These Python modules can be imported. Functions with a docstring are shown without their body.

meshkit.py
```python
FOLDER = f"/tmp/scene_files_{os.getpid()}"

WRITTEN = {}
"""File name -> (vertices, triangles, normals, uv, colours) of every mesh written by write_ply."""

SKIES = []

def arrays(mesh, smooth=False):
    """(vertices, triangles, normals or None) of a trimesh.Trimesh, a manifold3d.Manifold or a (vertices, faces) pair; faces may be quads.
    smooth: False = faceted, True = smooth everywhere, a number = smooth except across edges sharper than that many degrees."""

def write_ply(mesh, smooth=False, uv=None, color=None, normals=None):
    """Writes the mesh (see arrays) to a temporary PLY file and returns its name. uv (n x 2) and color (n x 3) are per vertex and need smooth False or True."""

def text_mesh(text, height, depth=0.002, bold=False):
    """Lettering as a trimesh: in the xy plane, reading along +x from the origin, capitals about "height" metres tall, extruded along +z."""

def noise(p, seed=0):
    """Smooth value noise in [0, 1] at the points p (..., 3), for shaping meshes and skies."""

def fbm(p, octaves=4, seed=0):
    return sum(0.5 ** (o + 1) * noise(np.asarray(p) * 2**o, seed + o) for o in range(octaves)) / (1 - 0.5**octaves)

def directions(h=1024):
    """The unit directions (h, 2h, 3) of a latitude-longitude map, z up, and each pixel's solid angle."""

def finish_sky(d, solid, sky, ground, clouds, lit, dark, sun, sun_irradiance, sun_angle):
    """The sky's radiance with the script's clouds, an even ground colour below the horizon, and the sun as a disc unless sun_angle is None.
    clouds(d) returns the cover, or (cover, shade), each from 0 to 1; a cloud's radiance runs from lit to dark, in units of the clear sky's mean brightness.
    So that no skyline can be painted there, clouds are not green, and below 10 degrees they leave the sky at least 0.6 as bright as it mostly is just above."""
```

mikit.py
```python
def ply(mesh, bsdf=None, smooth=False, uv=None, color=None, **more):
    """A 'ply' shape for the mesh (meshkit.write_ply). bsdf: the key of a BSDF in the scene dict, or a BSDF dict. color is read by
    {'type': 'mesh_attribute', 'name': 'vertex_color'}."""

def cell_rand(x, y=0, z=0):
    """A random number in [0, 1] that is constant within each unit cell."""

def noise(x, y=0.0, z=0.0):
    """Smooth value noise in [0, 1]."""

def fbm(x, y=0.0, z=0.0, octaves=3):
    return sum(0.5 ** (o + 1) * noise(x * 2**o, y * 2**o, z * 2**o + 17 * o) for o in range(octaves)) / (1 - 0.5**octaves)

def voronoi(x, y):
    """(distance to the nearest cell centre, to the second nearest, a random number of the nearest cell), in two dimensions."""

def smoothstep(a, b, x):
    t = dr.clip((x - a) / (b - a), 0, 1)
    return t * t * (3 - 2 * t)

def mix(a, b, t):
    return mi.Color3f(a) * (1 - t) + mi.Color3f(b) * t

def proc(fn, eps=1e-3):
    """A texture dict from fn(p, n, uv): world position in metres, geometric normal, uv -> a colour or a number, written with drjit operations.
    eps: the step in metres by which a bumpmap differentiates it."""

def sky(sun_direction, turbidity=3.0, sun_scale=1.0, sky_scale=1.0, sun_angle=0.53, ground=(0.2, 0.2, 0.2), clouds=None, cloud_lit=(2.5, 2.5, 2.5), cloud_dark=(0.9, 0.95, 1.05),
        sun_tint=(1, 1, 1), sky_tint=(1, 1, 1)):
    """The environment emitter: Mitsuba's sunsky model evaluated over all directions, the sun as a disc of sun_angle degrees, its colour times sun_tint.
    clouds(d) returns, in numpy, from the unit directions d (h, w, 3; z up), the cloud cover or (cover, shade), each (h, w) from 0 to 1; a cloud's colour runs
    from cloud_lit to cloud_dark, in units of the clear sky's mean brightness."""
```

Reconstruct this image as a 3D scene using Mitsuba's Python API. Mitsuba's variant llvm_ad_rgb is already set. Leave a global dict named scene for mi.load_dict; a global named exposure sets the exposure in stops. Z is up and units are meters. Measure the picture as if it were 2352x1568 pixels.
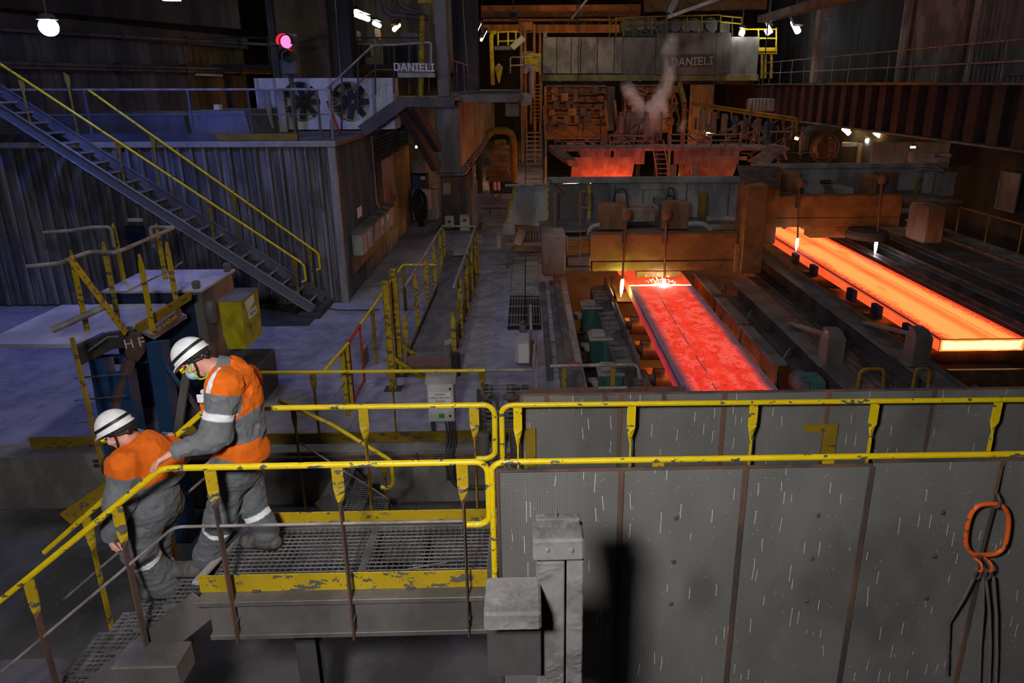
import math, random
import numpy as np, trimesh, drjit as dr, mitsuba as mi, mikit, meshkit
from mikit import noise, fbm, cell_rand, smoothstep, mix
from shapely.geometry import Polygon
T = mi.ScalarTransform4f
rng = random.Random(7)
scene, labels = {}, {}
# ---------------------------------------------------------------- camera, lights, exposure
exposure = 0.0
F, CX, CY, HC = 1605.0, 1258.0, 700.0, 3.38      # focal length and principal point measured from the vanishing points; eye height over the walkway
nrm = lambda v: np.asarray(v, float) / np.linalg.norm(v)
_y = nrm([(1210 - CX) / F, (CY - 195) / F, 1]); _z = -nrm([(1270 - CX) / F, (CY - 5800) / F, 1])
_z = nrm(_z - _y * _z.dot(_y)); _x = np.cross(_y, _z); _x = _x if _x[0] > 0 else -_x
CAM = np.array([_x, _y, _z]); EYE = np.array([0, 0, HC])
scene['camera'] = {'type': 'perspective', 'fov_axis': 'x', 'fov': math.degrees(2 * math.atan(1176 / F)),
    'principal_point_offset_x': -(CX - 1176) / 2352, 'principal_point_offset_y': -(CY - 784) / 1568,
    'near_clip': 0.05, 'far_clip': 300.0,
    'to_world': T().look_at(origin=EYE.tolist(), target=(EYE + CAM @ [0, 0, 1.0]).tolist(), up=(CAM @ [0, 1.0, 0]).tolist())}
def ray(u, v): return CAM @ np.array([(u - CX) / F, (CY - v) / F, 1.0])
def at(u, v, Y): d = ray(u, v); return EYE + d * (Y / d[1])          # measured point of the photograph on the plane of depth Y
def gz(u, v, z): d = ray(u, v); return EYE + d * ((z - HC) / d[2])   # the same on the level z
def gx(u, v, X): d = ray(u, v); return EYE + d * (X / d[0])
# ---------------------------------------------------------------- names
def numbered(name):
    if name not in scene and name not in labels and name not in _used: _used.add(name); return name
    i = _count.get(name, 1)
    while f'{name}_{i:03d}' in _used: i += 1
    _count[name] = i + 1; k = f'{name}_{i:03d}'; _used.add(k); return k
_used, _count = set(), {}
def thing(name, label=None, cat=None, group=None, kind=None):
    k = numbered(name); d = {}
    if label: d['label'] = label
    if cat: d['category'] = cat
    if group: d['group'] = group
    if kind: d['kind'] = kind
    if d: labels[k] = d
    return k
def put(name, mesh, mat, parent=None, label=None, cat=None, group=None, kind=None, smooth=False, **more):
    """one entry of the scene: a part of its parent, or a thing of one mesh"""
    k = numbered(f'{parent}__{name}' if parent else name)
    if isinstance(mesh, G): mesh = mesh.mesh()
    scene[k] = mikit.ply(mesh, 'm_' + mat if isinstance(mat, str) else mat, smooth=smooth, **more) if not isinstance(mesh, dict) else mesh
    d = {}
    if label: d['label'] = label
    if cat: d['category'] = cat
    if group: d['group'] = group
    if kind: d['kind'] = kind
    if d: labels[k] = d
    return k
def struct(name, mesh, mat, label=None, **kw): return put(name, mesh, mat, None, label, None, None, 'structure', **kw)
# ---------------------------------------------------------------- meshes
def _chamfer():
    e = 0.01; pts = [[s[0] * (1 - (k == 0) * e) , s[1] * (1 - (k == 1) * e), s[2] * (1 - (k == 2) * e)] for s in np.ndindex(2, 2, 2) for k in range(3)]
    base = np.array([[2 * a - 1 for a in s] for s in np.ndindex(2, 2, 2) for k in range(3)], float)
    ins = np.array([[1.0 if j != k else 0.0 for j in range(3)] for s in np.ndindex(2, 2, 2) for k in range(3)])
    p = base * (1 - 0.1 * ins)
    h = trimesh.convex.convex_hull(p)
    idx = np.array([np.argmin(((p - v) ** 2).sum(1)) for v in h.vertices])
    return base, ins, idx[h.faces]
_CB, _CI, _CF = _chamfer()
class G:
    """collects pieces of ONE mesh"""
    def __init__(s): s.v, s.f, s.n = [], [], 0
    def add(s, v, f):
        s.v.append(np.asarray(v, float)); s.f.append(np.asarray(f) + s.n); s.n += len(v); return s
    def tm(s, m): return s.add(m.vertices, m.faces)
    def mesh(s): return trimesh.Trimesh(np.vstack(s.v), np.vstack(s.f), process=False)
    def box(s, a, b, bev=0.006, R=None, o=None):
        a, b = np.minimum(a, b), np.maximum(a, b); h = (b - a) / 2; bev = min(bev, h.min() * 0.6)
        v = _CB * h - _CB * _CI * bev
        v = v + (a + b) / 2
        if R is not None: v = (v - o) @ np.asarray(R).T + o
        return s.add(v, _CF)
    def cbox(s, c, size, bev=0.006, R=None):
        h = np.asarray(size, float) / 2; bev = min(bev, h.min() * 0.6)
        v = _CB * h - _CB * _CI * bev
        if R is not None: v = v @ np.asarray(R).T
        return s.add(v + np.asarray(c), _CF)
    def bar(s, p0, p1, w, h, up=(0, 0, 1), bev=0.004):
        """a rectangular bar from p0 to p1: w across, h along up"""
        p0, p1 = np.asarray(p0, float), np.asarray(p1, float); d = p1 - p0; L = np.linalg.norm(d); d /= L
        up = np.asarray(up, float)
        if abs(d.dot(up)) > 0.98: up = np.array([0, 1.0, 0])
        x = nrm(np.cross(d, up)); u = np.cross(x, d)
        return s.cbox((p0 + p1) / 2, (w, L, h), bev, np.stack([x, d, u], 1))
    def rod(s, p0, p1, r, n=10, r1=None): return s.tube([p0, p1], r, n, r1=r1)
    def tube(s, path, r, n=10, bend=0, caps=True, r1=None, closed=False, steps=4):
        p = [np.asarray(q, float) for q in path]
        if bend and len(p) > 2:
            q = [p[0]]
            for a, b, c in zip(p, p[1:], p[2:]):
                la, lc = np.linalg.norm(a - b), np.linalg.norm(c - b); k = min(bend, la * .49, lc * .49)
                s0, s1 = b + (a - b) / la * k, b + (c - b) / lc * k
                q += [(1 - t) ** 2 * s0 + 2 * t * (1 - t) * b + t * t * s1 for t in np.linspace(0, 1, steps + 1)]
            p = q + [p[-1]]
        p = np.array(p); m = len(p)
        rs = np.asarray(r, float) * np.ones(m) if r1 is None else np.linspace(r, r1, m)
        if closed: tn = np.roll(p, -1, 0) - np.roll(p, 1, 0)
        else: tn = np.gradient(p, axis=0) if m > 2 else np.repeat(p[1:] - p[:1], 2, 0)
        tn /= np.linalg.norm(tn, axis=1, keepdims=True) + 1e-12
        x = np.cross(tn[0], [0, 0, 1]) if abs(tn[0][2]) < .9 else np.cross(tn[0], [1, 0, 0]); x /= np.linalg.norm(x)
        a = np.arange(n) / n * 2 * np.pi; V = []
        for i in range(m):
            x = x - tn[i] * x.dot(tn[i]); x /= np.linalg.norm(x); y = np.cross(tn[i], x)
            V.append(p[i] + rs[i] * (np.cos(a)[:, None] * x + np.sin(a)[:, None] * y))
        V = np.vstack(V); f = []
        i = np.arange(n); j = (i + 1) % n
        for k in range(m if closed else m - 1):
            A, B = k * n, (k + 1) % m * n
            f += [np.stack([A + i, A + j, B + j], 1), np.stack([A + i, B + j, B + i], 1)]
        if caps and not closed:
            V = np.vstack([V, p[0], p[-1]])
            f += [np.stack([j, i, i * 0 + m * n], 1), np.stack([(m - 1) * n + i, (m - 1) * n + j, i * 0 + m * n + 1], 1)]
        return s.add(V, np.vstack(f))
    def prism(s, pts, ext):
        """planar polygon of 3-D points extruded by the vector ext"""
        p = np.asarray(pts, float); ext = np.asarray(ext, float); n = len(p)
        nn = nrm(ext); x = nrm(p[1] - p[0] - nn * nn.dot(p[1] - p[0])); y = np.cross(nn, x)
        q = np.stack([(p - p[0]) @ x, (p - p[0]) @ y], 1)
        _, fc = trimesh.creation.triangulate_polygon(Polygon(q), engine='earcut')
        vv = _
        # map triangulation vertices back to polygon indices
        idx = np.array([np.argmin(((q - w) ** 2).sum(1)) for w in vv]); fc = idx[fc]
        A = Polygon(q).exterior.is_ccw
        tri = q[fc]; ar = (tri[:, 1, 0] - tri[:, 0, 0]) * (tri[:, 2, 1] - tri[:, 0, 1]) - (tri[:, 1, 1] - tri[:, 0, 1]) * (tri[:, 2, 0] - tri[:, 0, 0])
        fc = np.where((ar > 0)[:, None], fc, fc[:, ::-1])
        i = np.arange(n); j = (i + 1) % n
        side = np.vstack([np.stack([i, j, j + n], 1), np.stack([i, j + n, i + n], 1)])
        if not A: side = side[:, ::-1]
        return s.add(np.vstack([p, p + ext]), np.vstack([fc[:, ::-1], fc + n, side]))
    def lathe(s, prof, p0, axis=(0, 0, 1), n=20):
        prof = np.asarray(prof, float); ax = nrm(axis); x = np.cross(ax, [0, 0, 1]) if abs(ax[2]) < .9 else np.array([1., 0, 0]); x = nrm(x - ax * ax.dot(x)); y = np.cross(ax, x)
        a = np.arange(n) / n * 2 * np.pi; V = np.vstack([p0 + h * ax + r * (np.cos(a)[:, None] * x + np.sin(a)[:, None] * y) for r, h in prof]); f = []; i = np.arange(n); j = (i + 1) % n
        for k in range(len(prof) - 1): f += [np.stack([k * n + i, k * n + j, k * n + n + j], 1), np.stack([k * n + i, k * n + n + j, k * n + n + i], 1)]
        return s.add(V, np.vstack(f))
    def ibeam(s, p0, p1, w, h, t=0.02, up=(0, 0, 1)):
        p0, p1 = np.asarray(p0, float), np.asarray(p1, float); d = nrm(p1 - p0); up = np.asarray(up, float)
        if abs(d.dot(up)) > .98: up = np.array([0, 1.0, 0])
        x = nrm(np.cross(d, up)); u = np.cross(x, d)
        for k in (-1, 1): s.bar(p0 + u * k * (h - t) / 2, p1 + u * k * (h - t) / 2, w, t, up)
        return s.bar(p0, p1, t, h - 2 * t, up, 0.001)
def txt(text, height, origin, right, up, depth=0.004, bold=False, center=True):
    m = meshkit.text_mesh(text, height, depth, bold); v = np.array(m.vertices)
    if center: v[:, 0] -= (v[:, 0].min() + v[:, 0].max()) / 2
    r, u = nrm(right), nrm(up); n = np.cross(r, u)
    return trimesh.Trimesh(np.asarray(origin) + v[:, :1] * r + v[:, 1:2] * u + v[:, 2:] * n, m.faces, process=False)
def prect(u0, v0, u1, v1, Y):
    a, b, c, d = at(u0, (v0 + v1) / 2, Y), at(u1, (v0 + v1) / 2, Y), at((u0 + u1) / 2, v0, Y), at((u0 + u1) / 2, v1, Y)
    return a[0], b[0], d[2], c[2]
def pbox(g, u0, v0, u1, v1, Y, dep, bev=0.01):
    """box whose front face at depth Y was measured in the photograph"""
    x0, x1, z0, z1 = prect(u0, v0, u1, v1, Y); return g.box((x0, Y, z0), (x1, Y + dep, z1), bev)
V = lambda *a: np.array(a, float)
# ---------------------------------------------------------------- materials
def pr(col, rough=.6, metal=0., spec=.4, **k):
    if not isinstance(col, dict): col = {'type': 'rgb', 'value': list(col)}
    return {'type': 'twosided', 'b': {'type': 'principled', 'base_color': col, 'roughness': rough, 'metallic': metal, 'specular': spec, **k}}
def bump(b, fn, s=1.0, eps=2e-3):
    return {'type': 'twosided', 'b': {'type': 'bumpmap', 't': mikit.proc(fn, eps), 'scale': s, 'b': b['b']}}
def C3(c): return mi.Color3f(*c)
def chipped(paint, under, amt=.62, sc=14., dirt=.35):
    """worn paint: chips down to grey steel, grime"""
    def fn(p, n, uv):
        a = fbm(p.x * sc * .55, p.y * sc, p.z * sc, 4)
        b = fbm(p.x * sc * 3 + 9, p.y * sc * 3, p.z * sc * 3, 2)
        chip = smoothstep(amt, amt + .03, a * .8 + b * .2)
        d = fbm(p.x * 2.3 + 4, p.y * 2.3, p.z * 2.3, 3)
        return mix(mix(paint, C3(paint) * .45, dirt * d * 1.4), under, chip)
    return mikit.proc(fn)
def grimy(c0, c1, sc=2.0, zs=.25, fine=30., k=.35):
    """two tones of dirt, streaked downwards"""
    def fn(p, n, uv):
        a = fbm(p.x * sc, p.y * sc, p.z * sc * zs, 4); b = noise(p.x * fine, p.y * fine, p.z * fine * .4)
        return mix(c0, c1, dr.clip(smoothstep(.3, .7, a) + (b - .5) * k, 0, 1))
    return mikit.proc(fn)
mats = {}
YEL, STEEL = (.80, .58, .006), (.10, .09, .085)
mats['yellow'] = pr(chipped(YEL, STEEL, .635, 24., .25), .42, 0, .5)
mats['yellow_worn'] = pr(chipped((.60, .41, .010), (.10, .09, .08), .585, 20., .8), .55)
mats['yellow_dull'] = pr(chipped((.33, .21, .012), (.07, .06, .05), .61, 18., .9), .55)
mats['steel'] = pr(grimy((.10, .092, .086), (.17, .155, .15), 3.), .55, .2)
mats['steel_dark'] = pr(grimy((.045, .042, .042), (.085, .08, .08), 2.), .6, .1)
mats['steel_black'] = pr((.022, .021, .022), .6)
mats['steel_pale'] = pr(grimy((.20, .19, .185), (.34, .325, .31), 3.), .6)
mats['dusty'] = bump(pr(grimy((.085, .08, .077), (.155, .147, .142), 6., 1., 70., .5), .9), lambda p, n, uv: fbm(p.x * 60, p.y * 60, p.z * 60, 3) * smoothstep(.42, .62, fbm(p.x * 9, p.y * 9, p.z * 9, 2)) * .012, 1.0)
def _conc(p, n, uv):
    a = fbm(p.x * .7, p.y * .7, p.z, 4); b = fbm(p.x * 6, p.y * 6, p.z * 6, 3); s = fbm(p.x * .25 + 7, p.y * 1.5, p.z, 3)
    c = mix((.17, .165, .20), (.34, .32, .38), smoothstep(.3, .7, a * .6 + b * .4))
    c = mix(c, (.07, .065, .07), smoothstep(.55, .75, s) * .6)
    crack = dr.abs(fbm(p.x * .55 + 3.3, p.y * .55 + 1.1, 0., 5) - .5) + smoothstep(.52, .46, noise(p.x * .35 + 9, p.y * .35)) * .1
    return mix((.05, .048, .055), c, smoothstep(.0, .003, crack))
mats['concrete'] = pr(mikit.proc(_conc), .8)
mats['concrete_wall'] = pr(grimy((.16, .15, .14), (.30, .285, .27), 2.5, .5), .9)
def _corr(p, n, uv):
    a = fbm(p.x * 9 + p.y * 9, p.z * .7, 0., 4); b = fbm(p.x * 1.1, p.y * 1.1, p.z * .5, 3); c = noise(p.x * 45 + p.y * 45, p.z * 2.0)
    m = mix((.09, .087, .09), (.30, .29, .29), smoothstep(.30, .75, a * .45 + b * .35 + c * .2))
    q = (p.x + 4.20) / .27; q = q - dr.floor(q); fr = smoothstep(-.5, -.9, n.y) # the front sheets: rib relief painted in, pale rubbed edges, dirt and shade in the grooves
    edge = smoothstep(.045, .0, dr.abs(q - .76)) + smoothstep(.035, .0, dr.abs(q - .90)) * .6; gro = smoothstep(.05, .0, dr.abs(q - .63)) + smoothstep(.05, .0, dr.minimum(q, 1 - q))
    m = mix(m, (.58, .57, .57), dr.clip(edge, 0, 1) * (.4 + .6 * b)); m = mix(m, (.035, .033, .035), dr.clip(gro, 0, 1) * .85)
    return mix(m, (.10, .085, .07), smoothstep(.55, .7, fbm(p.x * 3 + 20, p.y * 3, p.z * 2, 3)) * .6)
mats['cladding'] = pr(mikit.proc(_corr), .45, .35)
mats['cladding_dark'] = pr(grimy((.05, .05, .055), (.11, .108, .11), 4., .1), .6, .1)
mats['wall_dark'] = pr(grimy((.075, .075, .08), (.17, .165, .16), 2., .15), .8)
mats['wall_ochre'] = pr(grimy((.10, .075, .03), (.20, .15, .06), 1.5, .2), .8)
def _perf(p, n, uv):
    # perforated sheet: dark 3 mm holes on a 14 mm grid, white scratches, stains
    q = 1 / .0165; fx, fz = p.x * q - dr.floor(p.x * q) - .5, p.z * q - dr.floor(p.z * q) - .5
    hole = 1 - smoothstep(.14, .24, dr.sqrt(fx * fx + fz * fz))
    clear = smoothstep(.38, .56, fbm(p.x * 1.3 + 3, p.y, p.z * 1.0, 3))
    base = mix((.125, .122, .112), (.19, .187, .175), fbm(p.x * 5, p.y, p.z * 1.4, 4))
    base = mix(base, (.085, .08, .078), smoothstep(.5, .75, fbm(p.x * 1.7 + 5, p.y, p.z * 1.1 + 8, 3)) * .7)
    col = mix(base, (.06, .058, .054), hole * (1 - .9 * clear))
    sx = p.x * 38 + noise(p.z * 5, p.x * 2) * .8; cx = dr.floor(sx); cz = dr.floor(p.z * 4.5 + cell_rand(cx) * 7)
    fzz = p.z * 4.5 + cell_rand(cx) * 7 - cz; r = cell_rand(cx, cz, 3); l = cell_rand(cx, cz, 4) * .75
    scr = dr.select((r > .90) & (fzz > .2) & (fzz < .3 + l), 1., 0.) * (1 - smoothstep(.05, .13, dr.abs(sx - cx - .5)))
    sp = p.x * 70; sz = p.z * 70; rr = cell_rand(dr.floor(sp), dr.floor(sz), 5)
    dot = dr.select(rr > .991, 1., 0.) * (1 - smoothstep(.12, .3, dr.sqrt(dr.square(sp - dr.floor(sp) - .5) + dr.square(sz - dr.floor(sz) - .5))))
    return mix(col, (.62, .62, .6), dr.clip(scr * .8 + dot * .9, 0, 1))
mats['perforated'] = pr(mikit.proc(_perf), .62, .1)
mats['rust_frame'] = pr(grimy((.05, .042, .042), (.14, .07, .045), 5.), .7)
mats['rust'] = pr(grimy((.16, .075, .035), (.30, .15, .07), 4.), .75)
mats['rust_dust'] = pr(grimy((.20, .095, .045), (.30, .24, .20), 2.5), .8)
mats['maroon'] = pr(grimy((.11, .055, .05), (.19, .115, .10), 4.), .7)
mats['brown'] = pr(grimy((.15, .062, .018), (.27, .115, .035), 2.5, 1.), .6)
mats['plate_grey'] = pr(grimy((.16, .155, .14), (.33, .32, .29), 2., .4), .8)
mats['white'] = pr(grimy((.45, .45, .43), (.62, .62, .59), 3., .3, 20., .2), .5)
mats['white_dirty'] = pr(grimy((.20, .195, .18), (.40, .39, .36), 3., .3), .6)
mats['rail_grey'] = pr(grimy((.16, .14, .135), (.30, .27, .26), 8.), .5)
mats['blue'] = pr(grimy((.012, .045, .12), (.025, .075, .17), 2.), .5)
mats['blue_dark'] = pr((.012, .022, .06), .6)
mats['teal'] = pr(grimy((.018, .075, .068), (.05, .14, .125), 6.), .6)
mats['green'] = pr((.02, .35, .05), .5)
mats['lime'] = pr((.16, .28, .03), .6)
mats['box_yellow'] = pr(grimy((.30, .25, .006), (.46, .40, .01), 7., .6), .55)
mats['orange_paint'] = pr(chipped((.75, .12, .02), (.12, .07, .05), .60, 30.), .4, 0, .5)
mats['red_paint'] = pr(chipped((.55, .04, .02), (.1, .05, .04), .62, 14.), .5)
mats['black'] = pr((.012, .012, .013), .5)
mats['letter_black'] = pr((.02, .02, .02), .7)
mats['sign_white'] = pr((.72, .72, .70), .6)
mats['sign_grey'] = pr((.10, .10, .105), .6)
mats['letter_pale'] = pr((.55, .53, .50), .7)
mats['letter_yellow'] = pr((.55, .36, .02), .7)
mats['olive'] = pr(grimy((.12, .11, .045), (.22, .20, .08), 3.), .7)
mats['galv'] = pr((.26, .26, .265), .4, .6)
mats['grating'] = pr(grimy((.17, .165, .165), (.30, .29, .29), 5.), .45, .4)
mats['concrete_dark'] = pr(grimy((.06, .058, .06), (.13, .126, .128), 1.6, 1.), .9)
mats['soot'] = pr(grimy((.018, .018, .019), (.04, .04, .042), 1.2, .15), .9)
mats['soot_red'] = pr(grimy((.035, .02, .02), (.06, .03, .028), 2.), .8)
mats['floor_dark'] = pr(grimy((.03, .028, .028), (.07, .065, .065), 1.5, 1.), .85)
mats['roller'] = pr(grimy((.10, .05, .03), (.17, .09, .05), 6.), .35, .5)
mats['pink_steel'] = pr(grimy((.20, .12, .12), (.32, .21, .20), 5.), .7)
mats['lav_plate'] = pr(grimy((.26, .25, .33), (.42, .40, .50), 2.), .7)
mats['cloth_grey'] = pr((.15, .155, .165), .9)
for k_, m_ in mats.items(): scene['m_' + k_] = m_
# ---------------------------------------------------------------- lamps out of view, placed to light the hall (their housings are built here too)
def emit(c, s, w=1.0): return {'emitter': {'type': 'area', 'radiance': {'type': 'rgb', 'value': [c[0] * s, c[1] * s, c[2] * s]}, 'sampling_weight': w}}
def floodlight(name, pos, aim, size, col, s, label, w=1.0, group=None, cat='floodlight', pole=True):
    """a housing with a cooling fin back, a yoke and a glowing front glass"""
    pos = np.asarray(pos, float); d = nrm(np.asarray(aim, float) - pos); x = nrm(np.cross(d, [0, 0, 1.0])); u = np.cross(x, d); R = np.stack([x, d, u], 1)
    t = thing(name, label, cat, group)
    a, b = size
    g = G().cbox(pos - d * .10, (a + .06, .14, b + .06), .02, R)
    for k in range(5): g.cbox(pos - d * .19 + x * (k - 2) * a / 5, (.012, .06, b * .8), .002, R)
    put('housing', g, 'steel_dark', t)
    q = [pos + x * i * a / 2 + u * j * b / 2 for i, j in ((-1, -1), (1, -1), (1, 1), (-1, 1))]
    put('front_glass', trimesh.Trimesh(np.array([p + d * .004 for p in q]), [[0, 1, 2], [0, 2, 3]] if np.cross(q[1] - q[0], q[2] - q[0]).dot(d) > 0 else [[0, 2, 1], [0, 3, 2]], process=False), 'black', t, **emit(col, s, w))
    if pole: put('pole', G().rod(pos - d * .1 + V(0, 0, b * .9), V(pos[0] - d[0] * .1, pos[1] - d[1] * .1, 10.38), .02, 8), 'steel_dark', t)
    put('yoke', G().tube([pos + x * (a / 2 + .05) - d * .1, pos + x * (a / 2 + .05) - d * .1 + V(0, 0, b * .9), pos - x * (a / 2 + .05) - d * .1 + V(0, 0, b * .9), pos - x * (a / 2 + .05) - d * .1], .012, 6), 'steel_dark', t)
    return t
floodlight('floodlight', (-1.0, -.05, 3.8), (-.2, 4.6, .6), (.50, .44), (1, .97, .95), 440, 'unseen lamp behind the viewer, placed to light the walkway and the workers', 6)  # key lamp out of view behind the eye, placed to light the foreground
# ---------------------------------------------------------------- hall shell
ZF, ZP, ZS = -1.4, -2.3, -3.2          # main floor, pit below the walkway, bed of the slab tables
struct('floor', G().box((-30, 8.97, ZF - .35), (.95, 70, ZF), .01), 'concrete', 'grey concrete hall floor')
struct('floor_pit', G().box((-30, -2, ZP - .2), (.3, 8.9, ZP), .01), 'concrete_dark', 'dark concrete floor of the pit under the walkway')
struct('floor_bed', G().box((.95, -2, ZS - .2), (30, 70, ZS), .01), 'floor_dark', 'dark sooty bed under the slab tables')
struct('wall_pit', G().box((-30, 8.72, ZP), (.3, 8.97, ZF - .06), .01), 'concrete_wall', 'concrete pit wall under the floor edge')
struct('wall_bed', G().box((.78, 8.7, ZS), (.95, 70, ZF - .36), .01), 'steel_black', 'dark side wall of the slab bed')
# ---------------------------------------------------------------- the walkway in front
def grate(parent, x0, x1, y0, y1, z, pitch=.043, name='grating_panel', Rz=None):
    """bearing bars and cross rods of one grating panel in its frame"""
    g = G(); h = .03
    for x in np.arange(x0 + .02, x1 - .01, pitch): g.box((x - .0022, y0, z - h), (x + .0022, y1, z), .0006)
    for y in np.arange(y0 + .02, y1, pitch * 1.02): g.box((x0, y - .002, z - .012), (x1, y + .002, z - .001), .0006)
    p = put(name, g, 'grating', parent)
    f = G()
    for a, b in (((x0, y0), (x1, y0)), ((x0, y1), (x1, y1)), ((x0, y0), (x0, y1)), ((x1, y0), (x1, y1))): f.bar((*a, z - h / 2), (*b, z - h / 2), .006, h)
    put('frame', f, 'grating', p); return p
wk = thing('walkway', 'steel walkway with grating floor and worn yellow toe boards, leading left to the stairs', 'walkway')
for a, b in ((-2.30, -1.27), (-1.22, -.33), (-.30, 1.2), (1.25, 2.7), (2.75, 4.6)): grate(wk, a, b, 4.27, 4.86, 0)
put('cover_strip', G().box((-1.268, 4.27, -.03), (-1.222, 4.86, .002)), 'steel', wk); put('cover_strip', G().box((-.33, 4.27, -.03), (-.285, 4.86, .004)), 'steel', wk)
put('nosing_strip', G().bar((-2.285, 4.87, .0), (-2.40, 4.22, .0), .05, .03), 'steel_pale', wk)
put('toe_board', G().box((-2.37, 4.215, -.075), (-.32, 4.225, .068), .002), 'yellow_worn', wk)
put('toe_board', G().box((-2.30, 4.93, -.03), (-.2, 4.94, .095), .002), 'yellow_worn', wk)
put('toe_board', G().box((-.32, 4.213, -.08), (-.2, 4.226, .068), .002), 'steel', wk)
for s, y in ((0, 4.16), (1, 4.99)):
    put('side_beam', G().box((-2.36, y - .05, -.115), (4.7, y + .06, -.075), .004).box((-2.3, y, -.36), (4.7, y + .012, -.115), .002).box((-2.3, y - .05, -.40), (4.7, y + .06, -.36), .004), 'steel', wk)
for x in (-2.0, -.9, .2, 1.3, 2.4, 3.5): put('cross_beam', G().box((x, 4.2, -.34), (x + .06, 4.97, -.06), .004), 'steel_dark', wk)
put('plate_strip', G().box((-2.30, 4.225, -.06), (4.6, 4.27, -.035), .003).box((-2.30, 4.86, -.06), (4.6, 4.93, -.035), .003), 'steel', wk)
for x in (-1.8, 1.5, 4.2): put('support_column', G().ibeam((x, 4.6, ZP), (x, 4.6, -.4), .16, .16, .012), 'steel_dark', wk)

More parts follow.
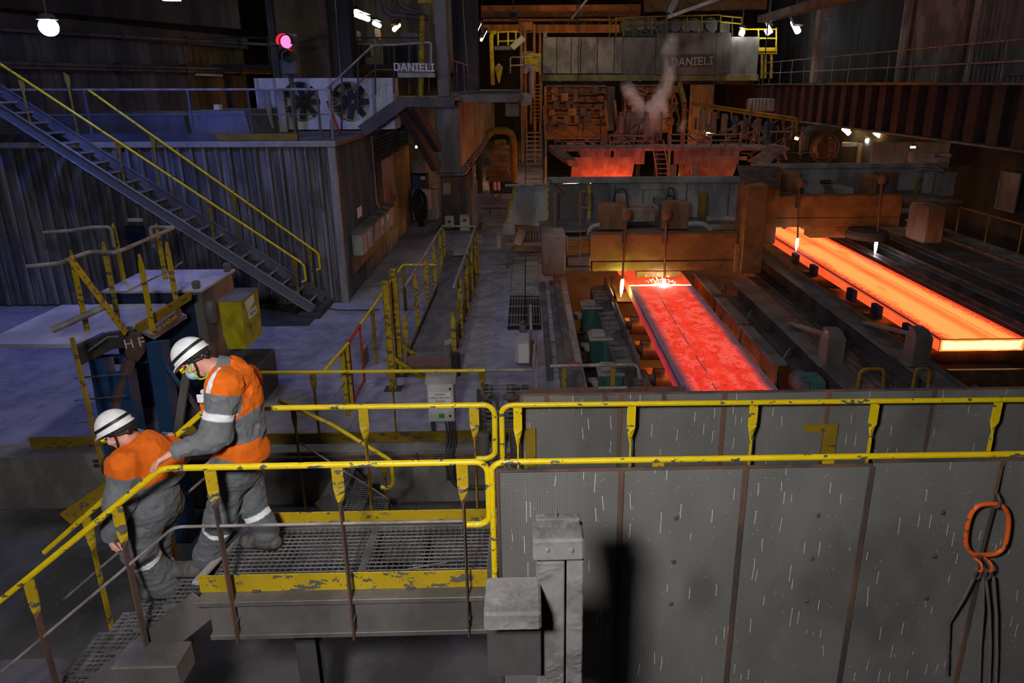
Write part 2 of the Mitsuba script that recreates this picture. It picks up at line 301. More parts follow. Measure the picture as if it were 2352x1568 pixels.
def twist_post(parent, x, y, z0, z1, mat, w=.075, h=.17, name='post', dirx=(1, 0, 0), blade=None):
    """flat bar: a broad paddle under the handrail, twisted on edge below it"""
    dx = V(*dirx); dy = np.cross([0, 0, 1], dx); t = .006
    st = [(z1, w, 0), (z1 - h, w, 0), (z1 - h - .05, w * .8, .5), (z1 - h - .10, w * .62, 1.0), (z1 - h - .14, w * .6, 1.45), (z0, w * .6, 1.45)]
    Vv, f = [], []
    for i, (z, ww, a) in enumerate(st):
        c, s_ = math.cos(a), math.sin(a); ex, ey = dx * c + dy * s_, -dx * s_ + dy * c
        for q, r in ((-1, -1), (1, -1), (1, 1), (-1, 1)): Vv.append(V(x, y, z) + ex * q * ww / 2 + ey * r * t)
    for k in range(len(st) - 1):
        for i in range(4):
            a, b = k * 4 + i, k * 4 + (i + 1) % 4; f += [[a, a + 4, b], [b, a + 4, b + 4]]
    n = (len(st) - 1) * 4; f += [[0, 1, 2], [0, 2, 3], [n, n + 2, n + 1], [n, n + 3, n + 2]]
    f = np.array(f); pad = f[(f.min(1) < 8) | (f.max(1) < 12)]; pad = np.array([q for q in f if max(q) < 16]); bl = np.array([q for q in f if max(q) >= 16])
    for nm, ff, mm in ((name, bl, blade or mat), ('paddle', pad, mat)):
        m = trimesh.Trimesh(Vv, ff, process=False); m.remove_unreferenced_vertices(); put(nm, m, mm, parent)
RN, RF = 4.10, 4.98
# near railing, left of the gap: down the stairs, along the walkway, end loop
r1 = thing('walkway_railing', 'bright yellow near handrail running down the stairs past the workers', 'railing')
put('handrail', G().tube([(-3.9, RN, -.19), (-2.41, RN, 1.0), (-.335, RN, 1.01), (-.285, RN, .955), (-.285, RN, .57), (-.335, RN, .53), (-.44, RN, .53)], .0215, 14, .06), 'yellow', r1, smooth=40)
put('mid_rail', G().tube([(-3.9, RN, -.70), (-2.40, RN, .555), (-.45, RN, .56)], .011, 10, .06), 'rail_grey', r1, smooth=40)
for x, m in ((-2.10, 'yellow_worn'), (-1.275, 'yellow_worn'), (-.455, 'yellow_worn')): twist_post(r1, x, RN, -.40, 1.0, m, blade='rust_frame')
for x in (-2.75, -3.45): twist_post(r1, x, RN, -1.2 - (x + 2.75) * -.8, .99 + (x + 2.41) * .8, 'yellow_worn', blade='rust_frame')
for x in (-2.1, -1.275, -.455): put('post_bolt', G().rod((x + .0, RN - .01, -.24), (x, RN + .05, -.24), .014, 6), 'steel', r1)
# far railing, left
r2 = thing('walkway_railing', 'yellow far handrail of the walkway behind the upper worker', 'railing')
put('handrail', G().tube([(-4.0, RF, -.27), (-2.50, RF, 1.0), (-.33, RF, 1.0), (-.28, RF, .945), (-.285, RF, .57), (-.335, RF, .53), (-.44, RF, .53)], .0215, 14, .06), 'yellow', r2, smooth=40)
put('mid_rail', G().tube([(-4.0, RF, -.79), (-2.48, RF, .5), (-.45, RF, .5)], .011, 10, .06), 'rail_grey', r2, smooth=40)
for x in (-2.2, -1.30, -.44): twist_post(r2, x, RF, -.40, 1.0, 'yellow_worn', blade='yellow_dull')
for x in (-2.95, -3.6): twist_post(r2, x, RF, -1.3, .985 + (x + 2.5) * .845, 'yellow_worn')
# right of the gap: both handrails carry heat shields
r3 = thing('walkway_railing', 'yellow near handrail along the top of the front shield panels', 'railing')
put('handrail', G().tube([(-.26, RN, -.3), (-.26, RN, .965), (-.205, RN, 1.005), (4.6, RN, 1.0)], .0205, 14, .06), 'yellow', r3, smooth=40)
for x in (.85, 2.0, 3.2, 4.3): twist_post(r3, x, RN + .012, -.40, .99, 'yellow_worn')
r4 = thing('walkway_railing', 'darker yellow far handrail in front of the rear shield panels', 'railing')
put('handrail', G().tube([(-.225, RF, -.02), (-.225, RF, .955), (-.17, RF, .995), (4.9, RF, .975)], .021, 14, .06), 'yellow', r4, smooth=40)
for x in (-.10, .80, 1.775, 2.75, 3.75): twist_post(r4, x, RF + .02, -.05, .975, 'yellow', w=.068, h=.2)
# ---- shields
def shield(name, xs, Y, z0, ztops, label, bolts=None, brk=False):
    t = thing(name, label, 'heat shield')
    for i, (a, b) in enumerate(zip(xs, xs[1:])):
        zt = ztops[i]
        p = put('panel', G().box((a + .006, Y, z0), (b - .006, Y + .006, zt - .012), .001), 'perforated', t)
        put('top_edge', G().box((a, Y - .012, zt - .014), (b, Y + .014, zt), .003), 'rust_frame', p)
        if bolts:
            for bx in ((a + b) / 2 - .03 if i == 1 else (a + .27 if i == 0 else (a + b) / 2 + .1),):
                for bz in bolts: put('bolt', G().lathe([(0, .014), (.012, .012), (.017, .004), (.018, 0)], (bx, Y, bz), (0, -1, 0), 10), 'steel_dark', p, smooth=40)
    for i, x in enumerate(xs[1:-1]):
        put('joint_bar', G().box((x - .019, Y - .012, z0), (x + .019, Y - .001, ztops[i] - .014), .003), 'rust_frame', t)
    put('joint_bar', G().box((xs[0] - .004, Y - .012, z0), (xs[0] + .02, Y + .012, ztops[0] - .005), .003), 'rust_frame', t)
    return t
x = [at(u, 1085, 4.03)[0] for u in (1140, 1427, 1712, 2001, 2298, 2600)]
sh1 = shield('heat_shield', x, 4.03, -2.2, (.985, .985, .985, 1.01, 1.01), 'large grey perforated shield panels along the front of the walkway', (.60, .25, -.10))
x = [at(u, 1000, 5.17)[0] for u in (1196, 1422, 1657, 1892, 2128, 2420, 2640)]
sh2 = shield('heat_shield', x, 5.17, -1.6, (1.0,) * 6, 'rear row of grey perforated shield panels behind the far handrail')
for u in (1255, 1390, 1525): 
    p = at(u, 915, 5.17); put('hanger_bracket', G().prism([p + V(-.02, -.02, -.02), p + V(.03, -.02, -.02), p + V(.0, -.02, .055), p + V(-.02, -.02, .055)], (0, .012, 0)), 'rust_frame', sh2)
for (a, b, c) in ((1196, 1230, 1215), (1850, 1928, 1903)):
    x0, x1 = at(a, 980, 5.12)[0], at(b, 980, 5.12)[0]; xb = at(c - 8, 1000, 5.12)[0]
    put('latch_frame', G().prism([(x0, 5.14, .70), (x1, 5.14, .70), (x1, 5.14, .33), (xb, 5.14, .33), (xb, 5.14, .63), (x0, 5.14, .63)], (0, .012, 0)), 'yellow_dull', sh2)
# ---- stairs at the left end
st = thing('stair', 'steel stairs with grating treads that the two workers descend', 'stair')
for k in range(5):
    x1 = -2.43 - k * .245; z = -.2 * (k + 1)
    grate(st, x1 - .24, x1 + .02, 4.24, 4.88, z, name='tread')
for y, in ((4.19,), (4.93,)):
    put('stringer', G().bar((-2.33, y, -.14), (-4.2, y, -1.72), .012, .24), 'steel', st)
put('landing_plate', G().box((-4.7, 4.0, -1.5), (-3.68, 5.1, -1.46), .005), 'steel', st); put('side_block', G().box((-2.9, 3.9, -.62), (-2.45, 4.14, -.42), .01), 'steel', st)
# yellow sloping strip behind the stairs
a, b = at(450, 985, 5.6), at(150, 1192, 5.6)
put('toe_strip', G().bar(a, b, .012, .14), 'yellow_dull', None, 'sloping yellow strip board behind the far stair handrail', 'board')
# ---- dusty post in front of the shield
sp = thing('support_post', 'dust-covered steel post with a bolted head standing in front of the shield panels', 'post')
Y = 2.75
def px(u, v, yy=Y): return at(u, v, yy)
g = G(); pbox(g, 1231, 1192, 1333, 1238, Y + .08, .05, .006); put('head_plate', g, 'dusty', sp, smooth=30)
g = G(); pbox(g, 1224, 1240, 1343, 1290, Y - .02, .16, .012)
q = put('head_block', g, 'dusty', sp, smooth=30)
for u in (1257, 1312): put('bolt_head', G().lathe([(0, .012), (.008, .011), (.0125, .004), (.0125, 0)], px(u, 1262, Y - .02), (0, -1, 0), 12), 'dusty', q, smooth=40)
put('pin', G().rod(px(1279, 1195, Y + .1), px(1277, 1170, Y + .1), .006, 8), 'dusty', sp)
g = G(); x0, x1, z0, z1 = prect(1232, 1292, 1297, 1400, Y); g.box((x0, Y, -.4), (x1, Y + .1, z1), .006); put('flange', g, 'dusty', sp, smooth=30)
g = G(); x0, x1, z0, z1 = prect(1302, 1292, 1341, 1400, Y); g.box((x0, Y + .02, -.4), (x1, Y + .1, z1), .006); put('flange', g, 'dusty', sp, smooth=30)
x0, x1, z0, z1 = prect(1290, 1292, 1306, 1400, Y); put('web', G().box((x0, Y + .05, -.4), (x1, Y + .07, z1 - .01), .002), 'steel_black', sp)
bm = thing('cross_beam', 'dust-covered horizontal beam butting against the left of the dusty post', 'beam')
g = G(); p = px(1232, 1347, 2.72); a = px(1130, 1347, 2.72); g.box((a[0] - .03, 2.55, p[2] - .1), (p[0] + .02, 2.80, p[2] + .0), .012); put('flange', g, 'dusty', bm, smooth=30)
put('web', G().box((a[0] - .03, 2.7, p[2] - .5), (p[0] + .02, 2.73, p[2] - .1), .003), 'steel_dark', bm)
# ---- orange lifting ring
lr = thing('lifting_ring', 'orange oval lifting ring hanging on the front shield panels with wire slings below', 'lifting ring')
c0 = at(2268, 1216, 3.93); w2, h2 = .145, .20
path = []
for k in range(40):
    a = k / 40 * 2 * math.pi; cx_, sz_ = math.cos(a), math.sin(a); e = .62
    path.append(c0 + V(math.copysign(abs(cx_) ** e, cx_) * w2 * (.98 - .06 * sz_), 0, math.copysign(abs(sz_) ** .8, sz_) * h2) + V(.02 * -sz_, 0, 0))
put('ring', G().tube(path, .0155, 12, closed=True), 'orange_paint', lr, smooth=True)
tp = at(2300, 1068, 3.99); p1 = at(2285, 1135, 3.95)
put('hook', G().bar(tp, p1 + V(0, .0, 0), .03, .008, (0, 1, 0)).tube([p1 + V(.01, -.0, .01), p1 + V(0, -.05, .0), p1 + V(0, -.06, -.06), p1 + V(0, -.02, -.085)], .009, 8, .03), 'rust_frame', lr)
put('hanging_strip', G().bar(p1 + V(.03, .02, 0), at(2250, 1285, 3.97), .03, .006, (0, 1, 0)), 'steel_dark', lr)
for u in (2247, 2270):
    c = at(u, 1298, 3.9); put('shackle', G().tube([c + V(-.015, .03, .035), c + V(-.005, -.03, .045), c + V(.01, -.035, -.03), c + V(.01, .02, -.05)], .009, 8, .03), 'orange_paint', lr)
    put('shackle', G().tube([c + V(.01 + .02 * math.cos(a), .0, -.075 + .035 * math.sin(a)) for a in np.linspace(0, 2 * math.pi, 14)[:-1]], .009, 8, closed=True), 'rust_frame', lr)
for (u0, v0, u1, v1) in ((2240, 1320, 2180, 1430), (2258, 1322, 2252, 1480), (2264, 1322, 2275, 1480), (2282, 1325, 2290, 1500)):
    put('wire_sling', G().tube([at(u0, v0, 3.92), at((u0 + u1) / 2 + 3, (v0 + v1) / 2, 3.93), at(u1, v1, 3.96), at(u1 - 4, v1 + 120, 3.97)], .010, 8), 'steel', lr, smooth=40)
put('loose_rod', G().rod(at(925, 1312, 4.29) + V(0, 0, .012), at(1028, 1293, 4.36) + V(0, 0, .012), .005, 8), 'galv', None, 'shiny thin steel rod lying on the walkway grating', 'rod')
# ---------------------------------------------------------------- floor edge, railings and ramp on the left floor
kb = thing('kerb', 'worn yellow edge strip along the front of the concrete floor', 'kerb')
put('edge_strip', G().box((-7, 8.94, -1.45), (.2, 8.975, -1.30), .004), 'yellow_dull', kb)
pp = thing('pipe_run', 'two thin dark pipes running under the yellow floor edge', 'pipes')
for z, r in ((-1.53, .022), (-1.60, .026)): put('pipe', G().rod((-6, 8.68, z), (.25, 8.68, z), r, 8), 'rust_frame', pp, smooth=40)
for x in (-4, -2.9, -1.6, -.5): put('clip', G().box((x, 8.65, -1.64), (x + .03, 8.74, -1.5), .003), 'steel_dark', pp)
dp = thing('drain_pipe', 'bent dark pipe on the concrete pit wall', 'pipe')
put('tube', G().tube([(-1.10, 8.60, -1.40), (-1.10, 8.60, -1.86), (-1.02, 8.6, -1.99), (-.7, 8.6, -2.0), (.2, 8.6, -2.0)], .035, 10, .1), 'steel_dark', dp, smooth=40)
r = thing('floor_railing', 'yellow railing along the floor edge behind the walkway', 'railing')
put('handrail', G().tube([(-4.3, 8.95, -.365), (-.62, 8.95, -.375)], .024, 12).tube([(-1.42, 8.95, -.375), (-1.4, 8.95, -.375)], .024, 12), 'yellow', r, smooth=40)
put('handrail', G().tube([(-.62, 8.95, -.375), (.05, 8.95, -.375), (.07, 8.95, .0)], .024, 12, .05), 'rail_grey', r, smooth=40)
put('mid_rail', G().rod((-4.3, 8.95, -.92), (-.62, 8.95, -.92), .006, 6), 'steel_dark', r)
for x in (-3.9, -2.98, -1.90, -.66): twist_post(r, x, 8.95, -1.42, -.385, 'yellow_dull', w=.085, h=.13)
# railing running back along the left of the ramp
g2 = thing('gate_railing', 'yellow railing with a red gate running back beside the ramp', 'railing')
A = [gz(745, 852, -.35), gz(799, 789, -.35), gz(828, 745, -.35), gz(925, 608, -.35), gz(1003, 608, -.35)]
put('handrail', G().tube([A[0], A[1]], .026, 12), 'yellow', g2, smooth=40)
put('handrail', G().tube(A[2:], .024, 12, .05), 'yellow', g2, smooth=40)
gate = put('gate', G().tube([A[1] + V(0, .04, 0), A[2] - V(0, .04, 0)], .024, 10).tube([A[2] - V(0, .06, 0), A[2] - V(0, .06, 1.0)], .02, 8).tube([A[1] + V(0, .06, 0), A[1] + V(0, .06, -1.0)], .016, 8).tube([A[2] - V(0, .06, .95), A[1] + V(0, .06, -.95)], .02, 8), 'red_paint', g2, smooth=40)
c = (A[1] + A[2]) / 2; put('gate_plate', G().box(c + V(.05, .2, -.68), c + V(.06, .55, -.38), .003), 'maroon', gate)
put('mid_rail', G().rod(A[0] - V(0, 0, .5), A[1] - V(0, 0, .5), .012, 8).rod(A[2] - V(0, 0, .45), A[3] - V(0, 0, .45), .012, 8).rod(A[3] - V(0, 0, .45), A[4] - V(0, 0, .45), .012, 8), 'rail_grey', g2)
for q, d in ((A[1] - V(.0, .1, 0), 0), (A[0] + (A[1] - A[0]) * .72, 0), (A[2] + (A[3] - A[2]) * .22, 1), (A[2] + (A[3] - A[2]) * .6, 1), (A[3], 1)):
    put('post', G().box(q + V(-.035, -.01, ZF - q[2]), q + V(.035, .01, -.01), .003), 'yellow_dull' if d else 'yellow_worn', g2)
for (u0, v0, u1, v1, yb, lab) in ((869, 645, 901, 893, None, 'tall yellow steel post with a bracing strut'), (893, 617, 918, 860, None, 'tall yellow steel post further back beside the ramp')):
    b = gz(u1, v1, ZF); top = at(u0, v0, b[1]); t = thing('guard_post', lab, 'post')
    g = G().box((b[0] - .035, b[1] - .06, ZF), (b[0] - .025, b[1] + .06, top[2]), .002).box((b[0] + .06, b[1] - .06, ZF), (b[0] + .07, b[1] + .06, top[2]), .002).box((b[0] - .03, b[1] - .006, ZF), (b[0] + .065, b[1] + .006, top[2]), .002)
    put('post', g, 'yellow_worn', t)
    put('strut', G().bar(b + V(.05, 0, .55), b + V(.62, .15, .02), .07, .012, (0, 1, 0)), 'yellow_worn', t)
    put('foot_plate', G().box(b + V(-.12, -.12, 0), b + V(.16, .12, .012), .002), 'steel_dark', t)
# ramp
rp = thing('ramp', 'grating gangway with yellow railings standing on low feet', 'gangway')
grate(rp, -2.07, -1.37, 11.25, 15.3, -1.06, pitch=.05)
put('end_beam', G().box((-2.1, 11.2, -1.25), (-1.34, 11.24, -1.05), .004), 'maroon', rp)
put('end_flange', G().box((-2.12, 11.17, -1.31), (-1.33, 11.26, -1.25), .004), 'steel', rp)
for x in (-2.1, -1.36): put('side_beam', G().box((x - .01, 11.2, -1.24), (x + .02, 17.3, -.98), .004), 'rust_frame', rp)
put('foot_block', G().box((-1.98, 11.3, ZF), (-1.50, 11.6, -1.31), .02), 'steel_dark', rp)
for y in (12.5, 14, 15.5, 17): 
    for x in (-2.06, -1.42): put('foot', G().box((x, y, ZF), (x + .06, y + .06, -1.2), .003), 'steel_dark', rp)
put('foot_pipe', G().rod((-1.27, 11.2, -1.38), (-1.27, 11.2, -1.0), .075, 12), 'steel_black', rp)
put('sloping_plate', G().prism([(-2.1, 15.3, -1.055), (-1.36, 15.3, -1.055), (-1.36, 17.4, -.62), (-2.1, 17.4, -.62)], (0, 0, -.012)), 'steel', rp)
put('rag', G().prism([(-1.53, 11.72, -1.055), (-1.40, 11.80, -1.055), (-1.42, 12.08, -1.055), (-1.54, 11.95, -1.055)], (0, 0, .012)), 'steel_pale', rp)
put('paper_sheet', G().prism([(-1.9, 17.0, -.66), (-1.45, 17.0, -.66), (-1.42, 17.3, -.6), (-1.85, 17.3, -.6)], (0, 0, .01)), 'steel_pale', rp)
zt = .03
for sx, pts in ((-2.13, [(-2.16, 11.82, zt), (-2.14, 17.3, zt)]), (-1.31, [(-1.31, 11.75, zt), (-1.31, 17.2, zt), (-2.12, 17.3, zt)])):
    put('handrail', G().tube(pts, .024, 12, .04), 'rail_grey', rp, smooth=40)
    put('mid_rail', G().rod((sx, 11.6, -.47), (sx, 17.25, -.47), .012, 8), 'yellow_dull', rp)
    for y in (11.4, 12.7, 14.1, 15.4, 16.6, 17.3): 
        z1 = zt if y > 11.8 else zt - .35
        put('post', G().prism([(sx - .038, y, -1.3), (sx + .038, y, -1.3), (sx + .038, y, z1 - .16), (sx, y, z1), (sx - .038, y, z1 - .16)], (0, .012, 0)), 'yellow_worn', rp)
# electric cabinet
eb = thing('electric_cabinet', 'light grey electric cabinet with a white name plate standing at the floor edge', 'electric cabinet')
x0, x1, z0, z1 = prect(982, 881, 1043, 968, 8.85)
bd = put('body', G().box((x0, 8.86, z0), (x1, 9.08, z1), .012), 'white_dirty', eb, smooth=30)
dr_ = put('door', G().box((x0 + .004, 8.845, z0 + .004), (x1 - .004, 8.86, z1 - .004), .004), 'white', eb, smooth=30)
put('rain_hood', G().prism([(x0 - .02, 8.83, z1), (x0 - .02, 9.1, z1), (x0 - .02, 9.1, z1 + .10), (x0 - .02, 8.95, z1 + .09)], (x1 - x0 + .05, 0, 0)), 'steel_pale', eb)
nx0, nx1, nz0, nz1 = prect(986, 901, 1036, 936, 8.84)
npl = put('name_plate', G().box((nx0, 8.838, nz0), (nx1, 8.845, nz1), .001), 'sign_white', dr_)
for s, zz, hh in (('COFFRET', nz1 - .044, .024), ('CIRCUIT PILOTAGE', nz1 - .092, .022), ('ECLUSE', nz1 - .142, .024)):
    m = txt(s, hh, ((nx0 + nx1) / 2, 8.8375, zz), (1, 0, 0), (0, 0, 1), .001, True); w_ = np.ptp(m.vertices[:, 0])
    if w_ > (nx1 - nx0) * .92: m.vertices[:, 0] = (nx0 + nx1) / 2 + (m.vertices[:, 0] - (nx0 + nx1) / 2) * (nx1 - nx0) * .92 / w_
    put('lettering', m, 'letter_black', dr_)
for v in (893, 955): 
    p = at(1034, v, 8.84); put('lock', G().box(p + V(-.016, -.006, -.016), p + V(.016, .004, .016), .003).rod(p + V(0, -.012, 0), p + V(0, 0, 0), .008, 8), 'steel_black', dr_)
a, b, c, d = prect(1008, 950, 1021, 960, 8.84); put('green_sticker', G().box((a, 8.84, c), (b, 8.846, d), .001), 'green', dr_)
for u in (992, 997): p = at(u, 970, 8.95); put('leg', G().box((p[0] - .015, 8.95, -1.42), (p[0] + .015, 8.98, z0), .002), 'steel_dark', eb)
for u, r_ in ((1024, .014), (1031, .018), (1038, .02), (1044, .012)):
    p = at(u, 970, 8.93); put('conduit', G().tube([(p[0], 8.93, z0), (p[0] + .01, 8.93, -1.25), (p[0] + .02, 8.88, -1.38), (p[0] + .01, 8.66, -1.5), (p[0] + .02, 8.64, -1.9)], r_, 8, .06), 'steel_dark', eb, smooth=40)
put('green_tag', G().box(at(988, 988, 8.9), at(993, 998, 8.9) + V(0, .01, 0), .001), 'green', eb)
# small stair down into the pit
ps = thing('pit_stair', 'small grating stair leading down into the pit', 'stair')
s0, s1 = V(-2.45, 7.5, -1.15), V(-1.60, 7.5, -2.25)
for y in (7.15, 7.95): put('stringer', G().bar((-2.45, y, -1.2), (-1.62, y, -2.22), .012, .2), 'steel_dark', ps)
for k in range(5): 
    x = -2.45 + k * .2; z = -1.22 - k * .235; grate(ps, x, x + .23, 7.17, 7.93, z, pitch=.045, name='tread')
put('handrail', G().tube([(-2.75, 7.05, .10), (-2.2, 7.05, -.2), (-1.58, 7.05, -.66), (-1.57, 7.05, -.95), (-1.63, 7.05, -1.02), (-1.72, 7.05, -1.0)], .022, 12, .04), 'yellow', ps, smooth=40)
put('mid_rail', G().rod((-2.6, 7.05, -.4), (-1.65, 7.05, -1.15), .01, 8), 'rail_grey', ps)
for x in (-2.6, -1.66): twist_post(ps, x, 7.05, -2.28 if x > -2 else -1.6, .05 - (x + 2.6) * .72 - .06, 'yellow_dull', w=.06, h=.09)
# ---------------------------------------------------------------- machine block, yellow box, operating stand on blue legs
mb = thing('machine_housing', 'tall grey and blue machine housing with a lavender top below the long stair', 'machine')
put('body', G().box((-6.25, 10.1, ZF), (-4.87, 11.25, .46), .015), 'steel', mb)
put('top_plate', G().box((-6.3, 10.06, .46), (-4.83, 11.3, .50), .006), 'lav_plate', mb)
put('front_panel', G().box((-6.22, 10.085, ZF + .02), (-5.0, 10.1, .44), .003), 'blue_dark', mb)
put('lug', G().box((-5.0, 10.1, .5), (-4.9, 10.2, .62), .02), 'steel', mb)
put('lug', G().box((-4.95, 11.1, .5), (-4.85, 11.2, .64), .02), 'steel', mb)
put('base_block', G().box((-4.87, 10.2, ZF), (-4.2, 10.9, -.75), .02), 'steel_dark', mb)
sirn = thing('signal_horn', 'grey ribbed dome housing on the left of the yellow box', 'horn')
put('dome', G().lathe([(.001, .13), (.05, .12), (.085, .07), (.09, 0), (.09, -.17), (.075, -.2), (.001, -.2)], (-4.72, 10.0, .22), (0, 0, 1), 18), 'steel', sirn, smooth=40)
yb = thing('switch_box', 'yellow steel switch box with white labels on the machine housing', 'switch box')
g = G().prism([(-4.60, 10.02, .33), (-4.27, 10.02, .33), (-4.29, 10.02, -.42), (-4.56, 10.02, -.42), (-4.60, 10.02, -.2)], (0, .68, 0)); put('body', g, 'box_yellow', yb)
put('lid', G().box((-4.62, 10.0, .33), (-4.255, 10.72, .345), .004), 'steel', yb)
put('label', G().prism([(-4.272, 10.16, .28), (-4.272, 10.5, .30), (-4.272, 10.5, .18), (-4.272, 10.2, .10)], (.004, 0, 0)), 'sign_white', yb)
lb = put('label', G().box((-4.273, 10.22, -.02), (-4.268, 10.56, .10), .001), 'sign_white', yb)
put('lettering', txt('4 8 7 4', .05, (-4.2665, 10.39, .015), (0, 1, 0), (0, 0, 1), .001, True), 'letter_black', lb)
put('padlock', G().cbox((-4.25, 10.16, -.1), (.03, .06, .08), .01), 'steel', yb)
# operating stand
os_ = thing('operating_stand', 'dark steel stand on blue legs with yellow posts and grey handrails', 'platform')
zd = .30
put('deck', G().prism([(-6.9, 8.4, zd), (-5.74, 8.36, zd), (-5.36, 9.05, zd), (-4.85, 8.62, zd), (-4.83, 9.5, zd), (-5.4, 10.05, zd), (-6.9, 10.05, zd)], (0, 0, -.05)), 'lav_plate', os_)
put('fascia', G().prism([at(310, 745, 8.75), at(428, 672, 9.3), at(428, 690, 9.3), at(310, 768, 8.75)], (.05, .05, 0)), 'yellow_dull', os_)
sgn = put('sign_board', G().prism([at(352, 752, 8.7), at(409, 713, 8.95), at(409, 737, 8.95), at(356, 774, 8.7)], (.03, .04, 0)), 'maroon', os_)
c0_, c1_ = at(357, 762, 8.68), at(406, 726, 8.93); d_ = nrm(c1_ - c0_); 
put('lettering', txt('oté kabel', .062, (c0_ + c1_) / 2 - V(0, .012, .02), d_, np.cross(nrm(np.cross(d_, (0, 0, 1))), d_), .003), 'letter_yellow', sgn)
oc = []
for k in range(8): oc.append(at(308 + 23 * math.cos(k * math.pi / 4 + .4), 798 + 34 * math.sin(k * math.pi / 4 + .4), 8.5))
hp = put('marker_plate', G().prism(oc, (0, .05, 0)), 'maroon', os_)
put('lettering', txt('H F', .12, at(312, 792, 8.48) - V(0, 0, .03), (.97, .2, .1), (-.1, 0, 1), .004), 'letter_pale', hp)
put('brace', G().bar(at(297, 828, 8.5), at(262, 940, 8.3), .16, .1), 'maroon', os_)
put('beam', G().bar(at(175, 818, 8.2), at(248, 782, 8.6), .08, .24).bar(at(248, 782, 8.6), at(312, 775, 8.6), .08, .22), 'steel_dark', os_)
for (a, b, w0, w1) in (((362, 783), (395, 1010), .16, .14), ((232, 822), (250, 950), .22, .22), ((285, 850), (300, 960), .2, .2)):
    a, b = at(*a, 8.5), at(*b, 8.2); b[2] = min(b[2], -1.2); b = b + (b - a) * (ZP - b[2]) / (b[2] - a[2])
    put('leg', G().bar(a, b, .20, .20, (0, 1, 0)), 'blue', os_)
put('tie_beam', G().bar(at(225, 826, 9.2), at(340, 822, 9.2), .1, .12), 'blue', os_)
a, b = at(378, 838, 8.4), at(425, 900, 8.2); put('brace', G().bar(a, b, .05, .05), 'blue', os_)
put('gusset', G().prism([at(414, 885, 8.15), at(436, 880, 8.15), at(437, 906, 8.15), at(418, 918, 8.15)], (0, .02, 0)), 'blue', os_)
put('strut', G().bar(at(429, 855, 8.1), at(407, 1000, 7.6), .09, .05).bar(at(430, 905, 8.1), at(462, 950, 8.1), .05, .04), 'steel', os_)
zr = 1.4
rail = [gz(140, 604, zr), gz(165, 592, zr), gz(207, 578, zr), gz(267, 580, zr), gz(401, 522, zr), gz(344, 521, zr)]
put('handrail', G().tube([gz(60, 612, zr)] + rail + [gz(344, 521, zr) - V(0, 0, .3)], .024, 12, .06), 'rail_grey', os_, smooth=40)
railb = [gz(100, 534, zr), gz(165, 529, zr), gz(207, 522, zr), gz(254, 521, zr)]
put('handrail', G().tube(railb + [railb[-1] - V(0, 0, .3)], .024, 12, .06), 'rail_grey', os_, smooth=40)
put('mid_rail', G().tube([gz(226, 672, .85), gz(289, 670, .85), gz(395, 618, .85), gz(417, 602, .85)], .012, 8), 'rail_grey', os_)
for (u0, v0, u1, v1) in ((310, 567, 353, 771), (382, 545, 411, 730), (233, 586, 270, 730), (254, 522, 288, 669), (347, 522, 385, 670), (180, 588, 200, 760)):
    b = gz(u1, v1, zd); a = V(b[0], b[1], zr); 
    put('post', G().prism([b + V(-.035, 0, 0), b + V(.035, 0, 0), a + V(.035, 0, -.18), a + V(.012, 0, -.02), a + V(-.012, 0, -.02), a + V(-.035, 0, -.18)], (0, .012, 0)), 'yellow_worn', os_)
put('brace', G().bar(at(160, 592, 8.0), at(290, 765, 8.4), .02, .10, (0, 1, 0)), 'yellow_worn', os_)
put('brace', G().tube([at(120, 758, 8.0), at(241, 704, 8.3)], .04, 10), 'rail_grey', os_, smooth=40)
put('lower_rail', G().tube([at(203, 806, 8.1), at(248, 774, 8.5), at(273, 773, 8.5)], .015, 8), 'galv', os_)
gp = thing('leaning_post', 'long yellow steel post standing in the pit below the stand', 'post')
put('post', G().bar(at(165, 775, 7.2), at(250, 1130, 6.6), .05, .02, (0, 1, 0)), 'yellow_dull', gp)
for k in range(4): put('chain_rail', G().tube([at(170, 868 + k * 52, 7.5), at(290, 872 + k * 50 - 14, 7.6)], .008, 6), 'steel_dark', gp)
# ---------------------------------------------------------------- long stair to the roof
ls = thing('long_stair', 'long steel stair with yellow handrails in front of the clad building', 'stair')
n0, n1 = at(705, 690, 14.5), at(165, 345, 14.5); sl = (n1[2] - n0[2]) / (n1[0] - n0[0])
def sz(x): return n0[2] + (x - n0[0]) * sl
for y in (14.5, 15.33):
    put('stringer', G().bar((-4.66, y, sz(-4.66) - .12), (-11.2, y, sz(-11.2) - .12), .012, .24).bar((-4.66, y, sz(-4.66)), (-11.2, y, sz(-11.2)), .07, .012).bar((-4.66, y, sz(-4.66) - .24), (-11.2, y, sz(-11.2) - .24), .07, .012), 'galv' if y < 15 else 'steel', ls)
for k in range(24):
    x = -4.80 - k * .272
    put('tread', G().box((x - .27, 14.51, sz(x) - .155), (x, 15.32, sz(x) - .125), .003), 'steel_dark', ls)
    put('nosing', G().box((x - .02, 14.51, sz(x) - .155), (x + .012, 15.32, sz(x) - .115), .003), 'steel_pale', ls)
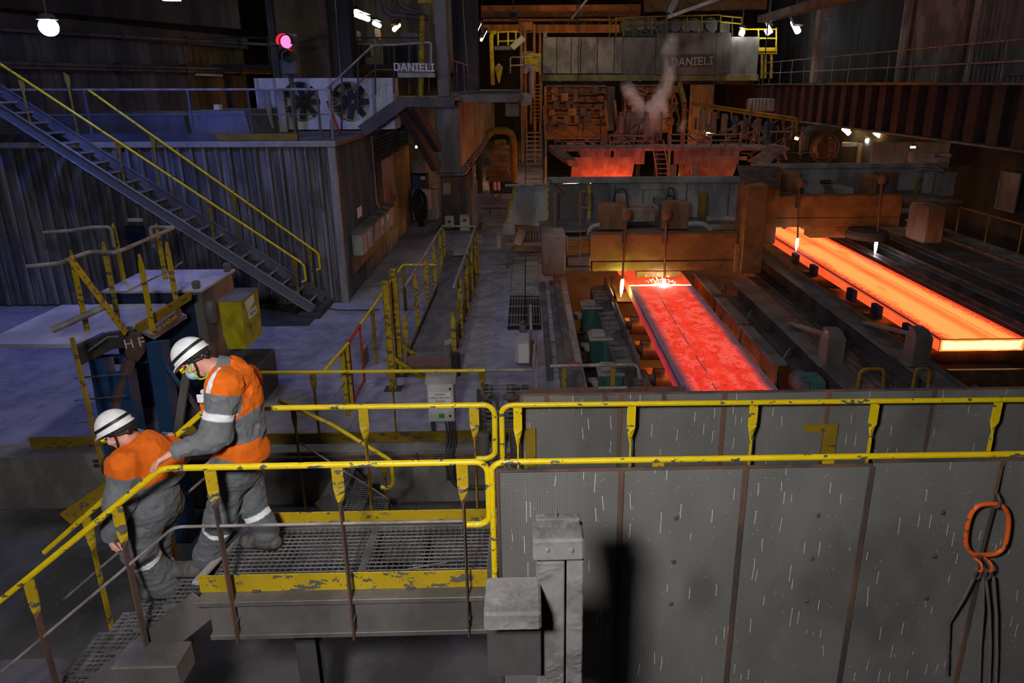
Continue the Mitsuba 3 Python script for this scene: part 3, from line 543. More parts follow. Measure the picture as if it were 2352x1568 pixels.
for y, xe, a in ((14.5, -4.84, at(688, 600, 14.5)), (15.33, -4.80, at(722, 575, 15.33))):
    e = V(-11.2, y, a[2] + (-11.2 - a[0]) * (-.748)) if y < 15 else V(-9.03, y, 3.30)
    put('handrail', G().tube([e, a, a + V(.08, 0, -.08), a + V(.09, 0, -.42), a + V(.0, 0, -.45)], .026, 12, .03), 'yellow', ls, smooth=40)
    for k in range(5):
        x = a[0] - .1 - k * (1.62 if y < 15 else 1.52); zt_ = a[2] + (x - a[0]) * (-.748) 
        if y > 15: zt_ = a[2] + (x - a[0]) * (e[2] - a[2]) / (e[0] - a[0])
        if x < -11: continue
        put('post', G().prism([(x - .02, y, sz(x) - .1), (x + .02, y, sz(x) - .1), (x + .02, y, zt_ - .3), (x + .05, y, zt_ - .15), (x + .05, y, zt_ - .03), (x - .05, y, zt_ + .04), (x - .05, y, zt_ - .15), (x - .02, y, zt_ - .3)], (0, .012, 0)), 'yellow_dull', ls)
put('foot_plate', G().box((-4.95, 14.35, ZF), (-4.5, 15.5, ZF + .12), .01), 'steel_dark', ls)
put('floor_grid', G().box((-6.6, 13.9, ZF), (-4.6, 15.4, ZF + .03), .005), 'steel_dark', ls)
# ---------------------------------------------------------------- clad building
cb = thing('clad_building', 'building clad in grimy corrugated steel sheets with a flat roof', 'building')
def corr_sheet(p0, d, n, w, z0, z1, pitch, depth):
    """one trapezoid-profile sheet: from p0 along d, bulging along n"""
    xs, hs = [], []; k = 0; s = 0.
    while s < w - 1e-6:
        for a, h in ((0, 0), (.62, 0), (.74, 1), (.90, 1), (1.0, 0)):
            if s + a * pitch <= w + 1e-6 and (a < 1): xs.append(s + a * pitch); hs.append(h * depth)
        s += pitch
    xs.append(w); hs.append(0); xs, hs = np.array(xs), np.array(hs)
    fr = p0 + xs[:, None] * d + hs[:, None] * n; bk = p0 + xs[:, None] * d - .02 * n
    m = len(xs); v = np.vstack([fr + V(0, 0, z0), fr + V(0, 0, z1), bk + V(0, 0, z0), bk + V(0, 0, z1)]); f = []
    for i in range(m - 1):
        for A_, B_, fl in ((0, m, 0), (2 * m, 3 * m, 1)):
            q = [[A_ + i, A_ + i + 1, B_ + i + 1], [A_ + i, B_ + i + 1, B_ + i]]; f += [t[::-1] for t in q] if fl else q
        f += [[m + i, m + i + 1, 3 * m + i + 1], [m + i, 3 * m + i + 1, 3 * m + i], [i, 2 * m + i, 2 * m + i + 1], [i, 2 * m + i + 1, i + 1]]
    f += [[0, m, 3 * m], [0, 3 * m, 2 * m], [m - 1, 3 * m - 1, 4 * m - 1], [m - 1, 4 * m - 1, 2 * m - 1]]
    return trimesh.Trimesh(v, f, process=False)
for k in range(11):
    x = -4.20 - (k + 1) * 1.08
    put('cladding_sheet', corr_sheet(V(x, 15.52, 0), V(1, 0, 0), V(0, -1, 0), 1.072, ZF + .04, 2.12, .27, .045), 'cladding', cb)
for k in range(5):
    y = 15.52 + k * .95
    put('cladding_sheet', corr_sheet(V(-4.18, y, 0), V(0, 1, 0), V(1, 0, 0), .943, ZF + .04, 2.12, .16, .03), 'cladding_dark', cb)
put('corner_trim', G().box((-4.30, 15.46, ZF), (-4.15, 15.58, 2.14), .006), 'steel_pale', cb)
put('roof_slab', G().box((-16.5, 15.55, 2.10), (-4.2, 25.5, 2.18), .01), 'steel', cb)
put('roof_trim', G().box((-16.5, 15.43, 2.12), (-4.12, 15.55, 2.24), .012), 'steel_pale', cb)
put('roof_trim', G().box((-4.2, 15.5, 2.12), (-4.1, 25.5, 2.22), .01), 'steel', cb)
put('back_wall', G().box((-16, 25.2, ZF), (-4.2, 25.4, 2.1), .01), 'cladding_dark', cb)
put('side_panel', G().box((-4.25, 20.27, ZF), (-4.19, 25.3, 2.1), .004), 'cladding_dark', cb)
do = put('door', G().box((-4.19, 20.35, ZF + .02), (-4.14, 22.0, 1.35), .01), 'plate_grey', cb)
put('door_handle', G().tube([(-4.14, 21.6, .0), (-4.08, 21.6, .0), (-4.08, 21.6, .18), (-4.14, 21.6, .18)], .015, 6), 'rust', do)
lv = put('louvre', G().box((-4.19, 19.1, 1.36), (-4.17, 24.3, 2.06), .003), 'steel_black', cb)
for k in range(7): put('slat', G().cbox((-4.12, 21.1, 1.42 + k * .1), (.10, 3.6, .012), .002, np.array([[.8, 0, .6], [0, 1, 0], [-.6, 0, .8]])), 'steel', lv)
for k in range(5): put('slat', G().cbox((-4.12, 23.7, 1.5 + k * .1), (.10, 1.1, .012), .002, np.array([[.8, 0, .6], [0, 1, 0], [-.6, 0, .8]])), 'steel', lv)
cr = thing('switch_rack', 'long grey rack under the row of switch boxes', 'rack')
put('plate', G().box((-4.14, 15.9, -.85), (-4.08, 20.1, -.42), .005), 'steel_dark', cr)
for i in range(6):
    y = 16.05 + i * .72
    t = thing('wall_switch_box', f'dusty grey switch box, {["nearest", "second", "third", "fourth", "fifth", "sixth and farthest"][i]} of the row on the clad wall', 'switch box', 'switch boxes on the clad wall')
    put('body', G().box((-4.10, y, -.42), (-3.86, y + .5, .08), .012), 'white_dirty', t, smooth=30)
    put('lid', G().prism([(-4.1, y - .02, .08), (-3.84, y - .02, .08), (-3.84, y - .02, .095), (-4.1, y - .02, .16)], (0, .54, 0)), 'steel', t)
    if i in (3, 4): put('label', G().box((-3.86, y + .15, -.15), (-3.855, y + .35, 0), .001), 'sign_white', t)
put('wall_conduit', G().tube([(-4.1, 19.0, 2.1), (-4.1, 19.0, .35), (-4.05, 19.1, .2)], .03, 8, .05), 'steel_pale', None, 'pale conduit running down the clad side wall above the switch boxes', 'conduit', smooth=40)
put('wall_notice', G().box((-4.13, 16.9, .3), (-4.12, 17.35, .55), .001), 'sign_white', None, 'small pale notice on the clad side wall', 'sign')
# ---- on the roof
rr = thing('roof_railing', 'grey railing with a toe board along the front edge of the roof', 'railing')
put('handrail', G().tube([(-15, 15.62, 3.31), (-4.24, 15.62, 3.30), (-4.2, 15.62, 3.26), (-4.2, 15.62, 2.25)], .026, 10, .05), 'rail_grey', rr, smooth=40)
put('mid_rail', G().rod((-15, 15.62, 2.80), (-4.2, 15.62, 2.79), .012, 8), 'steel', rr)
put('toe_board', G().box((-15, 15.6, 2.24), (-5.1, 15.61, 2.40), .003), 'steel_dark', rr)
put('toe_board', G().box((-6.7, 15.592, 2.25), (-4.95, 15.6, 2.39), .002), 'yellow_dull', rr)
for x in (-13.5, -11.4, -9.3, -7.15, -5.9, -5.0, -4.45): put('post', G().box((x - .025, 15.6, 2.22), (x + .025, 15.63, 3.3), .004), 'steel_dark', rr)
hb = thing('duct_block', 'low grey hipped duct block lying on the roof', 'duct')
def frustum(x0, x1, y0, y1, z0, z1, i):
    v = np.array([[x0, y0, z0], [x1, y0, z0], [x1, y1, z0], [x0, y1, z0], [x0 + i, y0 + i, z1], [x1 - i, y0 + i, z1], [x1 - i, y1 - i, z1], [x0 + i, y1 - i, z1]])
    f = [[0, 1, 5], [0, 5, 4], [1, 2, 6], [1, 6, 5], [2, 3, 7], [2, 7, 6], [3, 0, 4], [3, 4, 7], [4, 5, 6], [4, 6, 7], [0, 2, 1], [0, 3, 2]]
    return trimesh.Trimesh(v, f, process=False)
put('casing', frustum(-11.2, -8.0, 17.2, 19.5, 2.18, 2.75, .12), 'steel_dark', hb)
g = G().prism([(-8.1, 17.2, 2.18), (-8.1, 17.2, 2.68), (-8.1, 19.5, 2.72), (-8.1, 19.5, 2.18)], (.3, 0, 0)); put('end_casing', frustum(-8.3, -6.6, 17.4, 20.2, 2.18, 2.8, .2), 'steel', hb)
put('tin', G().box(at(490, 244, 18.5) - V(0, 0, .10), at(502, 240, 18.5) + V(0, .2, 0), .01), 'sign_white', None, 'small white tin on the edge of the roof duct', 'tin')
fu = thing('fan_unit', 'cream ventilation unit with two big round fan openings on the roof', 'fan unit')
from manifold3d import Manifold, CrossSection
def mtm(m): q = m.to_mesh(); return trimesh.Trimesh(q.vert_properties[:, :3], q.tri_verts, process=False)
m = Manifold.cube([3.7, .9, 1.35]).translate([-7.35, 20, 2.22])
for x in (-6.16, -4.83): m -= Manifold.cylinder(.6, .53, .53, 40).rotate([-90, 0, 0]).translate([x, 19.9, 2.95])
put('casing', mtm(m), 'white', fu, smooth=30)
for x in (-6.16, -4.83):
    o = put('fan_ring', G().lathe([(.56, 0), (.6, .04), (.6, .1), (.53, .1), (.53, .4)], V(x, 20.02, 2.95), (0, 1, 0), 32).lathe([(.53, 0), (.56, 0)], V(x, 20.02, 2.95), (0, 1, 0), 32), 'steel', fu, smooth=30)
    for k in range(7): 
        a = k * 2 * math.pi / 7; R_ = np.array([[math.cos(a), 0, math.sin(a)], [0, 1, 0], [-math.sin(a), 0, math.cos(a)]]); put('blade', G().cbox(V(x, 20.3, 2.95) + R_ @ V(.27, 0, 0), (.44, .02, .16), .004, R_), 'steel_black', o)
for x in (-7.3, -6.85, -5.35, -4.2): put('strap', G().box((x, 19.95, 2.2), (x + .07, 20.0, 3.57), .004), 'white_dirty', fu)
for x in (-7.0, -6.55): put('column', G().box((x, 19.2, 2.2), (x + .2, 19.3, 3.3), .01), 'steel_pale', fu)
put('lagged_pipe', G().tube([(-6.73, 19.1, 3.3), (-6.73, 19.1, 2.7), (-6.68, 19.0, 2.3)], .075, 12), 'white_dirty', fu, smooth=40)
put('marker_rod', G().tube([(-5.15, 18.9, 3.0), (-4.9, 18.9, 2.2)], .03, 8), 'red_paint', fu, smooth=40)
# traffic signal
ts = thing('traffic_signal', 'traffic signal with its red lamp lit on a pole at the roof edge', 'traffic signal')
put('pole', G().tube([(-5.02, 15.75, 2.2), (-5.0, 15.75, 3.9)], .05, 12), 'steel_dark', ts, smooth=40)
bx0, bx1, bz0, bz1 = prect(642, 82, 679, 172, 15.6)
h = put('housing', G().box((bx0, 15.6, bz0), (bx1, 15.78, bz1), .03), 'steel_dark', ts, smooth=30)
put('backing', G().box((bx0 + .0, 15.79, bz0 - .05), (bx1, 15.8, bz1 + .05), .002), 'maroon', ts)
c = at(658, 96, 15.57); c2 = at(662, 130, 15.57)
def disc(c, r, n=24, d=(0, -1, 0)):
    g = G(); g.lathe([(1e-4, .012), (r * .6, .009), (r, 0)], c, d, n); m = g.mesh(); m.invert(); return m
put('red_lamp', disc(c, .125), 'black', ts, **emit((1, .007, .018), 45, .6))
put('dark_lamp', disc(c2, .115), 'black', ts)
for q in (c, c2):
    g = G(); aa = np.linspace(-.35, math.pi + .35, 16)
    vi = [q + V(.15 * math.cos(a), 0, .15 * math.sin(a)) for a in aa]; vo = [p + V(0, -.2, 0) for p in vi]
    vv = np.array(vi + vo + [p + (p - q) * .06 for p in vi] + [p + (p - V(0, -.2, 0) - q) * .06 for p in vo]); n_ = 16; f = []
    for i in range(n_ - 1): f += [[i, i + 1, n_ + i + 1], [i, n_ + i + 1, n_ + i], [2 * n_ + i, 3 * n_ + i + 1, 2 * n_ + i + 1], [2 * n_ + i, 3 * n_ + i, 3 * n_ + i + 1], [n_ + i, n_ + i + 1, 3 * n_ + i + 1], [n_ + i, 3 * n_ + i + 1, 3 * n_ + i]]
    put('visor', trimesh.Trimesh(vv, f, process=False), 'steel_black', ts)

put('floor_cable', G().tube([gz(754, 708, ZF + .012), gz(775, 712, ZF + .012), gz(830, 712, ZF + .012), gz(872, 711, ZF + .012)], .012, 6, .2), 'steel_black', None, 'thin black cable lying on the floor by the foot of the long stair', 'cable')
a, b, c, d = prect(293, 501, 327, 509, 15.42); put('wall_plate', G().box((a, 15.42, c), (b, 15.44, d), .002), 'sign_white', None, 'small pale plate on the clad front under the long stair', 'sign')
a, b, c, d = prect(288, 520, 330, 560, 15.38); put('wall_panel', G().box((a, 15.38, c), (b, 15.47, d), .01), 'blue_dark', None, 'dark blue panel on the clad front under the long stair', 'panel')
# ---------------------------------------------------------------- hot slabs
def skin(name, parent, q, fn, w=1.0, n=(1, 1), label=None):
    """a glowing face of a slab: quad q (counter-clockwise seen from outside) whose heat map fn is written over its own uv square"""
    v = np.array(q, float); uv = np.array([[0, 0], [1, 0], [1, 1], [0, 1.]])
    e = {'emitter': {'type': 'area', 'radiance': mikit.proc(fn) if callable(fn) else {'type': 'rgb', 'value': list(fn)}, 'sampling_weight': w}}
    return put(name, trimesh.Trimesh(v, [[0, 1, 2], [0, 2, 3]], process=False), 'slab_scale', parent, label, smooth=True, uv=uv, **e)
scene['m_slab_scale'] = pr((.045, .038, .045), .8)
def heat1(p, n, uv):
    a = uv.x; e = dr.minimum(a, 1 - a)
    k = fbm(p.x * 7, p.y * 5, 0., 4); s = fbm(p.x * 26, p.y * 26, 0., 3)
    c = mix((.85, .030, .010), (.99, .088, .056), smoothstep(.40, .62, k + (s - .5) * .5))
    band = smoothstep(.10, .0, dr.abs(a - .52 + (k - .5) * .05)); c = mix(c, (1.0, .035, .006), band * .7)
    c = mix((.045, .036, .055), c, smoothstep(.035, .17, e + (fbm(p.x * 2, p.y * 3, 2., 3) - .5) * .05))
    spot = smoothstep(.68, .76, fbm(p.x * 30, p.y * 26, 5., 2)); c = mix(c, (.30, .014, .012), spot * .7)
    cr = dr.abs(a - .36 - (fbm(p.y * 1.7, 3., 0., 3) - .5) * .03); brk = smoothstep(.22, .30, noise(p.y * 2.2, 7.))
    c = mix((.05, .03, .05), c, dr.clip(smoothstep(.004, .009, cr) + (1 - brk), 0, 1))
    return c * .95
def heat2(p, n, uv):
    a = uv.x; e = dr.minimum(a, 1 - a)
    k = fbm(p.x * 3, p.y * .8, 0., 4); s = fbm(p.x * 30, p.y * 14, 0., 3)
    c = mix((1.25, .25, .042), (1.45, .42, .09), smoothstep(.35, .65, k + .25 * smoothstep(0, 1, 1 - uv.y)))
    c = mix(c, (1.2, .14, .022), smoothstep(.16, .0, dr.abs(a - .56)) * .75)
    c = mix((.85, .05, .014), c, smoothstep(.02, .2, e + (s - .5) * .16))
    c = mix((.04, .02, .05), c, smoothstep(.006, .022, a))
    return mix((.12, .014, .008), c, smoothstep(.002, .006, dr.abs(a - .685)))
def heat3(p, n, uv):
    return mix((.80, .055, .016), (7.0, .75, .20), smoothstep(.35, .65, uv.y)) * (.8 + .4 * fbm(p.x * 3, p.y * 3, 0., 3))  # far half is out of view, glow raised to light the red shields
def heatside2(p, n, uv):
    return mix((.95, .07, .02), (1.1, .16, .03), fbm(p.y * 2, p.z * 9, 0., 3)) * (.35 + .65 * smoothstep(.0, .25, 1 - uv.y))
def heatend2(p, n, uv):
    e = dr.minimum(dr.minimum(uv.x, 1 - uv.x) * 4.5, dr.minimum(uv.y, 1 - uv.y) * 1.2)
    return mix((1.5, .22, .03), (2.3, 1.75, .62), smoothstep(.0, .34, e + (fbm(p.x * 5, p.z * 9, 0., 3) - .5) * .16))
def slab(name, label, x0, x1, y0, y1, zt, th, top, side, end, back=None):
    t = thing(name, label, 'steel slab'); b = .007
    put('body', G().box((x0, y0, zt - th), (x1, y1, zt), .006), 'slab_scale', t)
    e = .003
    skin('top_face', t, [(x0 + b, y0 + .01, zt + e), (x1 - b, y0 + .01, zt + e), (x1 - b, y1 - .01, zt + e), (x0 + b, y1 - .01, zt + e)], top, 2)
    skin('left_face', t, [(x0 - e, y1, zt - th + b), (x0 - e, y0, zt - th + b), (x0 - e, y0, zt - b), (x0 - e, y1, zt - b)], side, 1)
    skin('right_face', t, [(x1 + e, y0, zt - th + b), (x1 + e, y1, zt - th + b), (x1 + e, y1, zt - b), (x1 + e, y0, zt - b)], side, 1)
    skin('under_face', t, [(x0 + b, y1, zt - th - e), (x1 - b, y1, zt - th - e), (x1 - b, y0, zt - th - e), (x0 + b, y0, zt - th - e)], (3.8, 1.0, .15) if end is None else (1.6, .3, .05), 1)  # underside is out of view, its glow raised to light the rollers
    if end: skin('end_face', t, [(x0 + b, y0 - e, zt - th + b), (x1 - b, y0 - e, zt - th + b), (x1 - b, y0 - e, zt - b), (x0 + b, y0 - e, zt - b)], end, 1)
    if back: skin('cut_face', t, [(x1 - b, y1 + e, zt - th + .02), (x0 + b, y1 + e, zt - th + .02), (x0 + b, y1 + e, zt - .01), (x1 - b, y1 + e, zt - .01)], back, 1)
    return t
slab('red_slab', 'dull red glowing steel slab with cooled grey edges leaving the cutting machine', 2.50, 4.08, 6.2, 16.66, -1.40, .25, heat1, lambda p, n, uv: mix((.42, .016, .02), (.05, .012, .035), smoothstep(.3, 1.0, uv.y + (fbm(p.y * 3, p.z * 8, 0., 3) - .5) * .4)), None, (2.5, 1.2, .3))
slab('red_strand', 'red hot strand entering the cutting machine behind the cut', 2.50, 4.08, 16.74, 30.2, -1.40, .25, heat3, (1.3, .12, .03), (1.0, .10, .02))
slab('orange_slab', 'bright orange glowing slab with a yellow hot cut end at the right', 8.06, 9.77, 12.65, 36, -1.40, .26, heat2, heatside2, heatend2)
# ---------------------------------------------------------------- roller tables
def roller(x0, x1, y, z, r, lab, group):
    t = thing('table_roller', lab, 'roller', group)
    put('barrel', G().lathe([(1e-3, 0), (r, 0), (r, x1 - x0), (1e-3, x1 - x0)], (x0, y, z), (1, 0, 0), 28), 'roller', t, smooth=40)
    put('shaft', G().rod((x0 - .35, y, z), (x1 + .35, y, z), r * .42, 12), 'steel_dark', t, smooth=40)
    put('bearing', G().box((x0 - .36, y - .17, z - .22), (x0 - .12, y + .17, z + .15), .03), 'rust_frame', t)
    put('bearing', G().box((x1 + .12, y - .17, z - .22), (x1 + .36, y + .17, z + .15), .03), 'rust_frame', t)
names = ['nearest', 'second', 'third', 'fourth', 'fifth']
for k, y in enumerate((10.55, 12.0, 13.55, 15.1, 17.5)):
    roller(2.32, 4.30, y, -1.88, .225, f'dark table roller under the red slab, {names[k]} from the walkway', 'rollers under the red slab')
for k, y in enumerate((11.75, 13.3, 15.2, 17.1, 19.0)):
    roller(7.75, 10.1, y, -1.93, .26, f'dark red table roller of the orange slab, {names[k]} from the walkway', 'rollers under the orange slab')
bp = thing('table_bed', 'brown steel bed plates under the red slab', 'plate')
for k, y in enumerate((11.25, 12.75, 14.3, 15.9)): put('plate', G().box((2.0, y - .25, -2.10), (4.5, y + .25, -2.06), .004), 'brown', bp)
put('cheek_plate', G().box((1.98, 9.2, -2.6), (2.04, 17.4, -1.62), .006), 'rust_frame', bp)
put('lit_plate', G().prism([at(1400, 632, 18.2), at(1478, 632, 18.2), at(1478, 690, 16.9), at(1418, 690, 16.9)], (0, 0, -.03)), 'rust', bp)
# side guards right of the red slab
for k, (y0, y1, m) in enumerate(((15.9, 17.8, 'box_yellow'), (13.75, 15.6, 'rust'), (11.5, 13.55, 'rust'))):
    t = thing('side_guard', ['side guard plate lit gold by the torch beside the red slab', 'rusty side guard plate right of the red slab, in the middle of the three', 'rusty side guard plate right of the red slab, nearest to the walkway'][k], 'guard plate')
    put('plate', G().box((4.40, y0, -1.95), (4.46, y1, -1.42), .01), m if k else 'brown', t)
    put('cap', G().box((4.36, y0, -1.44), (4.62, y1 + .02, -1.38), .01), 'steel', t)
    put('rib', G().box((4.37, y0 + .1, -1.72), (4.40, y1 - .1, -1.68), .004), m if k else 'brown', t)
    put('hose', G().tube([(4.6, y0 + .2, -1.4), (4.75, y0 + .3, -1.2), (4.9, y0 + .6, -1.45), (4.95, y0 + .9, -1.6)], .018, 6, .1), 'steel', t, smooth=40)
mt = thing('drive_motor', 'dusty dark green motor right of the red slab near the walkway', 'motor')
put('body', G().lathe([(1e-3, 0), (.17, .01), (.18, .5), (1e-3, .52)], (4.75, 10.8, -1.6), (0, 1, 0), 16), 'steel', mt, smooth=40)
put('terminal_box', G().box((4.62, 10.75, -1.45), (5.0, 11.1, -1.38), .02).box((4.75, 10.7, -1.95), (5.0, 11.1, -1.4), .02), 'teal', mt)
# drive motors and housings left of the red slab
for k, (y, mat) in enumerate(((12.1, 'teal'), (14.0, 'teal'), (16.2, 'teal'))):
    t = thing('gear_motor', ['teal gear motor', 'teal gear motor', 'dark teal gear motor'][k] + ' with a dusty top, ' + ['nearest to the walkway', 'in the middle of its row', 'farthest from the walkway'][k], 'gear motor', 'gear motors left of the red slab')
    put('body', G().box((1.30, y, -2.45), (1.78, y + .55, -1.86), .03), mat, t, smooth=30)
    put('dusty_top', G().box((1.28, y - .02, -1.86), (1.80, y + .57, -1.80), .02).box((1.34, y + .05, -1.80), (1.74, y + .45, -1.73), .03), 'steel_pale', t, smooth=30)
    put('junction_box', G().box((1.10, y + .05, -2.12), (1.30, y + .28, -1.98), .02), 'steel_pale', t)
    put('base', G().box((1.0, y - .05, -2.5), (1.35, y + .5, -2.44), .01), 'steel_dark', t)
    put('cable', G().tube([(1.75, y + .1, -1.75), (1.95, y - .05, -1.55), (2.0, y + .15, -1.7), (1.8, y + .0, -2.2), (1.95, y - .2, -2.35)], .03, 8, .12), 'steel', t, smooth=40)
    h = thing('roller_housing', 'dusty slanted bearing housing beside the ' + ['nearest', 'middle', 'farthest'][k] + ' gear motor', 'housing', 'bearing housings left of the red slab')
    put('casing', G().prism([(1.62, y + .05, -1.70), (1.98, y + .05, -1.66), (1.98, y + 1.5, -1.66), (1.62, y + 1.5, -1.72)], (.02, 0, -.55)), 'steel', h)
    put('guard', G().box((1.99, y - .1, -2.3), (2.05, y + 1.55, -1.46), .02), 'steel', h)
    for j in range(4): put('rib', G().box((1.64, y + .2 + j * .33, -1.70), (1.96, y + .30 + j * .33, -1.62), .02), 'steel', h)
cn = thing('lime_canister', 'small lime green canister at the foot of the nearest gear motor', 'canister')
put('body', G().box((1.88, 11.35, -2.1), (2.12, 11.6, -1.72), .04), 'lime', cn); put('cap', G().box((1.86, 11.33, -1.72), (2.14, 11.62, -1.66), .02), 'steel', cn)
bt = thing('motor_platform', 'dark platform under the gear motors', 'platform'); put('deck', G().box((.95, 9.1, -2.56), (2.0, 17.5, -2.5), .01), 'steel_black', bt)
bpl = thing('screen_plate', 'maroon steel plate standing behind the rear shield panels', 'plate')
put('plate', G().box((-.02, 8.9, -1.6), (2.17, 8.93, -.64), .004), 'maroon', bpl)
put('bare_edge', G().box((.95, 8.895, -.655), (1.35, 8.935, -.635), .002), 'steel_pale', bpl)
# railing over the motor pit
r = thing('pit_railing', 'short grey and yellow rail over the motor pit', 'railing')
put('handrail', G().tube([(.28, 9.0, -.345), (1.42, 9.0, -.335), (1.5, 9.0, -.36), (1.54, 9.0, -.55)], .024, 10, .04), 'rail_grey', r, smooth=40)
for x in (.45, 1.13): put('post', G().box((x, 9.0, -1.4), (x + .06, 9.02, -.36), .003), 'yellow_dull', r)
put('upright', G().rod((.09, 9.0, -1.4), (.085, 9.0, .1), .018, 8), 'rail_grey', r)
# ---------------------------------------------------------------- carriage rail, cable chains, cabinet, valve rack
cr = thing('carriage_rail', 'long grey carriage track with a raised rail running back along the slab bed', 'rail track')
put('bed', G().box((.50, 9.6, -1.75), (.80, 17, -1.33), .01), 'steel', cr)
put('rail', G().box((.66, 10.2, -1.33), (.72, 17, -1.26), .01).box((.63, 10.2, -1.26), (.75, 17, -1.235), .008), 'steel', cr)
put('side_beam', G().box((.28, 10.9, -1.6), (.40, 17, -1.36), .01), 'steel', cr)
for k in range(8): put('spacer', G().box((.40, 11.2 + k * .75, -1.5), (.50, 11.3 + k * .75, -1.40), .006), 'steel_dark', cr)
eb_ = put('end_buffer', G().box((.66, 9.95, -1.5), (.86, 11.2, -1.22), .02), 'steel', cr); put('red_edge', G().box((.655, 11.15, -1.24), (.865, 11.21, -1.19), .004), 'red_paint', eb_); put('red_edge', G().box((.655, 9.93, -1.42), (.865, 9.96, -1.3), .004), 'red_paint', eb_)
for (x0, x1, lab) in ((-.44, -.10, 'left one of the two flat cable drag chains on the floor'), (-.08, .24, 'right one of the two flat cable drag chains on the floor')):
    t = thing('drag_chain', lab, 'cable chain', 'cable drag chains')
    put('channel', G().box((x0 - .01, 13.5, ZF), (x1 + .01, 19.8, ZF + .02), .004), 'steel_black', t)
    for k in range(5): put('cable', G().rod((x0 + .06 + k * .06, 13.6, -1.345), (x0 + .06 + k * .06, 15.7, -1.345), .018, 6), 'steel', t)
    for k in range(4): put('cross_bar', G().box((x0, 13.62 + k * .62, -1.34), (x1, 13.66 + k * .62, -1.32), .003), 'galv', t)
    lm = None
    for k in range(24):
        y = 15.75 + k * .16; z = -1.30
        g = G().box((x0, y, -1.36), (x1, y + .045, z), .008)
        for j in range(5): g.box((x0 + .02 + j * .062, y + .04, -1.36), (x0 + .045 + j * .062, y + .16, z - .02), .004)
        put('link', g, 'steel_pale' if x0 > -.2 else 'galv', t)
wc = thing('floor_cabinet', 'small white control cabinet standing on the floor by the cable chains', 'cabinet')
put('body', G().box((-.26, 11.55, ZF + .06), (.0, 12.0, -.93), .02), 'white_dirty', wc, smooth=30)
put('door', G().box((-.20, 11.53, ZF + .07), (-.01, 11.55, -.97), .005), 'white', wc)
put('guard', G().box((.01, 11.5, ZF), (.03, 12.9, -.70), .004), 'rust_frame', wc)
put('guard_edge', G().box((.0, 11.5, -.70), (.05, 12.9, -.66), .004), 'steel_pale', wc)
put('valve', G().lathe([(1e-3, 0), (.07, .01), (.07, .12), (.03, .15), (.05, .2), (1e-3, .24)], (-.12, 12.1, -.95), (0, 0, 1), 12), 'steel', wc, smooth=40)
vr = thing('valve_rack', 'cluster of dusty valves and pipes in a wire tray at the floor edge', 'valve rack')
for x in (-.62, -.28): 
    put('valve', G().lathe([(.12, 0), (.13, .03), (.08, .06), (.05, .1), (.07, .12), (.07, .2), (1e-3, .21)], (x, 9.5, -1.05), (0, 0, 1), 14), 'steel', vr, smooth=40)
    put('stem', G().rod((x, 9.5, ZF), (x, 9.5, -1.05), .05, 10), 'steel_dark', vr, smooth=40)
for k in range(4): put('pipe', G().rod((-.75, 9.15 + k * .03, -1.1 + k * -.09), (.05, 9.15 + k * .03, -1.1 + k * -.09), .022, 8), 'steel', vr, smooth=40)
for k in range(3): put('tray_wire', G().rod((-.72, 9.05, -.62 - k * .06), (.02, 9.05, -.62 - k * .06), .005, 6), 'steel_pale', vr)
for k in range(6): put('tray_wire', G().rod((-.72 + k * .148, 9.05, -.62), (-.72 + k * .148, 9.05, -.74), .005, 6), 'steel_pale', vr)
put('hose', G().tube([(-.2, 9.6, -.95), (.0, 9.5, -.85), (.08, 9.4, -1.1), (.1, 9.3, ZF)], .03, 8, .15), 'steel_dark', vr, smooth=40)
put('hose', G().tube([(-.6, 9.4, -1.0), (-.5, 9.3, -.9), (-.45, 9.2, -1.2), (-.4, 9.1, -1.7), (-.5, 8.8, -1.9)], .025, 8, .12), 'steel_dark', vr, smooth=40)
for x in (-.66, -.42, -.2): put('cylinder', G().lathe([(1e-3, 0), (.09, .01), (.09, .5), (1e-3, .52)], (x, 8.75, -1.75), (0, 0, 1), 12), 'steel', vr, smooth=40)
for k in range(3): put('cylinder', G().lathe([(1e-3, 0), (.05, .01), (.05, .4), (1e-3, .42)], (-.15, 8.8, -1.0 - k * .2), (1, 0, 0), 10), 'steel', vr, smooth=40)
for x in (-.75, .1): put('rack_post', G().box((x, 9.0, ZF), (x + .06, 9.06, -.7), .004), 'steel_dark', vr)
# ---------------------------------------------------------------- cutting machine over the red slab
cm = thing('cutting_machine', 'torch cutting machine with a rusty lower beam lit orange by the red slab', 'cutting machine')
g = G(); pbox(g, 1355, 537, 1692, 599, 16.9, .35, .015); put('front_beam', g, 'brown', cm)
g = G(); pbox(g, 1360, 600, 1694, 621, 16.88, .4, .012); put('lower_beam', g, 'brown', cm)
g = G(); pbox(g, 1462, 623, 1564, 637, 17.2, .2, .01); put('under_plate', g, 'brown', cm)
put('deck', G().box((.3, 17.0, -.30), (5.6, 19.6, -.22), .01), 'steel', cm)
g = G(); pbox(g, 1398, 410, 1700, 500, 19.5, .1, .01); put('shield_wall', g, 'plate_grey', cm)
g = G(); pbox(g, 1258, 407, 1702, 420, 19.45, .2, .01); put('wall_cap', g, 'plate_grey', cm)
g = G(); pbox(g, 1258, 422, 1400, 515, 19.52, .06, .01); put('dark_panel', g, 'steel', cm)
for u in (1475, 1575, 1672): g = G(); pbox(g, u, 420, u + 3, 498, 19.49, .02, .003); put('wall_rib', g, 'steel', cm)
g = G(); pbox(g, 1466, 416, 1532, 435, 19.48, .02, .003); put('name_plate', g, 'plate_grey', cm)
put('end_wall', G().prism([at(1700, 410, 19.5), at(1715, 425, 18.4), at(1706, 520, 17.4), at(1690, 500, 19.5)], (.05, 0, 0)), 'steel', cm)
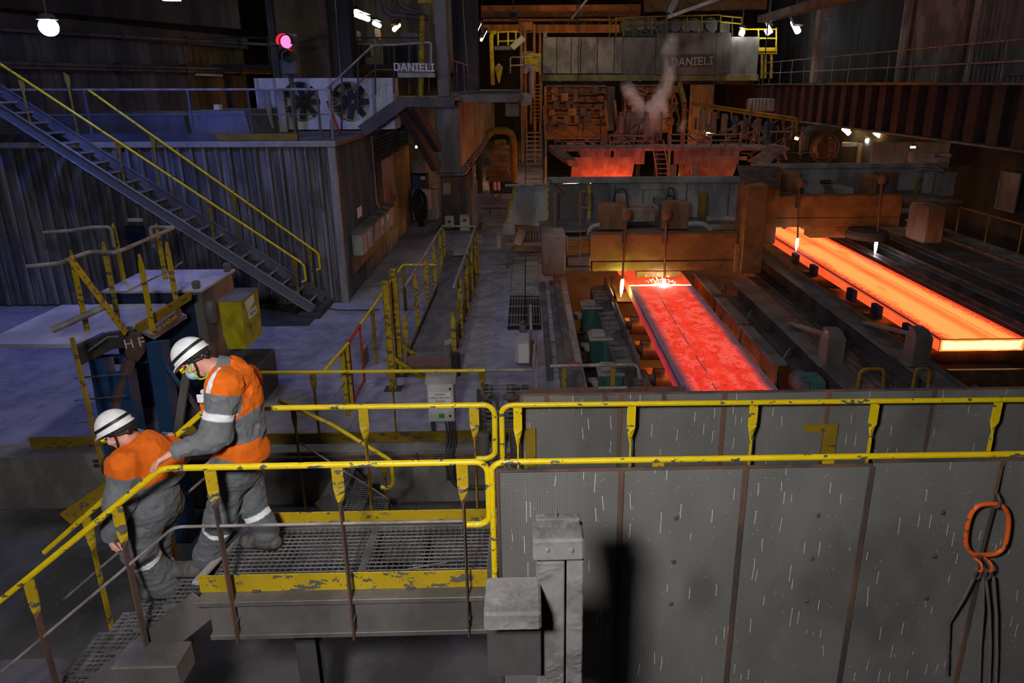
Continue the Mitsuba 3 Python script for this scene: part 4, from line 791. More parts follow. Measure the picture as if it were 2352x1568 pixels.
g = G(); pbox(g, 1709, 426, 1757, 628, 16.6, .8, .02); put('column', g, 'brown', cm)
put('column_top', G().prism([at(1694, 378, 18.4), at(1790, 383, 18.6), at(1790, 430, 17.2), at(1757, 426, 16.6), at(1706, 424, 16.7)], (0, 0, -.06)), 'rust_frame', cm)
g = G(); pbox(g, 1688, 560, 1697, 625, 16.7, .06, .01); put('beam_end_post', g, 'rust', cm)
for (u0, v0, u1, v1, m, Y, dp, nm) in ((1372, 470, 1436, 528, 'rust', 17.6, .5, 'drive_box'), (1440, 480, 1506, 510, 'rust_dust', 18.0, .9, 'cooling_box'), (1520, 466, 1584, 527, 'rust', 17.7, .5, 'drive_box'), (1416, 447, 1438, 472, 'rust_dust', 18.6, .2, 'small_box'), (1606, 443, 1623, 505, 'yellow_dull', 18.3, .15, 'yellow_post'), (1400, 424, 1413, 468, 'steel', 19.2, .2, 'grey_block'), (1625, 500, 1690, 508, 'steel_pale', 18.2, .3, 'tray'), (1636, 519, 1700, 529, 'rust_dust', 17.5, .3, 'tray')):
    g = G(); pbox(g, u0, v0, u1, v1, Y, dp, .02); put(nm, g, m, cm)
g = G(); pbox(g, 1504, 455, 1518, 470, 18.0, .3, .01); put('bracket', g, 'steel', cm)
for (pts) in ([(1408, 465), (1414, 440), (1428, 430), (1440, 445), (1444, 490)], [(1526, 470), (1530, 450), (1540, 448), (1552, 462)], [(1534, 452), (1536, 430), (1546, 432), (1550, 460)]):
    put('hose', G().tube([at(u, v, 18.2) for u, v in pts], .018, 6, .1), 'steel_black', cm, smooth=40)
put('flex_hose', G().tube([at(u, v, 17.5) for u, v in ((1580, 515), (1600, 513), (1620, 516), (1634, 528))], .07, 10, .15), 'steel_pale', cm, smooth=40)
put('wrapped_cable', G().tube([at(u, v, 17.3) for u, v in ((1352, 545), (1352, 530), (1360, 520), (1378, 516))], .06, 8, .1), 'steel_pale', cm, smooth=40)
for v in (424, 466): put('yellow_rail', G().rod(at(1283, v, 19.3), at(1355, v - 2, 19.3), .022 if v < 440 else .012, 8), 'yellow_dull', cm)
put('yellow_post', G().box(at(1350, 425, 19.3), at(1356, 515, 19.3) + V(0, .03, 0), .004), 'yellow_worn', cm)
put('grab_rail', G().tube([at(1333, 545, 17.2), at(1331, 445, 17.2), at(1336, 439, 17.2), at(1350, 440, 17.2), at(1352, 476, 17.2), at(1335, 478, 17.2)], .02, 8, .06), 'rust', cm, smooth=40)
put('grey_post', G().box(at(1272, 440, 17.6), at(1277, 530, 17.6) + V(0, .05, 0), .006), 'rust_dust', cm)
put('strut', G().bar(at(1258, 410, 18.4), at(1285, 440, 17.4), .05, .03), 'steel', cm)
put('chequer_deck', G().prism([at(1262, 532, 17.0), at(1345, 530, 17.0), at(1350, 521, 17.8), at(1270, 521, 17.8)], (0, 0, -.03)), 'steel', cm)
for u in (1300, 1331): put('ladder_post', G().box(at(u, 542, 16.8), at(u + 5, 590, 16.8) + V(0, .05, 0), .006), 'rust_dust', cm)
for v in (562, 584): put('ladder_rung', G().rod(at(1302, v, 16.82), at(1333, v, 16.82), .012, 6), 'rust_dust', cm)
g = G(); pbox(g, 1303, 592, 1356, 612, 16.7, .5, .02); pbox(g, 1300, 614, 1356, 622, 16.68, .5, .01); put('step_box', g, 'steel', cm)
rb = thing('wheel_guard', 'rusty rounded wheel guard box with white stains at the left end of the cutting machine', 'guard box')
x0, x1, z0, z1 = prect(1245, 538, 1300, 634, 16.3); put('casing', G().box((x0, 16.3, z0), (x1, 17.2, z1), .05), 'rust_dust', rb, smooth=30)
# torches
def torch(name, label, top, tip, Y, fl, fs, col, hose):
    t = thing(name, label, 'cutting torch'); a, b = at(*top, Y), at(*tip, Y)
    put('lance', G().rod(a, b, .026, 10), 'rust', t, smooth=40)
    put('head', G().lathe([(1e-3, -.14), (.09, -.12), (.13, -.02), (.12, .08), (.05, .14), (1e-3, .15)], a, (0, 0, 1), 14), 'rust', t, smooth=40)
    put('clamp', G().cbox(a + (b - a) * .35 + V(0, .06, 0), (.12, .12, .32), .02), 'rust_frame', t)
    f = at(*fl, Y); L = np.linalg.norm(f - b)
    fm = G().lathe([(.022, 0), (.045, -.12 * L), (.05, -.5 * L), (.028, -.8 * L), (1e-3, -L)], b, nrm(b - f), 12).mesh(); fm.fix_normals()
    if fm.volume < 0: fm.invert()
    put('flame', fm, 'black', t, **emit(col, fs, .5))
torch('cutting_torch', 'left torch of the front cutting machine with an idle orange white flame', (1438, 492), (1430, 640), 16.55, (1426, 682), 700, (1, .42, .08), 3)
torch('cutting_torch', 'torch of the front cutting machine cutting the red slab in a burst of sparks', (1530, 492), (1526, 640), 16.7, (1524, 660), 3600, (1, .43, .09), 4)
torch('cutting_torch', 'torch with a white flame at the left of the rear cutting machine', (1836, 420), (1832, 546), 20.0, (1828, 577), 24, (1, .93, .85), 1)
torch('cutting_torch', 'torch with a bluish white flame at the right of the rear cutting machine', (2026, 412), (2014, 545), 20.0, (2009, 588), 24, (.85, .9, 1), 1)
# sparks
sk = thing('sparks', 'burst of glowing sparks where the torch cuts the red slab', 'sparks', kind='stuff')
g = G(); R_ = random.Random(5)
for k in range(90):
    u = 1524 + R_.gauss(-6, 16); v = 651 - abs(R_.gauss(0, 8)) + (R_.random() * 6 if R_.random() < .2 else 0); c = at(u, v, 16.55 + R_.gauss(0, .25)); s = R_.uniform(.006, .018)
    g.add(np.array([[1, 0, 0], [-1, 0, 0], [0, 1, 0], [0, -1, 0], [0, 0, 1], [0, 0, -1]]) * s + c, [[0, 2, 4], [2, 1, 4], [1, 3, 4], [3, 0, 4], [2, 0, 5], [1, 2, 5], [3, 1, 5], [0, 3, 5]])
k_ = put('spray', g, 'black', sk, **emit((1, .62, .25), 14, .2)); labels.setdefault(k_, {})['kind'] = 'stuff'
ml = thing('cut_melt', 'white hot melt line along the cut edge of the red slab', 'melt')
put('bead', G().tube([(2.52, 16.70, -1.397), (3.0, 16.70, -1.395), (3.3, 16.70, -1.38)], .012, 8, r1=.035).tube([(3.3, 16.70, -1.38), (3.55, 16.70, -1.39), (4.05, 16.70, -1.398)], .035, 8, r1=.008), 'black', ml, **emit((1, .62, .25), 7, .4))
# ---------------------------------------------------------------- second cutting machine
c2 = thing('cutting_machine', 'darker rear cutting machine over the orange slab', 'cutting machine')
g = G(); pbox(g, 1772, 449, 2072, 500, 20.6, .4, .02); put('front_beam', g, 'brown', c2)
g = G(); pbox(g, 1765, 500, 2066, 521, 20.58, .45, .015); put('lower_beam', g, 'brown', c2)
g = G(); pbox(g, 1861, 521, 1950, 546, 20.6, .5, .015); put('under_box', g, 'brown', c2)
for u in (1802, 1845): put('wheel', G().lathe([(1e-3, 0), (.07, 0), (.07, .1), (1e-3, .1)], at(u, 521, 20.7), (0, 1, 0), 12), 'rust', c2)
g = G(); pbox(g, 1755, 388, 1788, 560, 20.3, .8, .02); put('column', g, 'brown', c2)
put('deck', G().box((7.0, 20.8, -.1), (13.2, 23.2, -.02), .01), 'steel', c2)
g = G(); pbox(g, 1735, 376, 2150, 450, 23.2, .1, .01); put('shield_wall', g, 'plate_grey', c2)
g = G(); pbox(g, 1730, 376, 2180, 386, 23.15, .3, .01); put('wall_cap', g, 'plate_grey', c2)
for (u0, v0, u1, v1, m, Y, dp, nm) in ((1788, 398, 1838, 440, 'rust', 21.6, .4, 'drive_box'), (1850, 432, 1895, 449, 'plate_grey', 21.6, 1.0, 'cooling_box'), (1918, 433, 1962, 450, 'plate_grey', 21.6, 1.0, 'cooling_box'), (1900, 426, 1912, 450, 'maroon', 21.4, .3, 'small_box'), (1985, 402, 2015, 446, 'rust', 21.6, .4, 'drive_box'), (2018, 395, 2060, 445, 'maroon', 21.8, .4, 'drive_box')):
    g = G(); pbox(g, u0, v0, u1, v1, Y, dp, .02); put(nm, g, m, c2)
put('small_motor', G().lathe([(1e-3, 0), (.07, .01), (.07, .3), (1e-3, .31)], at(1885, 418, 21.3), (1, 0, 0), 12), 'steel_black', c2, smooth=40)
put('disc', G().lathe([(1e-3, .12), (.55, .10), (.62, 0), (.62, -.12), (1e-3, -.12)], at(1992, 536, 20.2), (0, 0, 1), 24), 'steel_dark', c2, smooth=30)
g = G(); pbox(g, 2072, 478, 2120, 490, 20.8, .5, .1); put('roll', g, 'steel_pale', c2)
put('right_post', G().bar(at(2110, 405, 21), at(2092, 505, 20.8), .07, .05), 'yellow_dull', c2)
for u in (2122, 2150, 2172): g = G(); pbox(g, u, 395, u + 22, 450, 22.6, .05, .005); put('panel', g, 'plate_grey', c2)
for v in (505, 524): g = G(); pbox(g, 2090, v, 2124, v + 6, 20.8, .3, .01); put('step', g, 'steel', c2)
put('grab_rail', G().tube([at(2100, 392, 22.5), at(2118, 388, 22.5), at(2170, 392, 22.5), at(2150, 384, 22.5), at(2110, 382, 22.5)], .025, 8, .1), 'steel_pale', c2, smooth=40)
w2 = thing('wheel_guard', 'brown streaked wheel guard box at the right end of the rear cutting machine', 'guard box')
x0, x1, z0, z1 = prect(2124, 476, 2172, 560, 19.6); put('casing', G().box((x0, 19.6, z0), (x1, 20.6, z1), .06), 'rust_dust', w2, smooth=30)
# ---------------------------------------------------------------- beams between the slabs
def long_beam(label, xc, w, y0, y1, zt, h=.45, post=None):
    t = thing('bed_beam', label, 'steel beam')
    put('top_flange', G().box((xc - w / 2, y0, zt - .03), (xc + w / 2, y1, zt), .008), 'steel', t)
    put('web', G().box((xc - .02, y0, zt - h), (xc + .02, y1, zt - .03), .005), 'steel_dark', t)
    put('bottom_flange', G().box((xc - w * .75, y0, zt - h - .03), (xc + w * .75, y1, zt - h), .008), 'steel_dark', t)
    put('guide_rail', G().box((xc + w * .34, y0, zt), (xc + w * .48, y1, zt + .08), .01), 'rust_frame', t)
    return t
long_beam('grey steel beam right of the red slab with a stop post', 5.42, .5, 10.0, 17.2, -1.40)
long_beam('grey steel beam left of the orange slab with a stop post', 6.95, .5, 10.0, 22, -1.42)
b3 = long_beam('thin dark beam between the two stop posts', 6.02, .2, 9.8, 18, -1.55, .4)
long_beam('dark beam in front of the orange slab side', 7.55, .25, 11.6, 22, -1.75, .4)
for k, (x, lab) in enumerate(((5.42, 'left of the two steel stop posts at the near ends of the bed beams'), (6.98, 'right of the two steel stop posts at the near ends of the bed beams'))):
    t = thing('stop_post', lab, 'stop post')
    put('column', G().box((x - .16, 11.4, -1.39), (x + .16, 11.75, -.92), .01), 'steel', t)
    put('head', G().prism([(x - .16, 11.4, -.92), (x + .16, 11.4, -.92), (x + .12, 11.52, -.79), (x - .12, 11.52, -.79)], (0, .24, 0)), 'steel', t)
    put('foot', G().box((x - .3, 11.3, -1.40), (x + .3, 11.85, -1.37), .006), 'steel', t)
    put('stay', G().bar((x, 11.7, -.95), (x, 13.6, -1.36), .12, .06), 'steel', t)
for k, (x, w, lab) in enumerate(((5.45, .22, 'wide yellow hoop rail at the near end of the bed'), (6.25, .13, 'narrow yellow hoop rail at the near end of the bed'))):
    put('hoop_rail', G().tube([(x - w, 10.1, -2.4), (x - w, 10.1, -.98), (x - w * .7, 10.1, -.92), (x + w * .7, 10.1, -.92), (x + w * 1.6, 10.1, -2.4)], .025, 10, .08), 'yellow_dull', None, lab, 'hoop rail', smooth=40)
for k, (x, w) in enumerate(((5.2, .2), (5.9, .12), (6.5, .16), (7.2, .2))):
    t = thing('bed_bracket', f'dark steel end bracket in front of the bed beams, {["first", "second", "third", "fourth"][k]} from the left', 'bracket', 'end brackets of the bed beams')
    put('plate', G().prism([(x - w, 10.0, -2.3), (x + w, 10.0, -2.3), (x + w, 10.0, -1.7), (x + w * .4, 10.0, -1.3), (x - w, 10.0, -1.45)], (0, .3, 0)), 'steel_dark', t)
    put('lug', G().box((x - .05, 9.95, -1.5), (x + .06, 10.1, -1.28), .01), 'yellow_dull', t)
for k, y in enumerate((13.5, 14.9, 16.2, 18.6, 20.0)):
    put('slab_support', G().box((7.93, y, -1.75), (8.05, y + .35, -1.45), .01), 'blue_dark', None, f'dark support block against the side of the orange slab, {names[k]} from the walkway', 'support block', 'support blocks of the orange slab')
# right of the orange slab
for k, (x, w, zt, lab) in enumerate(((10.3, .18, -1.5, 'dark beam close to the right side of the orange slab'), (11.0, .2, -1.45, 'dusty dark beam, second to the right of the orange slab'), (11.9, .25, -1.42, 'pale topped beam, third to the right of the orange slab'))):
    long_beam(lab, x, w, 12, 24, zt)
pl = thing('side_platform', 'dusty platform with a pink edge and a row of holes along the right wall', 'platform')
put('deck', G().box((12.3, 12, -1.6), (13.5, 24, -1.42), .02), 'steel', pl)
put('pink_edge', G().box((13.3, 12, -1.42), (13.42, 24, -1.30), .01), 'maroon', pl)
m = Manifold.cube([.75, 12, .1]).translate([13.42, 12, -1.40])
for k in range(20): m -= Manifold.cylinder(.3, .09, .09, 10).translate([13.8, 12.5 + k * .58, -1.5])
put('holed_strip', mtm(m), 'steel_pale', pl)
put('dust_heap', G().lathe([(1e-3, .14), (.12, .10), (.3, .02), (.38, 0)], (12.9, 15.6, -1.42), (0, 0, 1), 14), 'steel_pale', pl, smooth=True)
# ---------------------------------------------------------------- hall shell, far parts
SOD, WHT = (1, .42, .07), (1, .97, .92)
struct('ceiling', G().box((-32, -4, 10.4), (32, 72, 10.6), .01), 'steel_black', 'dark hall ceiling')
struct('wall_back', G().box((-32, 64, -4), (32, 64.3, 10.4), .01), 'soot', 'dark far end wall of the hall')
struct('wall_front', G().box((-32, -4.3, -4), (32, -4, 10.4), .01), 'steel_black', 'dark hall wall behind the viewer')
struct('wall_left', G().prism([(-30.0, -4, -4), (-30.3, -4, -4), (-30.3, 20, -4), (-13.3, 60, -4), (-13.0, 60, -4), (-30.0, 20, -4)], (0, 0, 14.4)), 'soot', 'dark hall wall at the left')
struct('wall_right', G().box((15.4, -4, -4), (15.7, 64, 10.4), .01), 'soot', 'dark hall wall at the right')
def lamp(name, label, a, b, r, col, s, w=.4, group=None, mount=None):
    t = thing(name, label, 'lamp', group); a, b = np.asarray(a, float), np.asarray(b, float)
    g = G().tube([a, b], r, 10); m = g.mesh(); m.fix_normals()
    put('tube', m, 'black', t, **emit(col, s, w))
    up = V(0, 0, r * 1.6)
    put('housing', G().bar(a + up * 1.2, b + up * 1.2, r * 3.2, r * .9), 'steel_dark', t)
    put('hanger', G().rod((a + b) / 2 + up, (a + b) / 2 + up + V(0, 0, (10.4 - a[2] - r * 2) if mount is None else mount), max(.008, r * .2), 6), 'steel_dark', t)
    return t
def bay(pos, aim, s, label, size=(.9, .6), col=(1, .98, .96), w=2): return floodlight('bay_lamp', pos, aim, size, col, s, label, w, None, 'lamp')  # overhead lamps out of view, placed to light the parts below them
bay((3.6, 15.5, 9.6), (3.6, 18.5, 0), 24, 'unseen hall lamp placed high to light the front cutting machine', w=2)
bay((9.5, 21, 9.6), (9, 22, 0), 4, 'unseen hall lamp placed high to light the rear cutting machine', w=1)
bay((-5.5, 8.6, 9.4), (-4.6, 12.5, -1), 75, 'unseen hall lamp placed high to light the left floor and clad front', col=(.90, .90, 1), w=3)
bay((-.6, 13.5, 9.6), (-.4, 14.5, -1.4), 28, 'unseen hall lamp placed high to light the floor with the cable chains', w=1)
bay((6.5, 29, 9.4), (6.6, 39, 3.8), 50, 'unseen hall lamp placed to light the far machine housing', w=1)
bay((5.2, 31.5, 9.5), (5.4, 33.5, 2.5), 26, 'unseen hall lamp placed high to light the steam white', w=1)
bay((12.0, 16, 9.6), (15, 24, 4.5), 7, 'unseen hall lamp placed to light the right wall', w=1)
# white lamp at the top edge; unseen blue lamp, placed to tint the left
t = thing('blue_lamp', 'unseen blue lamp at the far left, placed to light the clad front', 'lamp'); c = at(112, 62, 13.6)
m = trimesh.creation.icosphere(2, .16); m.apply_translation(c); put('globe', m, 'black', t, smooth=True, **emit((.06, .15, 1), 330, 2)); put('cap', G().lathe([(1e-3, .1), (.10, .08), (.17, -.02)], c + V(0, 0, .14), (0, 0, 1), 16), 'steel_dark', t); put('rod', G().rod(c + V(0, 0, .2), V(c[0], c[1], 10.4), .02, 6), 'steel_dark', t)
t = thing('strip_lamp', 'white strip lamp hanging under the roof beam at the upper left', 'lamp')
a, b = at(372, -3, 24), at(408, 1, 24)
m = G().box(a + V(0, 0, -.05), b + V(0, .25, .05), .01).mesh(); put('tube', m, 'black', t, **emit((.9, .95, 1), 40, .7)); put('housing', G().box(a + V(-.05, -.02, .06), b + V(.05, .27, .16), .01), 'steel_dark', t)
# ---------------------------------------------------------------- clad inner wall at the left
w = thing('clad_wall', 'dark clad wall with pipes behind the building roof', 'wall', kind='structure')
A_, B_ = V(-24.0, 9.3, 0), V(-12.9, 34.2, 0); d = nrm(B_ - A_); n = V(d[1], -d[0], 0); L = np.linalg.norm(B_ - A_)
for k in range(18): put('cladding_sheet', corr_sheet(A_ + d * (k * L / 18), d, n, L / 18 - .01, -1.4, 5.05, .34, .05), 'wall_dark' if k < 16 else 'wall_ochre', w)
put('fascia', G().bar(A_ + V(0, 0, 5.7) + n * .2, B_ + V(0, 0, 5.2) + n * .2, .3, .5), 'steel_dark', w)
put('upper_panel', G().bar(A_ + V(0, 0, 7.2) + n * .02, B_ + V(0, 0, 7.2) + n * .02, .06, 2.8), 'steel_dark', w)
for (v0, v1, r_) in ((77, 103, .075), (149, 161, .075), (158, 168, .06)):
    def onw(u, v): 
        q = ray(u, v); M_ = np.array([[q[0], -d[0]], [q[1], -d[1]]]); s_, _t = np.linalg.solve(M_, (A_ + n * .35)[:2]); return EYE + q * s_
    p0, p1 = onw(165, v0), onw(622, v1); e = p0 + (p0 - p1) * .45
    put('pipe', G().rod(e, p1, r_, 10), 'steel', w, smooth=40)
    for f in (.2, .5, .8): c = p0 + (p1 - p0) * f; put('pipe_clamp', G().bar(c - n * .35, c + n * .08, .06, .26), 'steel_dark', w)
t = thing('dead_tube_lamp', 'unlit tube lamp under the pipes on the dark clad wall', 'lamp'); put('tube', G().rod(onw(449, 171), onw(510, 173), .05, 8), 'sign_white', t); put('housing', G().bar(onw(445, 166), onw(512, 168), .2, .08), 'steel_dark', t)
oc_ = thing('ochre_wall', 'ochre painted wall section behind the traffic signal', 'wall', kind='structure')
x0, x1, z0, z1 = prect(632, -60, 742, 185, 27); put('panel', G().box((x0, 27, 1.5), (x1, 27.2, 9.5), .01), 'wall_ochre', oc_)
put('frame_post', G().box((x0 - .25, 26.9, 1), (x0 + .02, 27.2, 10), .02), 'steel_dark', oc_); put('frame_post', G().box((x1 - .1, 26.9, 1), (x1 + .15, 27.2, 10), .02), 'maroon', oc_)
put('pipe', G().tube([at(622, 103, 26.6), at(690, 92, 26.5), at(745, 75, 26.6)], .07, 8), 'steel', oc_)
for (u0, u1, Y, lab) in ((748, 808, 28, 'dark steel hall column right of the ochre wall'), (1040, 1096, 33, 'dark hall column behind the walkway girder')):
    x0, x1, _, _ = prect(u0, 0, u1, 100, Y); t = thing('hall_column', lab, 'column'); put('shaft', G().ibeam(((x0 + x1) / 2, Y, ZF), ((x0 + x1) / 2, Y, 10.3), x1 - x0, .9, .05, (0, 1, 0)).box((x0, Y - .02, ZF), (x1, Y + .02, 10.3), .004), 'steel_dark', t)
    put('conduit', G().tube([at(u0 + 22, 0, Y - .6), at(u0 + 35, 180, Y - .6)], .03, 6), 'steel_pale', t)
# ---------------------------------------------------------------- bridge stair with the sign, girder, column
bs = thing('bridge_stair', 'dark steel stair and landing with a name sign beside the column', 'stair')
z = 3.07; Y = 18.2
put('deck', G().box((-3.05, Y, z - .06), (-1.75, Y + 1.1, z), .008), 'steel', bs)
put('toe_plate', G().box(at(910, 228, Y)[0] * V(1, 0, 0) + V(0, Y - .03, z - .12), at(1008, 228, Y)[0] * V(1, 0, 0) + V(0, Y - .01, z + .06), .004), 'yellow_dull', bs)
for y in (Y - .05, Y + 1.1): put('stringer', G().bar((-4.15, y, 2.28), (-3.05, y, 3.0), .05, .3).bar((-3.1, y, 2.98), (-1.8, y, 2.98), .05, .24), 'steel_dark', bs)
for k in range(5): put('tread', G().box((-4.1 + k * .22, Y, 2.26 + k * .16), (-3.86 + k * .22, Y + 1.05, 2.29 + k * .16), .004), 'steel', bs)
for y in (Y - .05, Y + 1.1):
    put('handrail', G().tube([at(748, 206, y), at(857, 104, y), at(905, 103, y), at(990, 97, y), at(990, 150, y)], .026, 8, .08), 'rail_grey', bs, smooth=40)
    put('mid_rail', G().tube([at(755, 245, y), at(860, 160, y), at(915, 160, y)], .014, 6), 'steel', bs)
    for u, v0, v1 in ((760, 200, 310), (785, 175, 300), (822, 138, 262), (862, 105, 218), (905, 103, 215), (940, 100, 215), (985, 100, 212)): put('post', G().rod(at(u, v0, y), at(u, v1, y), .02, 6), 'steel_dark', bs)
x0, x1, z0, z1 = prect(912, 144, 995, 173, Y - .1)
sg = put('sign_board', G().box((x0, Y - .14, z0), (x1, Y - .1, z1), .005), 'sign_grey', bs)
put('lettering', txt('DANIELI', .175, at(952, 163, Y - .145), (1, 0, -.02), (0, 0, 1), .006, True), 'letter_pale', sg)
x0, x1, z0, z1 = prect(914, 168, 1000, 178, Y - .16); put('sign_strip', G().box((x0, Y - .17, z0), (x1, Y - .15, z1), .004), 'steel_pale', bs)
for u0, v0, u1, v1 in ((918, 240, 1002, 385), (945, 240, 1004, 340)): put('brace', G().bar(at(u0, v0, 19), at(u1, v1, 20.6), .22, .25), 'steel_dark', bs)
gd = thing('walkway_girder', 'long dark box girder carrying an open frame walkway into the depth of the hall', 'girder')
xa, xb = at(1002, 300, 21)[0], at(1056, 300, 21)[0]; zb, zt = at(1030, 398, 21)[2], at(1030, 236, 21)[2]
put('box', G().box((xa, 21, zb), (xb, 44, zt), .02), 'steel', gd)
put('bottom_flange', G().box((xa - .05, 20.95, zb - .06), (xb + .12, 44, zb), .01), 'steel', gd)
for k in range(24): put('rail_clip', G().box((xb, 21.2 + k * .9, zb), (xb + .11, 21.45 + k * .9, zb + .16), .01), 'steel', gd)
xr = at(1190, 235, 21.3)[0]
put('front_beam', G().box((xa, 21.2, zt), (xr, 21.4, zt + .22), .01), 'steel', gd)
for xx in (xb - .05, xr - .05): put('side_beam', G().box((xx, 21.2, zt + .05), (xx + .1, 44, zt + .25), .01), 'steel', gd)
for k in range(22): put('cross_bar', G().box((xb, 21.9 + k, zt + .14), (xr, 22.05 + k, zt + .24), .008), 'steel', gd)
put('walk_plate', G().box((xa, 22, zt + .2), (xa + .55, 44, zt + .24), .006), 'steel_pale', gd)
put('hanger_block', G().box((xr - .45, 23.5, zt - .5), (xr, 24.4, zt + .1), .02), 'steel', gd)
put('sheave', G().lathe([(1e-3, 0), (.22, .01), (.22, .12), (1e-3, .13)], at(1207, 228, 24), (0, -1, 0), 16), 'steel_pale', gd, smooth=40)
for yy in (24, 27, 30, 33): put('hand_post', G().rod((xa + .1, yy, zt + .2), (xa + .1, yy, zt + 1.3), .025, 6), 'rail_grey', gd)
put('handrail', G().rod((xa + .1, 24, zt + 1.3), (xa + .1, 36, zt + 1.3), .03, 8), 'rail_grey', gd)
x0, x1, _, _ = prect(1002, 60, 1030, 230, 20.9)
put('hanger_column', G().box((x0, 20.9, zt), (x1, 21.3, 10.3), .015), 'steel', gd)
mc = thing('main_column', 'wide dark steel column with white switch boxes under the girder', 'column')
x0, x1, _, _ = prect(1012, 420, 1092, 540, 23.6)
put('shaft', G().box((x0, 23.6, ZF), (x1, 24.4, zb - .06), .02), 'steel_dark', mc)
for x in (x0, x1 - .06): put('flange', G().box((x, 23.5, ZF), (x + .06, 23.6, zb - .06), .005), 'steel', mc)
put('base_plate', G().box((x0 - .15, 23.3, ZF), (x1 + .2, 24.6, ZF + .12), .01), 'steel', mc)
x0, x1, z0, z1 = prect(1018, 420, 1035, 446, 23.58); put('notice', G().box((x0, 23.57, z0), (x1, 23.59, z1), .002), 'white_dirty', mc)
x0, x1, z0, z1 = prect(1083, 420, 1090, 520, 22.9); put('leaning_board', G().prism([(x0, 22.9, z0), (x1 + .1, 22.9, z0), (x1 + .12, 22.9, z1 + .1), (x0, 22.9, z1 - .2)], (0, .03, 0)), 'steel', mc)
for i, (u0, v0, u1, v1) in enumerate(((1022, 497, 1042, 523), (1056, 494, 1078, 531))):
    t = thing('breaker_box', f'white breaker box with a black switch on the main column, {["left", "right"][i]} of the two', 'switch box'); g = G(); pbox(g, u0, v0, u1, v1, 23.2, .25, .015); put('body', g, 'white', t); c = at((u0 + u1) / 2, v0 + 12, 23.19); put('switch', G().box(c - V(.05, .02, .03), c + V(.05, .01, .03), .005), 'black', t)
# cabinets in the passage
pc = thing('passage_cabinet', 'blue electrical cabinet under a grey box in the dark passage', 'cabinet')
g = G(); pbox(g, 938, 402, 980, 500, 27, .8, .02); put('body', g, 'blue', pc)
g = G(); pbox(g, 938, 374, 980, 398, 27, .8, .02); put('top_box', g, 'white_dirty', pc)
x0, x1, z0, z1 = prect(966, 405, 976, 413, 26.97); put('label', G().box((x0, 26.97, z0), (x1, 26.99, z1), .001), 'sign_white', pc)
wc2 = thing('wall_cabinet', 'pair of dirty white cabinets in the passage by the main column', 'cabinet')
g = G(); pbox(g, 966, 436, 988, 482, 25.4, .35, .02); put('front_box', g, 'white', wc2)
g = G(); pbox(g, 945, 436, 1003, 506, 25.8, .5, .02); put('body', g, 'white_dirty', wc2)
hm = thing('hose_bundle', 'dark bundle of hoses hanging in front of the passage cabinets', 'hoses')
R_ = random.Random(3); p0 = at(960, 440, 25.2); p1 = at(970, 530, 24.6); p1[2] = ZF + .02
for k in range(14):
    q = [p0 + V(R_.uniform(-.05, .05), 0, .1), (p0 + p1) / 2 + V(R_.uniform(-.3, .3), R_.uniform(-.15, .15), R_.uniform(-.1, .4)), (p0 + p1) / 2 + V(R_.uniform(-.25, .25), R_.uniform(-.15, .15), -.3), p1 + V(R_.uniform(-.12, .12), R_.uniform(-.1, .1), 0)]
    put('hose', G().tube(q, .035, 6, .3), 'steel_black', hm, smooth=40)
lamp('tube_lamp', 'small white tube lamp above the dark passage', at(956, 338, 30), at(966, 324, 31), .05, WHT, 16, .3)
# bay behind the bridge stair
lamp('fluorescent_lamp', 'nearest of three white ceiling lamps beyond the bridge stair', at(813, 31, 36), at(829, 38, 36.5), .13, WHT, 14, .3, 'lamps beyond the bridge stair')
lamp('fluorescent_lamp', 'middle of three white ceiling lamps beyond the bridge stair', at(831, 38, 37), at(846, 44, 37.5), .13, WHT, 14, .3, 'lamps beyond the bridge stair')
lamp('fluorescent_lamp', 'farthest of three white ceiling lamps beyond the bridge stair', at(859, 53, 42), at(872, 59, 42.5), .13, WHT, 10, .3, 'lamps beyond the bridge stair')
lamp('sodium_lamp', 'slanted orange lamp hanging beyond the bridge stair', at(905, 68, 38), at(916, 57, 38.5), .12, SOD, 20, .4)
lamp('fluorescent_lamp', 'nearer of two white strip lamps beside the dark hall column', at(1094, 72, 40), at(1103, 54, 40.5), .07, WHT, 16, .2, 'strip lamps at the column'); lamp('fluorescent_lamp', 'farther of two white strip lamps beside the dark hall column', at(1105, 93, 42), at(1116, 71, 42.5), .07, WHT, 14, .2, 'strip lamps at the column')
ext = {'green_machine': 150, 'dark_machine': 150}
for (u0, v0, u1, v1, m, Y, nm, lab, cat) in ((809, 70, 820, 92, 'white', 34, 'wall_box', 'white switch box high on the column beyond the bridge stair', 'switch box'), (922, 75, 957, 98, 'white_dirty', 33, 'equipment_box', 'pale equipment box with a red mark behind the landing', 'box'), (815, 100, 850, 130, 'olive', 36, 'green_machine', 'dark green machine beyond the bridge stair', 'machine'), (880, 100, 960, 150, 'steel_dark', 35, 'dark_machine', 'dark machine behind the name sign', 'machine'), (860, 65, 868, 90, 'white_dirty', 38, 'pale_duct', 'pale upright duct beyond the bridge stair', 'duct')):
    g = G(); pbox(g, u0, v0, u1, v1, Y, .8, .03); t = thing(nm, lab, cat); put('casing', g, m, t); c = at((u0 + u1) / 2, v1 - 2, Y + .4); put('stand', G().box(c - V(.12, .12, 0) + V(0, 0, at(870, 150, 34)[2] - c[2]), c + V(.12, .12, 0), .01), 'steel_dark', t)
yp = thing('yellow_pipe', 'upright yellow pipe beside the girder hanger column', 'pipe'); put('tube', G().tube([at(966, 232, 22.5), at(969, 36, 22.5)], .085, 12), 'yellow_worn', yp, smooth=40)
